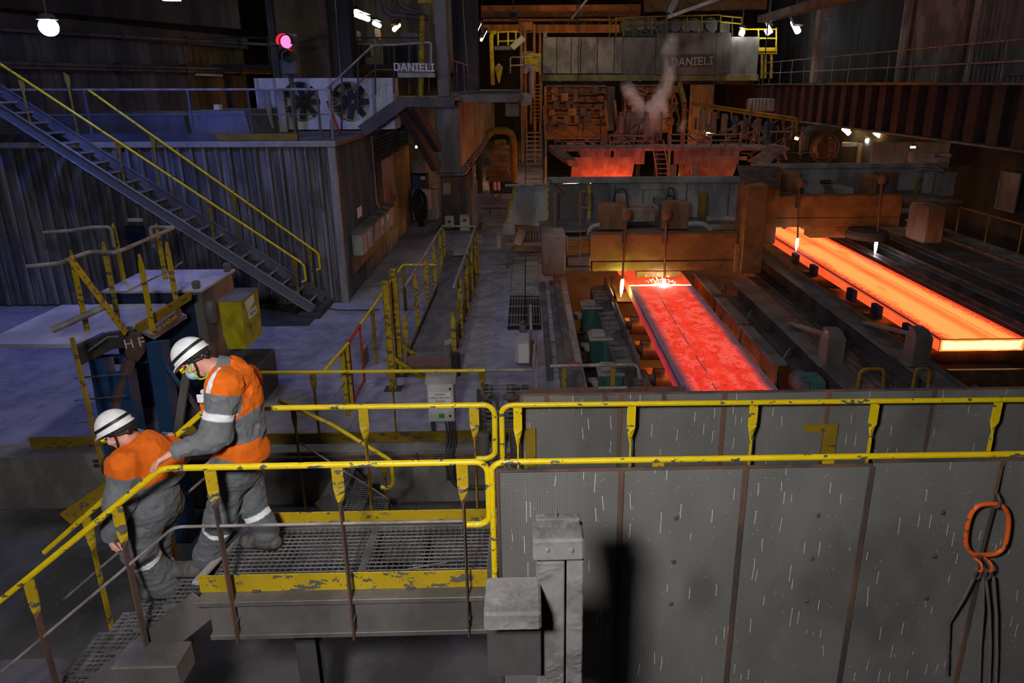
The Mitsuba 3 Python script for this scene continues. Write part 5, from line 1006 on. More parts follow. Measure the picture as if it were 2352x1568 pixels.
yp = thing('yellow_gantry', 'yellow steel post and beam under the ceiling at the hanger column', 'frame'); put('post', G().box(at(995, 55, 21.6), at(1011, -30, 21.6) + V(0, .2, 0), .01), 'yellow_worn', yp); put('beam', G().box(at(960, 8, 21.6), at(1000, -3, 21.6) + V(0, .2, 0), .01), 'yellow_worn', yp)
dp = thing('bent_duct', 'pale bent pipes under the dark ceiling left of the yellow frame', 'pipes')
put('pipe', G().tube([at(880, 0, 26), at(884, 25, 26), at(898, 34, 26), at(985, 42, 26)], .10, 10, .3), 'steel', dp, smooth=40); put('pipe', G().tube([at(917, 0, 25), at(922, 14, 25), at(945, 23, 25), at(965, 26, 25)], .07, 10, .3), 'steel', dp, smooth=40)
mz = thing('mezzanine', 'dark mezzanine deck on columns beyond the bridge stair', 'platform'); zm = at(870, 150, 34)[2]
put('deck', G().box((-14, 32.5, zm - .2), (-4.3, 45.9, zm), .01), 'steel_dark', mz)
for x in (-13.5, -9, -5): put('column', G().box((x, 33, ZF), (x + .3, 33.3, zm - .2), .01), 'steel_dark', mz)
put('handrail', G().rod((-14, 32.6, zm + 1.1), (-4.3, 32.6, zm + 1.1), .03, 8), 'steel', mz)
for k in range(8): put('post', G().rod((-13.8 + k * 1.3, 32.6, zm), (-13.8 + k * 1.3, 32.6, zm + 1.1), .025, 6), 'steel', mz)
bw = thing('bay_wall', 'dark wall of the bay beyond the bridge stair', 'wall', kind='structure'); put('panel', G().box((-15, 46, ZF), (-3.6, 46.2, 10.3), .01), 'wall_dark', bw)
# ---------------------------------------------------------------- lit passage right of the girder
yb = thing('bypass_pipe', 'thick yellow pipe bending down beside the roll stack', 'pipe')
put('tube', G().tube([at(1120, 312, 30), at(1130, 300, 30), at(1178, 300, 30), at(1181, 415, 30)], .15, 14, .5), 'yellow_dull', yb, smooth=40)
rs = thing('roll_stack', 'tall stack of steel rolls lit orange in the passage', 'roll stack')
R_ = random.Random(11)
for k in range(9):
    c = at(1150 + R_.uniform(-8, 8), 330 + k * 12.5, 34 - k * .45); L = .30 + .04 * k
    put('roll', G().lathe([(1e-3, 0), (.17, .02), (.2, .1), (.2, 2 * L - .1), (.17, 2 * L - .02), (1e-3, 2 * L)], c - V(L, 0, 0), (1, .1 * R_.uniform(-1, 1), 0), 14), 'brown', rs, smooth=40)
put('base', G().box(at(1125, 445, 29.5) , at(1180, 425, 29.5) + V(0, 1.2, 0), .05), 'steel_black', rs)
lamp('sodium_lamp', 'orange lamp hidden behind the girder that lights the roll stack', at(1082, 322, 34), at(1090, 322, 34.6), .12, SOD, 150, 1.0)
pr_ = thing('passage_railing', 'dark railing across the lit passage', 'railing')
put('handrail', G().rod(at(1108, 478, 27), at(1165, 478, 27), .03, 8), 'rust_frame', pr_); put('mid_rail', G().rod(at(1108, 512, 27), at(1165, 512, 27), .02, 8), 'rust_frame', pr_); put('post', G().rod(at(1125, 478, 27), at(1126, 545, 27), .03, 8), 'rust_frame', pr_)
fpz = thing('floor_plates', 'pale floor plates in the lit passage', 'plate')
for k in range(4): a = gz(1108, 545 - k * 20, ZF); b = gz(1160, 530 - k * 20, ZF); put('plate', G().box((a[0], a[1] - .1, ZF), (b[0], b[1], ZF + .03), .006), 'steel_pale', fpz)
rw = thing('barrier', 'red and white barrier in front of the roll stack', 'barrier')
x0, x1, z0, z1 = prect(1131, 418, 1149, 437, 28.5)
for k in range(4): put('stripe', G().box((x0 + (x1 - x0) * k / 4, 28.5, z0), (x0 + (x1 - x0) * (k + 1) / 4, 28.53, z1), .002), ('red_paint', 'sign_white')[k % 2], rw)
put('frame', G().tube([at(1131, 440, 28.5), at(1134, 456, 28.5), at(1148, 452, 28.5), at(1149, 440, 28.5)], .025, 6), 'steel_dark', rw)
# yellow framed screens left of the front cutting machine
yf = thing('framed_screen', 'grey slanted screen with a yellow frame left of the cutting machine', 'screen')
q = [at(1163, 515, 19.2), at(1258, 520, 19.2), at(1258, 428, 19.4), at(1182, 428, 19.4)]
put('sheet', G().prism(q, (0, .03, 0)), 'plate_grey', yf)
put('frame', G().bar(q[0], q[3], .05, .05).bar(q[1], q[2], .05, .05), 'yellow_worn', yf); put('top_rail', G().rod(at(1160, 426, 19.3), at(1262, 424, 19.3), .035, 8), 'rail_grey', yf)
cj = thing('cable_junction', 'tangle of cable brackets, pipes and boxes at the head of the drag chains', 'machine')
for (u0, v0, u1, v1, Y, m, nm) in ((1155, 514, 1182, 540, 19.0, 'steel_pale', 'box'), (1185, 518, 1250, 532, 19.3, 'steel_dark', 'beam'), (1150, 557, 1250, 566, 18.6, 'steel', 'beam'), (1170, 553, 1250, 556, 18.7, 'rust_frame', 'beam'), (1192, 497, 1245, 503, 19.6, 'steel', 'pipe_tray'), (1196, 508, 1240, 512, 19.5, 'steel', 'pipe_tray'), (1176, 566, 1240, 578, 19.4, 'steel_dark', 'block'), (1141, 542, 1152, 572, 18.6, 'steel_pale', 'bracket')):
    g = G(); pbox(g, u0, v0, u1, v1, Y, .2, .015); put(nm, g, m, cj)
put('tilted_cover', G().prism([at(1179, 558, 18.4), at(1196, 566, 18.4), at(1208, 532, 18.5), at(1192, 527, 18.5)], (.0, .12, .0)), 'rust_dust', cj)
for k in range(6): put('cable', G().tube([at(1200 + k * 6, 505, 19.5), at(1205 + k * 6, 540 + k, 19.4), at(1185 + k * 9, 580, 19.6)], .025, 6, .15), 'steel_black', cj)
put('stand_post', G().box(at(1162, 565, 18.5), at(1167, 618, 18.5) + V(0, .06, 0), .005), 'steel_dark', cj)
# steel stair in the middle distance
ms = thing('middle_stair', 'narrow grey steel stair climbing into the machinery left of the red shields', 'stair')
a, b = at(1228, 418, 26), at(1226, 300, 31)
for s_ in (-1, 1): put('stringer', G().bar(a + V(s_ * .34, 0, 0), b + V(s_ * .34, 0, 0), .05, .2), 'steel', ms); put('handrail', G().tube([a + V(s_ * .42, 0, .9), b + V(s_ * .42, 0, 1.0)], .03, 8), 'rail_grey', ms)
for k in range(11): c = a + (b - a) * (k + .5) / 11; put('tread', G().box(c + V(-.34, -.12, -.02), c + V(.34, .12, .02), .004), 'steel_pale', ms)
ol = thing('access_ladder', 'steep ladder lit orange left of the roller segments', 'ladder')
for u in (1219, 1242): put('side_rail', G().rod(at(u, 285, 37), at(u + 2, 190, 37), .05, 8), 'brown', ol)
for k in range(11): put('rung', G().box(at(1220, 278 - k * 8.4, 37), at(1242, 280 - k * 8.4, 37) + V(0, .1, 0), .01), 'brown', ol)
# ---------------------------------------------------------------- red lit platform behind the cutting machines
rp_ = thing('shield_platform', 'railed platform in the middle distance glowing red above the strand', 'platform')
Y = 28.6; zd_ = at(1500, 338, Y)[2]
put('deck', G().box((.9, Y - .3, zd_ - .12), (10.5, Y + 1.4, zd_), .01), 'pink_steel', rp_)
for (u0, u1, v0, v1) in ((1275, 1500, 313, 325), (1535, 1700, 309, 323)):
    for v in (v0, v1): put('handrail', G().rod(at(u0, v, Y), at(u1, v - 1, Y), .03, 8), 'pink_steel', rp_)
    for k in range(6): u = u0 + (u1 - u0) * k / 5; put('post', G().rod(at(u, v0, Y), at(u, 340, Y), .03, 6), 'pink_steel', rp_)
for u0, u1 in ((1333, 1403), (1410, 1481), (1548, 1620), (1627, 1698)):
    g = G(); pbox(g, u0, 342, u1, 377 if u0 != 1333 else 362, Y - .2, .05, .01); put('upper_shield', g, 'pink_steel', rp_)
def curved(u0, v0, u1, v1, Y):
    P0, P1 = at(u0, v0, Y), at(u1, v1, Y); prof = []
    for a in np.linspace(0, 1, 9): prof.append((Y + .55 * a * a - .1, P0[2] + (P1[2] - P0[2]) * a))
    pts = [(P0[0], y, z_) for y, z_ in prof] + [(P0[0], y + .03, z_) for y, z_ in prof[::-1]]
    return G().prism(pts, (P1[0] - P0[0], 0, 0))
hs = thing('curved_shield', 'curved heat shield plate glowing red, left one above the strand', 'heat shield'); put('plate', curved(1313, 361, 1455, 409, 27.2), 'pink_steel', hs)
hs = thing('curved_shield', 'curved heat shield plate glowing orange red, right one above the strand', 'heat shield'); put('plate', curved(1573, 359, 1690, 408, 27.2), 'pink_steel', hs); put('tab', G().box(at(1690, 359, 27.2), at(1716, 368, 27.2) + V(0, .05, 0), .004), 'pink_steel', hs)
put('upright', G().box(at(1590, 378, 26.6), at(1604, 410, 26.6) + V(0, .15, 0), .01), 'steel', hs); put('upright', G().box(at(1539, 378, 26.6), at(1553, 410, 26.6) + V(0, .15, 0), .01), 'steel', hs)
ld = thing('platform_ladder', 'thin ladder leaning between the two red shields', 'ladder')
for u in (1503, 1530): put('side_rail', G().rod(at(u + 8, 408, 27.4), at(u - 6, 322, 28), .03, 6), 'pink_steel', ld)
for k in range(7): put('rung', G().rod(at(1508 - k * 1.8, 398 - k * 11, 27.5), at(1534 - k * 1.8, 398 - k * 11, 27.5), .02, 6), 'pink_steel', ld)
ic = thing('inclined_guard', 'inclined pink lit guard plate left of the red shields', 'guard plate'); put('plate', G().prism([at(1258, 335, 27.5), at(1300, 368, 26), at(1308, 382, 26), at(1262, 350, 27.5)], (.4, 0, 0)), 'pink_steel', ic)
ic = thing('inclined_guard', 'inclined dark red guard plate right of the red shields', 'guard plate'); put('plate', G().prism([at(1716, 372, 27), at(1765, 335, 28), at(1775, 343, 28), at(1740, 375, 27)], (.5, 0, 0)), 'pink_steel', ic)
# clutter of pipes behind the platform
R_ = random.Random(21)
for i, (u0, u1, v0, v1, Y, n_, lab) in enumerate(((1258, 1490, 296, 334, 30.5, 34, 'tangle of pinkish pipes and valves behind the platform rail, left part'), (1560, 1700, 296, 334, 30.5, 20, 'tangle of pinkish pipes and valves behind the platform rail, right part'), (1700, 1830, 280, 372, 30.0, 46, 'dense tangle of red lit pipes at the right end of the platform'))):
    t = thing('pipe_cluster', lab, 'pipes')
    for k in range(n_):
        a = at(R_.uniform(u0, u1), R_.uniform(v0, v1), Y + R_.uniform(-.6, .8)); dirv = [V(1, 0, 0), V(0, 0, 1), V(.7, 0, .4), V(.7, .1, -.4)][R_.randrange(4)]
        L = R_.uniform(.25, 1.1); b = a + dirv * L; r = R_.choice([.02, .03, .05])
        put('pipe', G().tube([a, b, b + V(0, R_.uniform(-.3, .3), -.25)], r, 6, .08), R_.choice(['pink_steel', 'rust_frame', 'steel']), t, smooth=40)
        if R_.random() < .35: put('valve', G().lathe([(1e-3, -.06), (.09, -.05), (.09, .05), (1e-3, .06)], b, (0, -1, .2), 10), 'steel', t, smooth=40)
vb = thing('vapour_stacks', 'row of grey upright cylinders and ducts under the steam', 'machine')
for k, u in enumerate((1425, 1440, 1452, 1470, 1483, 1497, 1512)): put('cylinder', G().lathe([(1e-3, 0), (.18, .02), (.18, 1.0), (.12, 1.05), (.12, 1.25), (1e-3, 1.28)], at(u, 322, 33 + (k % 2) * .4), (0, 0, 1), 12), 'steel', vb, smooth=40)
for u in (1428, 1468, 1510): c = at(u, 322, 33.2); put('leg', G().box(c * V(1, 1, 0) + V(-.08, -.08, ZS), c + V(.08, .08, .02), .01), 'steel_dark', vb)
put('base', G().box(at(1420, 324, 32.9), at(1518, 321, 32.9) + V(0, .9, 0), .01), 'steel_dark', vb)
put('hood', G().box(at(1420, 300, 34.2), at(1520, 268, 34.2) + V(0, 1, 0), .03), 'steel_dark', vb)
rf = thing('steam_frame', 'thin railing around the steaming pit', 'railing')
put('frame', G().tube([at(1450, 256, 33), at(1498, 275, 33), at(1498, 320, 33)], .025, 6), 'rail_grey', rf); 
for k in range(4): put('post', G().rod(at(1455 + k * 13, 258 + k * 5.5, 33), at(1456 + k * 13, 310, 33), .02, 6), 'rail_grey', rf)
# ---------------------------------------------------------------- caster segments, lit by unseen orange lamps
R_ = random.Random(31)
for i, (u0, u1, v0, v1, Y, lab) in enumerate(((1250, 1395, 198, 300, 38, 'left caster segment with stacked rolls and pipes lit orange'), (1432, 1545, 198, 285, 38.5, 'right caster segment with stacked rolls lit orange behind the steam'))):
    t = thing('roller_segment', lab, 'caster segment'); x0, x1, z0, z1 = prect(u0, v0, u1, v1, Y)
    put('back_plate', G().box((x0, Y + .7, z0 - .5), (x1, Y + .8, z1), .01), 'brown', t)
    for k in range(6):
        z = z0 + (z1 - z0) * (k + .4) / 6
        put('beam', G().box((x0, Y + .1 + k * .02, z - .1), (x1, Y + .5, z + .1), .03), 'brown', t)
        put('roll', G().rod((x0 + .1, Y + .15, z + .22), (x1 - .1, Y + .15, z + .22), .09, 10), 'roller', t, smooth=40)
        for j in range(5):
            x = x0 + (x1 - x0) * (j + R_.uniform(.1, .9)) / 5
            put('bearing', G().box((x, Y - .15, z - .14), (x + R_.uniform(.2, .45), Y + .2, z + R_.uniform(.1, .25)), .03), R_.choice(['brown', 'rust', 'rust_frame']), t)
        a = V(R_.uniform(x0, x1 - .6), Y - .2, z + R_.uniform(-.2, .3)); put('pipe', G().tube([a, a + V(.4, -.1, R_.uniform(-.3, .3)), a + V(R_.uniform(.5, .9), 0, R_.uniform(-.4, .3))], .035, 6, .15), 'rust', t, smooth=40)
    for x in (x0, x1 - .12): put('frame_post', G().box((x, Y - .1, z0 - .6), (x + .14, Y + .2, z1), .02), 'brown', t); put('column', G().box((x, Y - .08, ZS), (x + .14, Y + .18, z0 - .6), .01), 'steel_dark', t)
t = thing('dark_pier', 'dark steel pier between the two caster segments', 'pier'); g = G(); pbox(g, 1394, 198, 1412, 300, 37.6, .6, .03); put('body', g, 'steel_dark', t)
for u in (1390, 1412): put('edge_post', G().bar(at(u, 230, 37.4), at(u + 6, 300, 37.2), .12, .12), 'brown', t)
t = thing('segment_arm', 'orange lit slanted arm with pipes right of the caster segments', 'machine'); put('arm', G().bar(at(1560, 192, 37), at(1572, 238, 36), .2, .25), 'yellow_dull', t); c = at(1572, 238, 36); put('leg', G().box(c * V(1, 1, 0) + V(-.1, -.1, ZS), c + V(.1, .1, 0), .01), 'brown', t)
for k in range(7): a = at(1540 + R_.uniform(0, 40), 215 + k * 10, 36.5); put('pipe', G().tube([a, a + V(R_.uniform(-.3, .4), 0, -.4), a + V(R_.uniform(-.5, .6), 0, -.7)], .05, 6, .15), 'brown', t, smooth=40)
ow = thing('side_shed', 'corrugated shed wall lit orange beyond the steam', 'shed'); x0, x1, z0, z1 = prect(1585, 194, 1640, 240, 40); put('wall', corr_sheet(V(x0, 40, 0), V(1, 0, 0), V(0, -1, 0), x1 - x0, ZS, z1, .2, .05), 'rust', ow)
lamp('sodium_lamp', 'unseen orange lamp low behind the red platform, placed to light the left caster segment', (1.8, 35.6, -1.3), (3.2, 35.6, -1.3), .10, SOD, 200, .8)  # unseen lamps, placed low for the orange light on the segments
lamp('sodium_lamp', 'unseen orange lamp low behind the red platform, placed to light the right caster segment', (6.0, 35.6, -1.3), (7.4, 35.6, -1.3), .10, SOD, 110, .6)
lamp('sodium_lamp', 'unseen orange lamp placed low to light the side shed', (9.4, 37.6, .9), (9.9, 37.6, .9), .08, SOD, 60, .4)  # unseen as well, placed for the orange light on the shed
# ---------------------------------------------------------------- far machine housing with the name
fh = thing('far_housing', 'long grey panelled machine housing with the maker name across the end of the line', 'machine housing'); Y = 40
us = [1247, 1279, 1312, 1334, 1372, 1411, 1430]
for a, b in zip(us, us[1:]): x0, x1, z0, z1 = prect(a, 85, b, 169, Y); put('panel', G().box((x0 + .015, Y, z0), (x1 - .015, Y + .06, z1), .01), 'plate_grey', fh)
for (a, b, v0, v1, yy) in ((1430, 1506, 85, 171, 39.9), (1507, 1676, 75, 172, 39.6), (1676, 1742, 84, 172, 39.8)): g = G(); pbox(g, a, v0, b, v1, yy, .5, .02); put('panel', g, 'steel' if a != 1507 else 'steel', fh)
g = G(); pbox(g, 1240, 171, 1742, 186, 39.7, .5, .02); put('base_beam', g, 'olive', fh)
for u in (1283, 1375, 1468, 1560, 1650): g = G(); pbox(g, u, 172, u + 6, 188, 39.6, .2, .01); put('bracket', g, 'steel', fh)
put('body', G().box((.9, 40.3, 3.4), (12.6, 43, 5.5), .03), 'steel_dark', fh)
x0, x1, z0, z1 = prect(1535, 125, 1645, 153, 39.55); sb = put('name_board', G().box((x0, 39.56, z0), (x1, 39.6, z1), .006), 'steel_dark', fh)
put('lettering', txt('DANIELI', .40, at(1590, 150, 39.55), (1, 0, .04), (0, 0, 1), .02, True), 'steel_pale', sb)
put('ladder', G().box(at(1653, 126, 39.5), at(1676, 127, 39.5) + V(0, .05, 0), .01).box(at(1653, 164, 39.5), at(1676, 166, 39.5) + V(0, .05, 0), .01).box(at(1653, 126, 39.5), at(1655, 166, 39.5) + V(0, .05, 0), .005).box(at(1674, 126, 39.5), at(1676, 166, 39.5) + V(0, .05, 0), .005), 'steel', fh)
put('post', G().rod(at(1252, 86, 39.8), at(1252, 72, 39.8), .1, 8), 'steel_pale', fh)
tr = thing('top_railing', 'pale yellow railing along the top of the far housing', 'railing')
for v in (38, 52): put('handrail', G().rod(at(1430, v + 2, 40.4), at(1655, v - 4, 40.4), .04, 8), 'yellow_dull', tr); put('handrail', G().rod(at(1655, v - 2, 40.4), at(1705, v + 3, 40.4), .04, 8), 'yellow', tr)
for u in (1400, 1415, 1432, 1455, 1497, 1530, 1578, 1612, 1655, 1682, 1703): put('post', G().rod(at(u, 38, 40.4), at(u, 84, 40.4), .04, 6), 'yellow_dull', tr)
put('handrail', G().tube([at(1395, 62, 40.4), at(1415, 42, 40.4), at(1432, 40, 40.4)], .04, 8), 'yellow_dull', tr)
R_ = random.Random(41); tm_ = thing('top_machinery', 'dark drums and motors behind the top railing of the far housing', 'machinery')
for k, u in enumerate((1440, 1465, 1490, 1520, 1545, 1570, 1590, 1625)): put('drum', G().lathe([(1e-3, 0), (.45, .02), (.45, .5), (.3, .55), (.3, .8), (1e-3, .82)], at(u, 62 + R_.uniform(-5, 5), 41.6), (0, -1, 0), 16), 'steel', tm_, smooth=40)
put('cabinet', G().box(at(1655, 80, 41), at(1678, 48, 41) + V(0, .5, 0), .02), 'white_dirty', tm_); put('skid', G().box(at(1430, 84, 41), at(1660, 76, 41) + V(0, 1.5, 0), .02), 'steel_dark', tm_)
sp_ = thing('end_platform', 'bright yellow lit platform frame at the right end of the far housing', 'platform')
for v in (67, 88, 122): put('rail', G().rod(at(1700, v, 40), at(1785, v, 40), .05, 8), 'yellow', sp_)
for u in (1705, 1742, 1783): put('post', G().rod(at(u, 64, 40), at(u, 124, 40), .05, 8), 'yellow', sp_)
put('deck', G().box(at(1742, 118, 39.8), at(1785, 109, 39.8) + V(0, 1, 0), .02), 'yellow', sp_)
for u in (1750, 1758, 1772): put('leg', G().rod(at(u, 120, 40), at(u, 180, 40), .07, 8), 'yellow_worn', sp_)
lamp('white_lamp', 'left of two white lamps on the right end platform of the far housing', at(1699, 74, 39.4), at(1709, 77, 39.4), .16, (1, 1, .95), 30, .6); lamp('white_lamp', 'right of two white lamps on the right end platform of the far housing', at(1762, 66, 39.2), at(1768, 78, 39.2), .18, (1, 1, .95), 40, .6)
lp = thing('left_platform', 'yellow lit platform and pipe at the left end of the far housing', 'platform')
put('pipe', G().tube([at(1132, 195, 38), at(1128, 85, 38), at(1131, 73, 38), at(1140, 75, 38)], .11, 10, .3), 'yellow', lp, smooth=40)
for v in (74, 95): put('rail', G().rod(at(1143, v, 38), at(1186, v - 2, 38), .045, 8), 'yellow', lp)
for u in (1144, 1167, 1185): put('post', G().rod(at(u, 72, 38), at(u, 104, 38), .045, 8), 'yellow', lp)
put('deck', G().box(at(1135, 115, 38), at(1175, 105, 38) + V(0, 1, 0), .02), 'steel_dark', lp)
for pts in ([(1172, 168), (1172, 131), (1240, 131), (1240, 168)], [(1200, 160), (1200, 122), (1206, 119), (1225, 120)], [(1172, 150), (1240, 150)]): put('rail', G().tube([at(u, v, 37) for u, v in pts], .035, 8, .1), 'rail_grey', lp, smooth=40)
put('panel', G().box(at(1205, 165, 38.5), at(1243, 122, 38.5) + V(0, .1, 0), .01), 'box_yellow', lp); put('tilted_panel', G().bar(at(1176, 110, 37.5), at(1203, 86, 37.5), .15, .3), 'steel_pale', lp)
floodlight('floodlight', at(1178, 40, 35), at(1150, 120, 38), (.3, .3), (1, .85, .4), 220, 'unseen yellow lamp placed to light the left end platform', .5)  # unseen lamp, placed for the yellow light on the platform
hh = thing('hose_loop', 'pale thick hose looping over the end of the walkway girder', 'hose'); put('tube', G().tube([at(u, v, 34) for u, v in ((1205, 168), (1208, 156), (1216, 153), (1221, 160), (1220, 190), (1222, 225))], .13, 10, .3), 'steel_pale', hh, smooth=40)
hp_ = thing('hopper', 'yellow hopper with a pale cap on the walkway at the left end platform', 'hopper'); put('cone', G().lathe([(.04, 0), (.22, .75), (.2, .8), (1e-3, .82)], at(1146, 190, 37.4), (0, 0, 1), 14), 'yellow_worn', hp_, smooth=40); put('cap', G().lathe([(1e-3, 0), (.12, .05), (.14, .16), (.08, .26), (1e-3, .28)], at(1146, 159, 37.4), (0, 0, 1), 12), 'pink_steel', hp_, smooth=True)
# ---------------------------------------------------------------- roof beams
def rb_(name, label, a, b, w, h, mat, cat='beam'): t = thing(name, label, cat); put('beam', G().bar(a, b, w, h), mat, t); return t
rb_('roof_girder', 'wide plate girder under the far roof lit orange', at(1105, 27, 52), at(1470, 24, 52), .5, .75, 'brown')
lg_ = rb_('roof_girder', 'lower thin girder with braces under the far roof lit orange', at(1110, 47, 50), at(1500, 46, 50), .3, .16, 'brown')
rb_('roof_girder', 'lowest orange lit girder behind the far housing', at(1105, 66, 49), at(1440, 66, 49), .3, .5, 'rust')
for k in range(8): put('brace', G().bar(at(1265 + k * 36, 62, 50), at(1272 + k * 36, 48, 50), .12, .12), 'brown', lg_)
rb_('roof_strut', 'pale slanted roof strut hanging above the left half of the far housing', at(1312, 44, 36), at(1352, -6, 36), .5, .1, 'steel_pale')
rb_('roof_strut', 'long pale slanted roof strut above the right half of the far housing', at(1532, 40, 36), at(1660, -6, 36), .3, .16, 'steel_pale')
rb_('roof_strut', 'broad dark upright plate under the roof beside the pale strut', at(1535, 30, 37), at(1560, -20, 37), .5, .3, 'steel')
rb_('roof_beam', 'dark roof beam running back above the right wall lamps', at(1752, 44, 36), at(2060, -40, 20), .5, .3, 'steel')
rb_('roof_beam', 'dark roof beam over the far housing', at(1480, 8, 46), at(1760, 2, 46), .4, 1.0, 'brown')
floodlight('floodlight', (3.0, 45.0, 5.9), (1.5, 51, 7.6), (.5, .4), SOD, 260, 'unseen orange lamp behind the far housing, placed to light the roof girders', .6)  # out of view behind the housing, placed to turn the girders orange
cb2 = thing('steel_structure', 'orange lit steel frame behind the left end platform', 'frame')
for u in (1195, 1204, 1225, 1238): put('post', G().box(at(u, 190, 46) * V(1, 1, 0) + V(0, 0, ZF), at(u + 5, 55, 46) + V(0, .2, 0), .01), 'rust', cb2)
put('hood', G().box(at(1190, 70, 46), at(1225, 48, 46) + V(0, .8, 0), .05), 'rust', cb2)
# ---------------------------------------------------------------- right wall: crane girder, railing, panels
cg = thing('crane_girder', 'long dark crane girder with web stiffeners along the right wall', 'girder')
X = 13.0
put('web', G().box((X + .2, 14, 1.72), (X + .24, 60, 3.36), .004), 'steel_black', cg)
put('top_flange', G().box((X - .15, 14, 3.34), (X + .7, 60, 3.42), .008), 'steel', cg)
put('bottom_flange', G().box((X - .1, 14, 1.66), (X + .6, 60, 1.73), .008), 'steel', cg)
put('yellow_strip', G().box((X - .16, 22.5, 3.36), (X - .14, 31, 3.44), .003), 'yellow_dull', cg)
for k in range(30): put('stiffener', G().box((X - .05, 15 + k * 1.1, 1.73), (X + .2, 15.5 + k * 1.1, 3.34), .01), 'soot_red' if k > 4 else 'steel_black', cg)
gr_ = thing('girder_railing', 'thin railing along the top of the crane girder', 'railing')
for z in (3.95, 4.5): put('handrail', G().rod((X, 14, z), (X, 56, z), .022, 8), 'rail_grey', gr_, smooth=40)
for k in range(22): put('post', G().rod((X, 15 + k * 1.6, 3.42), (X, 15 + k * 1.6, 4.5), .02, 6), 'rail_grey', gr_)
t = thing('wall_column', 'pale steel column rising from the crane girder beside the white lamps', 'column'); c = at(1888, 100, 33); put('shaft', G().box((c[0] - .25, 33, 3.42), (c[0] + .2, 33.4, 10.3), .02), 'plate_grey', t)
pn = thing('clad_panel', 'grey ribbed wall cladding behind the crane girder', 'wall', kind='structure')
for k in range(10): put('cladding_sheet', corr_sheet(V(15.0, 29.6 - k * 1.02, 0), V(0, -1, 0), V(-1, 0, 0), 1.01, 3.0, 10.3, .26, .04), 'plate_grey' if k < 5 else 'steel', pn)
put('joint_post', G().box((14.85, 24.9, 3), (15.0, 25.15, 10.3), .01), 'maroon', pn); put('joint_post', G().box((14.85, 28.6, 3), (15.0, 28.8, 10.3), .01), 'maroon', pn)
put('hatch', G().box((14.9, 21.2, 3.6), (15.0, 22.6, 5.9), .02), 'steel', pn)
yl = thing('wall_ladder', 'yellow ladder on the right wall above the crane girder', 'ladder')
for y in (20.9, 20.3): put('side_rail', G().rod((14.8, y, 3.4), (14.8, y, 8), .03, 6), 'yellow_dull', yl)
for k in range(14): put('rung', G().rod((14.8, 20.3, 3.5 + k * .3), (14.8, 20.9, 3.5 + k * .3), .015, 6), 'yellow_dull', yl)
t = thing('yellow_plate', 'yellow plate standing on the crane girder at the right edge', 'plate'); put('plate', G().prism([(14.0, 18.6, 3.45), (14.0, 19.2, 3.45), (14.0, 18.8, 5.2), (14.0, 18.3, 5.2)], (.05, 0, 0)), 'yellow_dull', t)
lamp('wall_lamp', 'left of two white strip lamps on the right wall', at(1822, 50, 38), at(1833, 73, 37.5), .16, (.92, .97, 1), 9, .5, 'white lamps on the right wall'); lamp('wall_lamp', 'right of two white strip lamps on the right wall', at(1887, 36, 34), at(1891, 60, 33.7), .16, (.92, .97, 1), 9, .5, 'white lamps on the right wall')
c = at(1752, 226, 36.3)
ru = thing('ribbed_unit', 'pale ribbed unit hanging under the crane girder', 'unit'); x0, x1, z0, z1 = prect(1722, 226, 1782, 256, 36); put('body', G().box((x0, 36, z0), (x1, 36.6, z1), .08), 'steel_pale', ru, smooth=30)
put('hanger', G().rod(V((x0 + x1) / 2, 36.3, z1), V((x0 + x1) / 2, 36.3, 10.4), .03, 6), 'steel_dark', ru)
for k in range(5): put('rib', G().box((x0 + .1 + k * .17, 35.95, z0 + .05), (x0 + .14 + k * .17, 36, z1 - .03), .01), 'steel', ru)
lr_ = thing('long_rail', 'long yellow topped rail running down the right side of the line', 'railing')
for dv in (0, 6): put('handrail', G().rod(at(1590, 235 + dv, 39), at(1830, 272 + dv, 29), .05, 8), 'yellow_dull', lr_)
for k in range(9): f = k / 8; put('post', G().rod(at(1590 + 240 * f, 235 + 37 * f, 39 - 10 * f), at(1590 + 240 * f, 262 + 42 * f, 39 - 10 * f), .05, 6), 'brown', lr_)
R_ = random.Random(55)
for k in range(7): f = k / 6; g = G(); u, v, Y = 1610 + 150 * f, 252 + 28 * f, 37.5 - 7 * f; pbox(g, u, v, u + 12, v + 50, Y, .4, .05); put('upright_cylinder', g, R_.choice(['steel', 'steel_dark', 'blue']), lr_)
# area with orange lamps below the girder
lamp('sodium_lamp', 'left orange lamp under the crane girder', at(1937, 294, 33), at(1951, 307, 33), .11, (1, .62, .2), 40, .5, 'orange lamps under the crane girder'); lamp('sodium_lamp', 'right orange lamp under the crane girder', at(2009, 303, 31), at(2021, 312, 31), .10, (1, .62, .2), 30, .5, 'orange lamps under the crane girder')
lamp('sodium_lamp', 'small orange lamp left of the bent duct', at(1826, 317, 33), at(1833, 319, 33), .07, (1, .5, .15), 12, .2); lamp('green_white_lamp', 'greenish white lamp on top of the lit yellow column', at(1989, 323, 32), at(2002, 323, 32), .09, (.8, 1, .80), 120, .5)
lc = thing('lit_column', 'yellow lit column below the greenish lamp', 'column'); g = G(); pbox(g, 1976, 330, 1998, 378, 32.4, .4, .02); put('shaft', g, 'white_dirty', lc); g = G(); pbox(g, 1937, 327, 1977, 337, 32.8, .2, .02); put('beam', g, 'white_dirty', lc)
bd = thing('bent_duct', 'big bent grey duct beside the orange lamps', 'duct'); put('tube', G().tube([at(u, v, 31) for u, v in ((1846, 345), (1846, 312), (1858, 298), (1900, 295), (1925, 286))], .2, 12, .6), 'steel', bd, smooth=40)
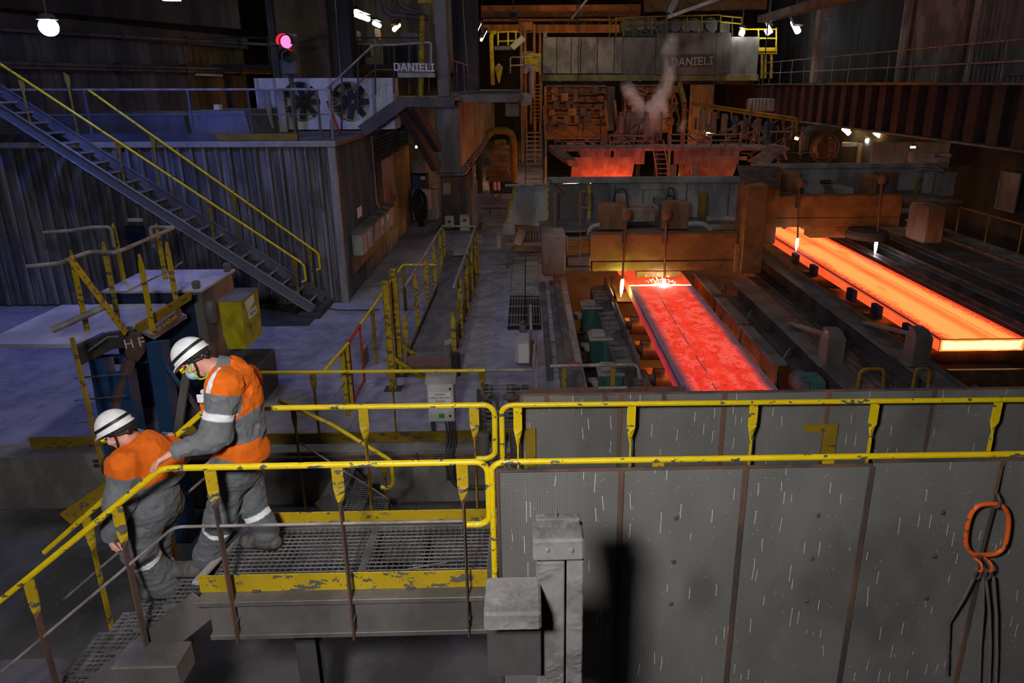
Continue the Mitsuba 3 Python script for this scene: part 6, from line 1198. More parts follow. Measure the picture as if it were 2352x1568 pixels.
hd = thing('reel', 'dark hose reel lit orange beside the bent duct', 'reel'); c = at(1885, 338, 31.5); put('drum', G().lathe([(1e-3, 0), (.5, .02), (.5, .4), (1e-3, .42)], c, (.3, -1, 0), 20), 'brown', hd, smooth=40); put('rim', G().tube([c + V(.62 * math.cos(a), -.45, .62 * math.sin(a)) for a in np.linspace(0, 2 * math.pi, 20)[:-1]], .05, 8, closed=True), 'steel', hd, smooth=40)
for k in range(5): put('fitting', G().tube([at(1908, 322 + k * 9, 31), at(1915, 320 + k * 9, 31), at(1920, 326 + k * 9, 31)], .05, 6, .1), 'brown', hd, smooth=40)
ob = thing('lit_box', 'box lit bright orange under the crane girder', 'box'); g = G(); pbox(g, 2098, 350, 2148, 374, 24.8, .4, .02); put('body', g, 'white_dirty', ob); g = G(); pbox(g, 2152, 362, 2182, 384, 24.6, .3, .02); put('low_box', g, 'plate_grey', ob); c = at(2123, 374, 25); put('stand', G().box(c * V(1, 1, 0) + V(-.15, -.05, ZS), c + V(.15, .15, .02), .01), 'steel_dark', ob); put('tilted_board', G().prism([at(2152, 355, 24.6), at(2186, 353, 24.6), at(2184, 362, 24.6)], (0, .04, 0)), 'white', ob)
lamp('sodium_lamp', 'unseen orange lamp placed to light the box under the crane girder', at(2092, 338, 24), at(2102, 338, 24), .04, SOD, 130, .4)  # unseen lamp, put here to light the box orange
bw2 = thing('back_screen', 'grey screen wall under the crane girder', 'wall', kind='structure'); g = G(); pbox(g, 2002, 326, 2190, 385, 25.6, .1, .01); put('panel', g, 'plate_grey', bw2)
t = thing('right_column', 'dark column under the crane girder near the right edge', 'column'); c = at(2195, 400, 27); put('shaft', G().box((c[0] - .3, 27, ZS), (c[0] + .3, 27.5, 1.66), .02), 'steel_dark', t)
nb = thing('notice_board', 'framed pale notice board on the dark right wall', 'notice board'); p = gx(2310, 440, 15.2); put('board', G().box((15.28, p[1] - .45, p[2] - .6), (15.32, p[1] + .45, p[2] + .6), .01), 'plate_grey', nb); put('frame', G().tube([(15.26, p[1] - .45, p[2] - .6), (15.26, p[1] + .45, p[2] - .6), (15.26, p[1] + .45, p[2] + .6), (15.26, p[1] - .45, p[2] + .6)], .03, 6, closed=True), 'steel_pale', nb)
yr = thing('side_railing', 'yellow railing along the right wall platform', 'railing')
put('handrail', G().rod((13.9, 14, -.4), (13.9, 22, -.4), .03, 8), 'yellow_dull', yr)
for k in range(6): put('post', G().rod((13.9, 14.5 + k * 1.5, -1.42), (13.9, 14.5 + k * 1.5, -.4), .025, 6), 'yellow_dull', yr)
for k, (y, m) in enumerate(((17.4, 'white_dirty'), (16.6, 'white'), (15.9, 'red_paint'))): put('supply_box', G().box((14.2, y, -1.3), (14.6, y + .45, -.7), .02), m, None, ['small pale box', 'white upright box', 'red box'][k] + ' behind the yellow railing of the right wall platform', 'box')
# ---------------------------------------------------------------- people
def surface_nets(fn, lo, hi, h):
    lo, hi = np.asarray(lo, float), np.asarray(hi, float); n = np.ceil((hi - lo) / h).astype(int) + 1
    ax = [lo[k] + h * np.arange(n[k]) for k in range(3)]
    D = np.empty(n, np.float32)
    for i0 in range(0, n[0], 24):
        P = np.stack(np.meshgrid(ax[0][i0:i0 + 24], ax[1], ax[2], indexing='ij'), -1); D[i0:i0 + 24] = fn(P)
    S = D < 0; c = [S[i:n[0] - 1 + i, j:n[1] - 1 + j, k:n[2] - 1 + k] for i in (0, 1) for j in (0, 1) for k in (0, 1)]
    cnt = sum(x.astype(np.int8) for x in c); cell = (cnt > 0) & (cnt < 8); idx = -np.ones(cell.shape, np.int64); idx[cell] = np.arange(cell.sum())
    I = np.argwhere(cell); acc = np.zeros((len(I), 3)); w = np.zeros(len(I)); off = np.array([[i, j, k] for i in (0, 1) for j in (0, 1) for k in (0, 1)])
    for a in range(8):
        for b in range(a + 1, 8):
            if np.abs(off[a] - off[b]).sum() != 1: continue
            da, db = D[tuple((I + off[a]).T)], D[tuple((I + off[b]).T)]; m = (da < 0) != (db < 0); t = np.where(m, da / np.where(m, da - db, 1), 0)
            acc += np.where(m[:, None], off[a] + (off[b] - off[a]) * t[:, None], 0); w += m
    v = lo + h * (I + acc / np.maximum(w, 1)[:, None]); F_ = []
    for d in range(3):
        e, f = (d + 1) % 3, (d + 2) % 3; sl = [slice(None)] * 3; s2 = [slice(None)] * 3; sl[d] = slice(0, n[d] - 1); s2[d] = slice(1, n[d])
        A, B = S[tuple(sl)], S[tuple(s2)]; E_ = np.argwhere(A != B); E_ = E_[(E_[:, e] > 0) & (E_[:, f] > 0) & (E_[:, e] < n[e] - 1) & (E_[:, f] < n[f] - 1)]
        q = []
        for (oe, of) in ((-1, -1), (0, -1), (0, 0), (-1, 0)): p = E_.copy(); p[:, e] += oe; p[:, f] += of; q.append(idx[tuple(p.T)])
        q = np.stack(q, 1); fl = A[tuple(E_.T)]; q = np.where(fl[:, None], q, q[:, ::-1]); F_ += [q[:, [0, 1, 2]], q[:, [0, 2, 3]]]
    F_ = np.vstack(F_); return trimesh.Trimesh(v, F_[(F_ >= 0).all(1)], process=False)
def cone_d(P, a, b, ra, rb):
    a, b = np.asarray(a), np.asarray(b); ba = b - a; t = np.clip(((P - a) @ ba) / ba.dot(ba), 0, 1)
    return np.linalg.norm(P - a - t[..., None] * ba, axis=-1) - (ra + (rb - ra) * t)
def ell_d(P, c, R, r):
    q = (P - c) @ R; r = np.asarray(r); k0 = np.linalg.norm(q / r, axis=-1); return (k0 - 1) * r.min() * np.clip(k0, .6, 1.4) ** 0
def smin(ds, k):
    r = ds[0]
    for d in ds[1:]: hh = np.clip(.5 + .5 * (r - d) / k, 0, 1); r = r * (1 - hh) + d * hh - k * hh * (1 - hh)
    return r
def prims_sdf(prims, k): return lambda P: smin([cone_d(P, *p) if len(p) == 4 else ell_d(P, *p) for p in prims], k)
def bounds(prims, pad=.04):
    pts = []
    for p in prims:
        if len(p) == 4: pts += [np.asarray(p[0]) - p[2], np.asarray(p[0]) + p[2], np.asarray(p[1]) - p[3], np.asarray(p[1]) + p[3]]
        else: m = max(p[2]); pts += [np.asarray(p[0]) - m, np.asarray(p[0]) + m]
    pts = np.array(pts); return pts.min(0) - pad, pts.max(0) + pad
def wrinkle(P, amp, f, seed=0):
    n1 = meshkit.fbm(P * f, 3, seed); return amp * (1 - np.abs(2 * n1 - 1) * 1.6)
def smoothv(m, it=4):
    from scipy import sparse
    e = m.edges_unique; n = len(m.vertices); A = sparse.coo_matrix((np.ones(2 * len(e)), (np.r_[e[:, 0], e[:, 1]], np.r_[e[:, 1], e[:, 0]])), (n, n)).tocsr(); w = 1 / np.maximum(np.asarray(A.sum(1)), 1)
    v = np.array(m.vertices)
    for _ in range(it): v = v + .5 * (w * (A @ v) - v); v = v - .52 * (w * (A @ v) - v)
    return trimesh.Trimesh(v, m.faces, process=False)
def cloth(name, parent, prims, k, h, amp, colf, f=(9, 9, 6), label=None, seed=0, cut=None, fold=None):
    lo, hi = bounds(prims); base = prims_sdf(prims, k)
    def fn(P):
        d = base(P) - wrinkle(P, amp, np.array(f), seed) + .35 * amp
        if fold is not None: d = d + fold(P)
        return d if cut is None else np.maximum(d, cut(P))
    m = smoothv(surface_nets(fn, lo, hi, h), 3); v = np.array(m.vertices)
    which = np.argmin([cone_d(v, *p) if len(p) == 4 else ell_d(v, *p) for p in prims], 0)
    col = colf(v, which); d = meshkit.fbm(v * 14, 3, 5)[:, None]; g_ = meshkit.fbm(v * 60, 2, 8)[:, None]
    col = col * (.82 + .3 * d) * (.9 + .2 * g_)
    return put(name, m, 'cloth', parent, label, smooth=True, color=np.clip(col, 0, 1))
scene['m_cloth'] = pr({'type': 'mesh_attribute', 'name': 'vertex_color'}, .9, 0, .2, sheen=.3)
scene['m_skin'] = pr(grimy((.60, .27, .20), (.70, .36, .28), 14., 1., 60., .3), .5, 0, .4)
scene['m_helmet'] = pr((.86, .86, .86), .28, 0, .5, clearcoat=.4)
scene['m_rubber'] = pr((.016, .016, .018), .5); scene['m_visor'] = pr((.75, .72, .02), .25); scene['m_mask'] = pr((.45, .66, .85), .8); scene['m_neon'] = pr((.25, .75, .05), .6)
scene['m_hair'] = pr((.03, .022, .017), .8); scene['m_boot'] = pr(grimy((.055, .05, .047), (.13, .12, .11), 20.), .7); scene['m_silver'] = pr((.72, .74, .76), .35, .2)
OR, GR, WH = np.array([.80, .155, .012]), np.array([.155, .165, .175]), np.array([.80, .82, .85])
def frame(f, up=(0, 0, 1)):
    f = nrm(f); l = nrm(np.cross(up, f)); u = np.cross(f, l); return np.stack([f, l, u], 1)      # columns: forward, left, up
def head_prims(c, R):
    L = lambda f, l, u: c + R @ V(f, l, u); E = np.eye(3)
    p = [(L(-.012, 0, .03), R, (.098, .077, .092)), (L(.028, 0, -.045), R, (.068, .056, .072)), (L(.062, 0, -.092), L(.02, 0, -.088), .022, .04), (L(.088, 0, -.012), L(.108, 0, -.040), .010, .015), (L(.072, .028, .012), L(.072, -.028, .012), .020, .020), (L(.08, .016, -.068), L(.08, -.016, -.068), .012, .012), (L(.052, .046, -.03), L(.052, .05, -.034), .022, .022), (L(.052, -.046, -.03), L(.052, -.05, -.034), .022, .022)]
    return p, L
def ear_prims(L, s): return [(L(-.012 + .026 * math.cos(a), s * (.080 + .006 * math.cos(a)), -.015 + .034 * math.sin(a)), L(-.012 + .026 * math.cos(a + .5), s * (.080 + .006 * math.cos(a + .5)), -.015 + .034 * math.sin(a + .5)), .0075, .0075) for a in np.linspace(.2, 5.6, 12)] + [(L(-.008, s * .078, -.015), L(-.008, s * .078, -.03), .014, .010)]
def person_body(name, label, hc, hR, neckb, limbs, hands, extra=None):
    t = thing(name, label, 'person', 'workers')
    hp_, L = head_prims(hc, hR); pr_h = hp_ + [(L(-.03, 0, -.05), neckb, .060, .068)]
    base = prims_sdf(pr_h, .022); ears = ear_prims(L, 1) + ear_prims(L, -1)
    def fh(P): return np.minimum(base(P), smin([cone_d(P, *e) for e in ears], .006)) if True else 0
    lo, hi = bounds(pr_h + ears, .02); ms = [smoothv(surface_nets(fh, lo, hi, .0045), 2)]
    lo, hi = bounds(limbs, .03); ms.append(smoothv(surface_nets(prims_sdf(limbs, .05), lo, hi, .014), 3))
    for hd in hands: lo, hi = bounds(hd, .01); ms.append(smoothv(surface_nets(prims_sdf(hd, .007), lo, hi, .003), 2))
    b = put('body', trimesh.util.concatenate(ms), 'skin', t, smooth=True)
    for s in (1, -1):
        e = put('eye', trimesh.creation.icosphere(2, .0115), 'sign_white', b, smooth=True); scene[e] = mikit.ply(trimesh.Trimesh(trimesh.creation.icosphere(2, .0115).vertices + L(.0755, s * .030, -.004), trimesh.creation.icosphere(2).faces, process=False), 'm_sign_white', smooth=True)
    return t, L, b
def helmet(t, L, R, strap=True):
    def dome(rs, hs, up0):
        rows = 14; cols = 40; v = []; f = []
        for i in range(rows + 1):
            a = i / rows * math.pi / 2
            for j in range(cols):
                b = j / cols * 2 * math.pi; v.append(L(rs[0] * math.cos(a) * math.cos(b), rs[1] * math.cos(a) * math.sin(b), up0 + hs * math.sin(a)))
        for i in range(rows):
            for j in range(cols): q = [i * cols + j, i * cols + (j + 1) % cols, (i + 1) * cols + (j + 1) % cols, (i + 1) * cols + j]; f += [[q[0], q[1], q[2]], [q[0], q[2], q[3]]]
        return trimesh.Trimesh(v, f, process=False)
    h = put('helmet', dome((.134, .112), .128, .046), 'helmet', t, 'white safety helmet', smooth=True)
    n = 48; v = []
    for ring, (s, dz) in enumerate(((1.0, .046), (1.0, .0), (1.06, .0), (1.06, .008), (1.0, .012))):
        for j in range(n):
            b = j / n * 2 * math.pi; fr = max(0, math.cos(b)) ** 2; ex = .045 * fr if s > 1 else 0
            v.append(L((.134 * s + ex) * math.cos(b), .112 * s * math.sin(b), dz + .040 - (.022 * fr if s > 1 else 0) - .008))
    f = []
    for r in range(4):
        for j in range(n): a, b = r * n + j, r * n + (j + 1) % n; f += [[a, b, b + n], [a, b + n, a + n]]
    put('brim', trimesh.Trimesh(v, f, process=False), 'helmet', h, smooth=35)
    put('inner_liner', dome((.128, .106), .05, .034), 'black', h, smooth=True)
    band = [L(.138 * math.cos(b), .116 * math.sin(b), .068 - .012 * math.cos(b)) for b in np.linspace(0, 2 * math.pi, 49)[:-1]]
    bb = [p + R @ V(0, 0, .022) - nrm(p - L(0, 0, .05)) * .004 for p in band]; vv = np.array(band + bb); n = 48; f = []
    for j in range(n): a, b = j, (j + 1) % n; f += [[a, b, b + n], [a, b + n, a + n]]
    put('headlamp_band', trimesh.Trimesh(vv, f, process=False), 'rubber', h, smooth=True)
    put('lamp_clip', G().cbox(L(.140, 0, .066), (.03, .05, .03), .008, R), 'rubber', h)
    put('ratchet', G().lathe([(1e-3, .012), (.02, .01), (.024, 0)], L(-.118, .035, -.02), R @ V(-1, .3, 0), 14), 'rubber', h, smooth=True); put('nape_strap', G().tube([L(.02, .092, .03), L(-.06, .084, -.005), L(-.112, .03, -.02), L(-.112, -.03, -.02), L(-.06, -.084, -.005), L(.02, -.092, .03)], .012, 8, .04), 'rubber', h, smooth=True)
    put('chin_strap', G().tube([L(-.06, .092, .02), L(-.035, .083, -.05), L(.02, .062, -.105), L(.03, 0, -.125), L(.02, -.062, -.105), L(-.035, -.083, -.05), L(-.06, -.092, .02)], .0065, 6, .05), 'rubber', h, smooth=True)
    return h
def glasses(t, L, R):
    gl = put('glasses', G().tube([L(-.02, .083, .0), L(.06, .078, .002), L(.092, .062, .0)], .004, 6, .02).tube([L(-.02, -.083, .0), L(.06, -.078, .002), L(.092, -.062, .0)], .004, 6, .02).tube([L(.095, .06, .006), L(.108, .0, .008), L(.095, -.06, .006)], .004, 6, .05), 'rubber', t, 'dark safety glasses with yellow side tips', smooth=True)
    for s in (1, -1):
        put('lens', G().tube([L(.098, s * .055, -.010), L(.106, s * .012, -.008)], .016, 10), 'visor', gl, smooth=True); put('side_tip', G().cbox(L(.070, s * .080, .002), (.035, .006, .016), .003, R), 'visor', gl)
def finger(prims, p, dirs, lens, r): 
    for d, l in zip(dirs, lens): q = p + nrm(d) * l; prims.append((p, q, r, r * .92)); p = q; r *= .92
    return prims
def boot(name, t, ankle, toe, sole_z, w=.05):
    a, b = np.asarray(ankle, float), np.asarray(toe, float); d = nrm((b - a) * V(1, 1, 0)); l = np.cross([0, 0, 1], d); heel = a - d * .075; heel[2] = sole_z; b = b.copy(); b[2] = sole_z
    pm = [(a + V(0, 0, .06), V(a[0], a[1], sole_z + .075), .060, .062), (heel + V(0, 0, .05) + d * .02, b + V(0, 0, .045) - d * .05, .052, .050), (V(a[0], a[1], sole_z + .07) + d * .03, b + V(0, 0, .045) - d * .05, .060, .045), (b + V(0, 0, .042) - d * .06 + l * .012, b + V(0, 0, .042) - d * .06 - l * .012, .048, .048)]
    base = prims_sdf(pm, .03); lo, hi = bounds(pm, .02)
    m = smoothv(surface_nets(lambda P: np.maximum(base(P), sole_z + .008 - P[..., 2]), lo, hi, .006), 2); k = put(name, m, 'boot', t, smooth=True)
    hl = (b - heel); o = []
    for u, s in ((-.03, -.8), (-.03, .8), (.4, .85), (.75, 1.0), (.97, .7), (1.03, 0), (.97, -.7), (.75, -1.0), (.4, -.85)): p = heel + hl * u + l * s * w; o.append(V(p[0], p[1], sole_z))
    put('sole', G().prism(o, (0, 0, .028)), 'rubber', k); return k

# ---- upper worker
YA = 4.60
fA = nrm(V(-.93, .30, 0)); lA = V(-fA[1], fA[0], 0)
hcA = at(449, 827, YA - .03); hRA = frame((-.80, .10, -.58))
chA = at(538, 915, YA + .02); upA = at(528, 870, YA + .02); nbA = at(508, 848, YA + .0)
shL, shR = at(515, 888, 4.44), at(560, 874, 4.80)
elL, wrL = at(494, 1004, 4.33), at(402, 1043, 4.15)
elR, wrR = at(520, 1000, 4.88), at(500, 1045, 4.78)
pvA = at(553, 1045, YA + .03); hiL, hiR = at(530, 1078, 4.53), at(566, 1070, 4.72)
knL, anL, toL = at(507, 1190, 4.47), at(474, 1284, 4.56), gz(386, 1318, -.2)
knR, anR, toR = at(574, 1148, 4.66), at(613, 1222, 4.62), gz(556, 1250, 0)
limbsA = [(upA, chA, .13, .14), (chA, pvA, .13, .12), (nbA, upA, .07, .11), (shL, elL, .05, .042), (elL, wrL, .042, .030), (shR, elR, .05, .042), (elR, wrR, .042, .03), (shL, shR, .06, .06), (hiL, knL, .085, .06), (knL, anL, .058, .045), (hiR, knR, .085, .06), (knR, anR, .058, .045), (hiL, hiR, .10, .10)]
# left hand closed over the handrail: rail axis along x, then bending down the slope
def hand_on_rail(wr, kn, across, down, along, s=1):
    """palm from wrist to the knuckle line kn; fingers bend over the rail (across, then down), the thumb along it"""
    p = []; m = (wr + kn) / 2; a = nrm(along)
    for k in range(4):
        o = a * (k - 1.5) * .0195; root = kn + o; p.append((wr + o * .62, root, .021, .0140))
        ln = (.034, .027, .022) if k in (1, 2) else ((.031, .024, .02) if k == 0 else (.026, .02, .018))
        finger(p, root, (nrm(nrm(across) * .9 + nrm(down) * .5), nrm(nrm(down) + nrm(across) * .25), nrm(nrm(down) * .7 - nrm(across) * .8)), ln, .0108)
    th = m + a * .036; p.append((m, th, .017, .013)); finger(p, th, (nrm(kn - wr) + nrm(down) * .3 + a * .25, nrm(kn - wr) + nrm(down) * .8), (.034, .028), .0112)
    p.append((wr - nrm(kn - wr) * .06, wr, .027, .024)); return p
knuA = V(-2.415, 4.112, 1.040); wr2 = V(-2.352, 4.165, 1.075)
wrL = V(-2.325, 4.185, 1.082)
hpA = hand_on_rail(V(-2.365, 4.150, 1.072), V(-2.440, 4.112, 1.034), (-.35, -1, -.2), (-.1, .2, -1), (-.75, .25, -.62))
hpAR = [(wrR, wrR + V(-.05, 0, -.06), .028, .03)]
for k in range(4): finger(hpAR, wrR + V(-.05, (k - 1.5) * .02, -.07), ((-.5, 0, -1), (.1, 0, -1), (.5, 0, -.8)), (.035, .028, .022), .0098)
finger(hpAR, wrR + V(-.055, -.035, -.04), ((-.8, -.2, -.5), (-.3, 0, -1)), (.034, .028), .011)
limbsA = [q if q[1] is not elL or q[0] is not elL else q for q in limbsA]; limbsA[4] = (elL, wrL, .042, .028)
pA, LA, bA = person_body('person', 'man in orange and grey jacket and white helmet, his left hand on the handrail', hcA, hRA, nbA, limbsA, [hpA, hpAR])
helmet(pA, LA, hRA); glasses(pA, LA, hRA)
mk = [(LA(.075, 0, -.058), hRA, (.045, .058, .052)), (LA(.055, .045, -.068), LA(.055, -.045, -.068), .022, .022)]
lo, hi = bounds(mk, .02); km = put('face_mask', smoothv(surface_nets(prims_sdf(mk, .02), lo, hi, .005)), 'mask', pA, 'pale blue face mask', smooth=True)
put('ear_loop', G().tube([LA(.055, .062, -.06), LA(.01, .084, -.05), LA(-.03, .082, -.02), LA(-.02, .084, .01)], .003, 6, .02), 'sign_white', km)
ep = put('ear_plug', G().tube([LA(-.012, .075, -.02), LA(-.005, .096, -.02)], .009, 8), 'neon', pA, 'neon green ear plug on a cord', smooth=True)
put('cord', G().tube([LA(-.005, .097, -.02), LA(.01, .105, -.05), LA(-.01, .10, -.085), LA(.02, .085, -.12), LA(-.01, .05, -.14), LA(-.06, .06, -.12)], .005, 6, .03), 'neon', ep, smooth=True)
# hair
hr = [(LA(-.035, 0, .03), hRA, (.080, .079, .05))]; lo, hi = bounds(hr); b_ = prims_sdf(hr, .01)
put('hair', smoothv(surface_nets(lambda P: b_(P) - wrinkle(P, .003, 90.), lo, hi, .006), 1), 'hair', pA, smooth=True)
TA = [(shL, elL + (shL - elL) * .02, .098, .094), (elL, wrL, .082, .050), (shR, elR, .098, .09), (elR, wrR, .088, .056), (nbA * .45 + upA * .55, upA, .095, .125), (upA, chA, .15, .175), (chA, pvA + V(.01, .0, .16), .175, .165), (shL, shR, .105, .105), (at(556, 970, YA + .08), at(566, 985, YA + .05), .13, .12), (at(500, 930, YA), at(515, 1010, YA), .10, .10)]
pb = at(560, 955, 4.45); nb_ = nrm(V(-.42, .12, .86))
def sel(x, a, b, e=.004): t = np.clip(np.asarray(x) / e * .5 + .5, 0, 1)[:, None]; return a * t + b * (1 - t)
def colA(v, w):
    c = sel((v - pb) @ nb_, OR, GR)
    for i, (a, b) in ((0, (shL, elL)), (2, (shR, elR))):
        d = nrm(b - a); s = (v - a) @ d; m = w == i; k = sel(s - .035, GR, OR); k = sel(np.minimum(s - .175, .222 - s), WH, k); c = np.where(m[:, None], k, c)
    c = np.where(((w == 1) | (w == 3))[:, None], GR, c)
    s0, s1 = at(494, 862, 4.42), at(482, 902, 4.36); dd = nrm(np.cross(s1 - s0, (0, 1, 0))); q = (v - s0) @ dd; tt = (v - s0) @ nrm(s1 - s0)
    return np.where(((np.abs(q) < .017) & (tt > -.06) & (tt < .16) & (v[:, 1] < 4.55) & (c[:, 0] > .4))[:, None], WH, c)
def foldA(P):  # folds running from the armpit down the back and across the elbow
    q = P - at(560, 900, 4.5); s = np.sin((q[..., 0] * 1.0 + q[..., 2] * .35) * 62 + 3 * meshkit.noise(P * 5, 3)); return .006 * s * np.clip(1 - np.abs(q[..., 0] - .03) * 4, 0, 1)
jk = cloth('jacket', pA, TA, .05, .0062, .022, colA, (11, 11, 7), 'orange and grey work jacket with white reflective bands', cut=lambda P: (hem_a - P) @ hem_n if False else np.maximum((at(545, 1036, YA) - P) @ nrm(V(-.30, 0, 1.0)), -np.inf), fold=foldA)
cuf = put('cuff', G().tube([wrL + (elL - wrL) * .10, wrL + (elL - wrL) * -.02], .046, 16, r1=.043), 'cloth_grey', jk, smooth=40)
col_ = [nbA + .095 * (math.cos(a) * nrm(np.cross(nbA - upA, (0, 1, 0))) * 1.0 + math.sin(a) * V(0, 1, 0)) for a in np.linspace(0, 2 * math.pi, 25)[:-1]]
ax = nrm(LA(-.03, 0, -.04) - nbA); put('collar', G().lathe([(.105, -.03), (.088, .045), (.078, .047), (.09, -.03)], nbA + ax * .005, ax, 28), 'cloth_grey', jk, smooth=True)
sA = [(at(548, 1010, YA), pvA + V(0, 0, -.0), .165, .175), (pvA + V(.05, .02, .02), pvA + V(.05, .02, .0), .15, .14)]
cloth('shirt_tail', pA, sA, .04, .009, .016, lambda v, w: np.tile(OR * .95, (len(v), 1)), (14, 14, 4), 'orange shirt tail below the jacket', cut=lambda P: np.maximum((at(545, 1064, YA) - P) @ nrm(V(-.15, 0, 1)), P[..., 2] - at(545, 1000, YA)[2]))
trA = [(hiL, knL, .125, .098), (knL, anL + (knL - anL) * .12, .098, .088), (hiR, knR, .125, .098), (knR, anR + (knR - anR) * .06, .092, .078), (hiL, hiR, .145, .14), (pvA, (hiL + hiR) / 2, .15, .15), (anL + (knL - anL) * .18, anL + (knL - anL) * .02, .092, .082), (anR + (knR - anR) * .25, anR, .082, .072)]
def colT(kn, an, kn2, an2):
    def f(v, w):
        c = np.tile(GR * .82, (len(v), 1))
        for i, a, b, s0 in ((1, kn, an, .07), (3, kn2, an2, .10)): d = nrm(b - a); s = (v - a) @ d; c = np.where(((w == i) & (s > s0) & (s < s0 + .045))[:, None], WH, c)
        return c
    return f
tr = cloth('trousers', pA, trA, .05, .0085, .018, colT(knL, anL, knR, anR), (12, 12, 15), 'grey work trousers with reflective bands', seed=4)
boot('boot', pA, anL + V(-.02, 0, .0), toL, -.198); boot('boot', pA, anR, toR + V(0, -.0, 0), .002)
bd_ = put('badge', G().cbox(at(461, 915, 4.40), (.05, .012, .06), .006), 'sign_white', pA, 'small white and orange badge clipped on the chest'); put('clip', G().cbox(at(466, 899, 4.40), (.03, .03, .03), .008), 'silver', bd_)
# ---- lower worker
YB = 4.58
hcB = at(272, 992, YB - .04); hRB = frame((-.88, .16, -.44))
nbB = at(312, 1015, YB); upB = at(335, 1040, YB); chB = at(343, 1078, YB + .02); pvB = at(360, 1128, YB + .02)
shBL, shBR = at(285, 1068, 4.40), at(388, 1038, 4.80)
elBL, wrBL = at(277, 1152, 4.35), at(253, 1226, 4.36)
elBR, wrBR = at(402, 1052, 4.93), V(-2.84, 4.965, .75)
hiBL, hiBR = at(346, 1165, 4.50), at(372, 1158, 4.70)
knBL, anBL = at(318, 1262, 4.44), at(384, 1345, 4.58)
knBR, anBR = at(352, 1262, 4.72), at(392, 1352, 4.74)
zb_ = gz(390, 1380, -.40)
toBL = V(anBL[0] - .20, anBL[1], -.40)
limbsB = [(upB, chB, .13, .14), (chB, pvB, .13, .12), (nbB, upB, .07, .11), (shBL, elBL, .05, .042), (elBL, wrBL, .042, .030), (shBR, elBR, .05, .042), (elBR, wrBR, .042, .03), (shBL, shBR, .06, .06), (hiBL, knBL, .085, .06), (knBL, anBL, .058, .045), (hiBR, knBR, .085, .06), (knBR, anBR, .058, .045), (hiBL, hiBR, .10, .10)]
hb1 = [(wrBL + V(.0, 0, .04), wrBL + V(-.005, 0, -.01), .027, .026)]; hk = wrBL + V(.012, 0, -.075)
for k in range(4):
    o = V(.0, (k - 1.5) * .02, 0); hb1.append((wrBL + o * .6 + V(0, 0, -.005), hk + o, .019, .0125)); finger(hb1, hk + o, ((.25, 0, -1), (.9, 0, -.55), (1, 0, .1)), ((.034, .03, .024) if k in (1, 2) else (.03, .026, .02)), .0098)
hb1.append((wrBL + V(0, -.02, -.03), wrBL + V(.03, -.042, -.055), .017, .013)); finger(hb1, wrBL + V(.03, -.042, -.055), ((.6, -.1, -.8), (.5, .2, -.9)), (.034, .027), .0112)
hb2 = hand_on_rail(wrBR + V(.03, -.03, .03), wrBR + V(-.02, 0, -.005), (-.2, 1, -.2), (0, -.2, -1), (.8, 0, .6))
pB, LB, bB = person_body('person', 'man in orange and grey jacket lower on the stair, one arm hanging down', hcB, hRB, nbB, limbsB, [hb1, hb2])
helmet(pB, LB, hRB); glasses(pB, LB, hRB)
hr = [(LB(-.038, 0, .02), hRB, (.079, .0795, .055))]; lo, hi = bounds(hr); b2_ = prims_sdf(hr, .01)
put('hair', smoothv(surface_nets(lambda P: b2_(P) - wrinkle(P, .003, 90.), lo, hi, .006), 1), 'hair', pB, smooth=True)
mk = [(LB(.075, 0, -.058), hRB, (.045, .058, .052))]; lo, hi = bounds(mk, .02); put('face_mask', smoothv(surface_nets(prims_sdf(mk, .02), lo, hi, .005)), 'rubber', pB, 'dark face mask', smooth=True)
TB = [(shBL, elBL, .095, .092), (elBL, wrBL, .092, .058), (shBR, elBR, .095, .088), (elBR, wrBR, .086, .055), (nbB * .45 + upB * .55, upB, .095, .125), (upB, chB, .155, .18), (chB, pvB + V(-.05, 0, .12), .185, .17), (shBL, shBR, .11, .11), (at(372, 1060, YB + .05), at(375, 1085, YB + .04), .14, .13)]
pb2 = at(345, 1118, 4.4); nb2 = nrm(V(-.30, .10, .9))
def colB(v, w):
    c = sel((v - pb2) @ nb2, OR * .92, GR)
    for i, (a, b) in ((0, (shBL, elBL)), (2, (shBR, elBR))): d = nrm(b - a); s = (v - a) @ d; m = w == i; c = np.where(m[:, None], sel(s - .03, GR, OR * .92), c)
    return np.where(((w == 1) | (w == 3))[:, None], GR, c)
def foldB(P): q = P - at(330, 1090, 4.4); s = np.sin((q[..., 0] + q[..., 2] * .5) * 55 + 3 * meshkit.noise(P * 5, 9)); return .005 * s * np.clip(1 - np.abs(q[..., 0]) * 5, 0, 1)
jb = cloth('jacket', pB, TB, .05, .0065, .018, colB, (10, 10, 6), 'orange and grey work jacket', seed=7, cut=lambda P: (at(372, 1122, YB) - P) @ nrm(V(-.45, 0, 1.0)) - (P[..., 0] < elBL[0] + .12) * 1.0, fold=foldB)
col_ = [nbB + .092 * (math.cos(a) * nrm(np.cross(nbB - upB, (0, 1, 0))) + math.sin(a) * V(0, 1, 0)) for a in np.linspace(0, 2 * math.pi, 25)[:-1]]
ax = nrm(LB(-.03, 0, -.04) - nbB); put('collar', G().lathe([(.105, -.03), (.088, .045), (.078, .047), (.09, -.03)], nbB + ax * .005, ax, 28), 'cloth_grey', jb, smooth=True)
trB = [(hiBL, knBL, .128, .10), (knBL, anBL + (knBL - anBL) * .15, .105, .095), (hiBR, knBR, .13, .1), (knBR, anBR + (knBR - anBR) * .15, .1, .09), (hiBL, hiBR, .142, .14), (pvB, (hiBL + hiBR) / 2, .145, .142), (anBL + (knBL - anBL) * .3, anBL + (knBL - anBL) * .05, .105, .10)]
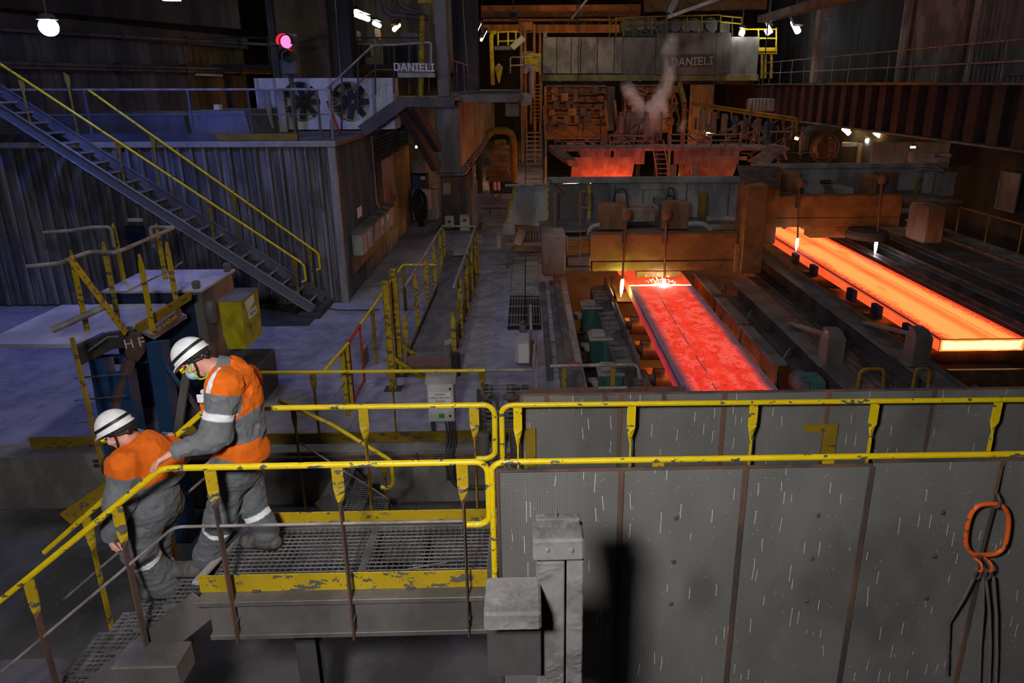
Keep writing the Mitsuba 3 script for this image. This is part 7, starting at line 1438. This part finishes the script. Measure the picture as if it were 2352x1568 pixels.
tb = cloth('trousers', pB, trB, .05, .0085, .02, colT(knBL, anBL + V(0, 0, 0), knBR, anBR), (12, 12, 16), 'grey work trousers with a reflective band', seed=12)
boot('boot', pB, anBL + V(0, 0, .02), toBL, -.398); boot('boot', pB, anBR + V(.02, 0, .02), V(anBR[0] - .19, anBR[1], -.4), -.398)
put('breathing_set', G().tube([at(246, 1050, 4.42), at(238, 1070, 4.42), at(243, 1085, 4.42)], .02, 8, .02).cbox(at(249, 1062, 4.45), (.03, .03, .05), .008), 'rubber', pB, 'dark radio hanging on the chest', smooth=40)

# ---------------------------------------------------------------- steam over the vapour stacks
lo_, hi_ = at(1415, 325, 32.2), at(1600, 70, 34.0); lo_ = V(lo_[0], 32.2, lo_[2]); hi_ = V(hi_[0], 34.0, hi_[2]); nn = (44, 16, 64)
gx_, gy_, gz_ = [np.linspace(lo_[k], hi_[k], nn[k]) for k in range(3)]
P_ = np.stack(np.meshgrid(gx_, gy_, gz_, indexing='ij'), -1); den = np.zeros(nn)
for path in ([(1490, 318, .30, 1.2), (1500, 290, .42, 1.3), (1508, 255, .50, 1.1), (1514, 228, .36, .8), (1530, 195, .30, .5), (1542, 160, .30, .35), (1536, 118, .34, .28), (1546, 90, .3, .12)], [(1470, 285, .3, .8), (1466, 250, .34, .55), (1452, 222, .34, .5), (1438, 200, .3, .35)], [(1565, 300, .16, .5), (1576, 270, .16, .4)], [(1448, 270, .25, .4), (1452, 300, .25, .5)]):
    for a, b in zip(path, path[1:]):
        A3, B3 = at(a[0], a[1], 33.1), at(b[0], b[1], 33.1); ba = B3 - A3; t_ = np.clip(((P_ - A3) @ ba) / ba.dot(ba), 0, 1); d_ = np.linalg.norm(P_ - A3 - t_[..., None] * ba, axis=-1); r_ = a[2] + (b[2] - a[2]) * t_; w_ = a[3] + (b[3] - a[3]) * t_
        den = np.maximum(den, w_ * np.clip(1.25 - d_ / r_, 0, 1))
den *= np.clip((meshkit.fbm(P_ * V(2.6, 2.6, 2.0), 4, 3) - .36) * 3.2, 0, 1.5)
arr = np.ascontiguousarray(den.transpose(2, 1, 0)[..., None].astype(np.float32))
box_w = T().translate(lo_.tolist()).scale((hi_ - lo_).tolist())
labels['steam'] = {'label': 'white steam rising above the grey cylinders in front of the far housing', 'category': 'steam', 'kind': 'stuff'}
scene['steam'] = {'type': 'cube', 'to_world': T().translate(((lo_ + hi_) / 2).tolist()).scale(((hi_ - lo_) / 2).tolist()), 'bsdf': {'type': 'null'},
    'interior': {'type': 'heterogeneous', 'albedo': {'type': 'constvolume', 'value': {'type': 'rgb', 'value': [.97, .97, .98]}}, 'scale': 11.0,
                 'sigma_t': {'type': 'gridvolume', 'grid': mi.VolumeGrid(arr), 'to_world': box_w, 'filter_type': 'trilinear'}}}
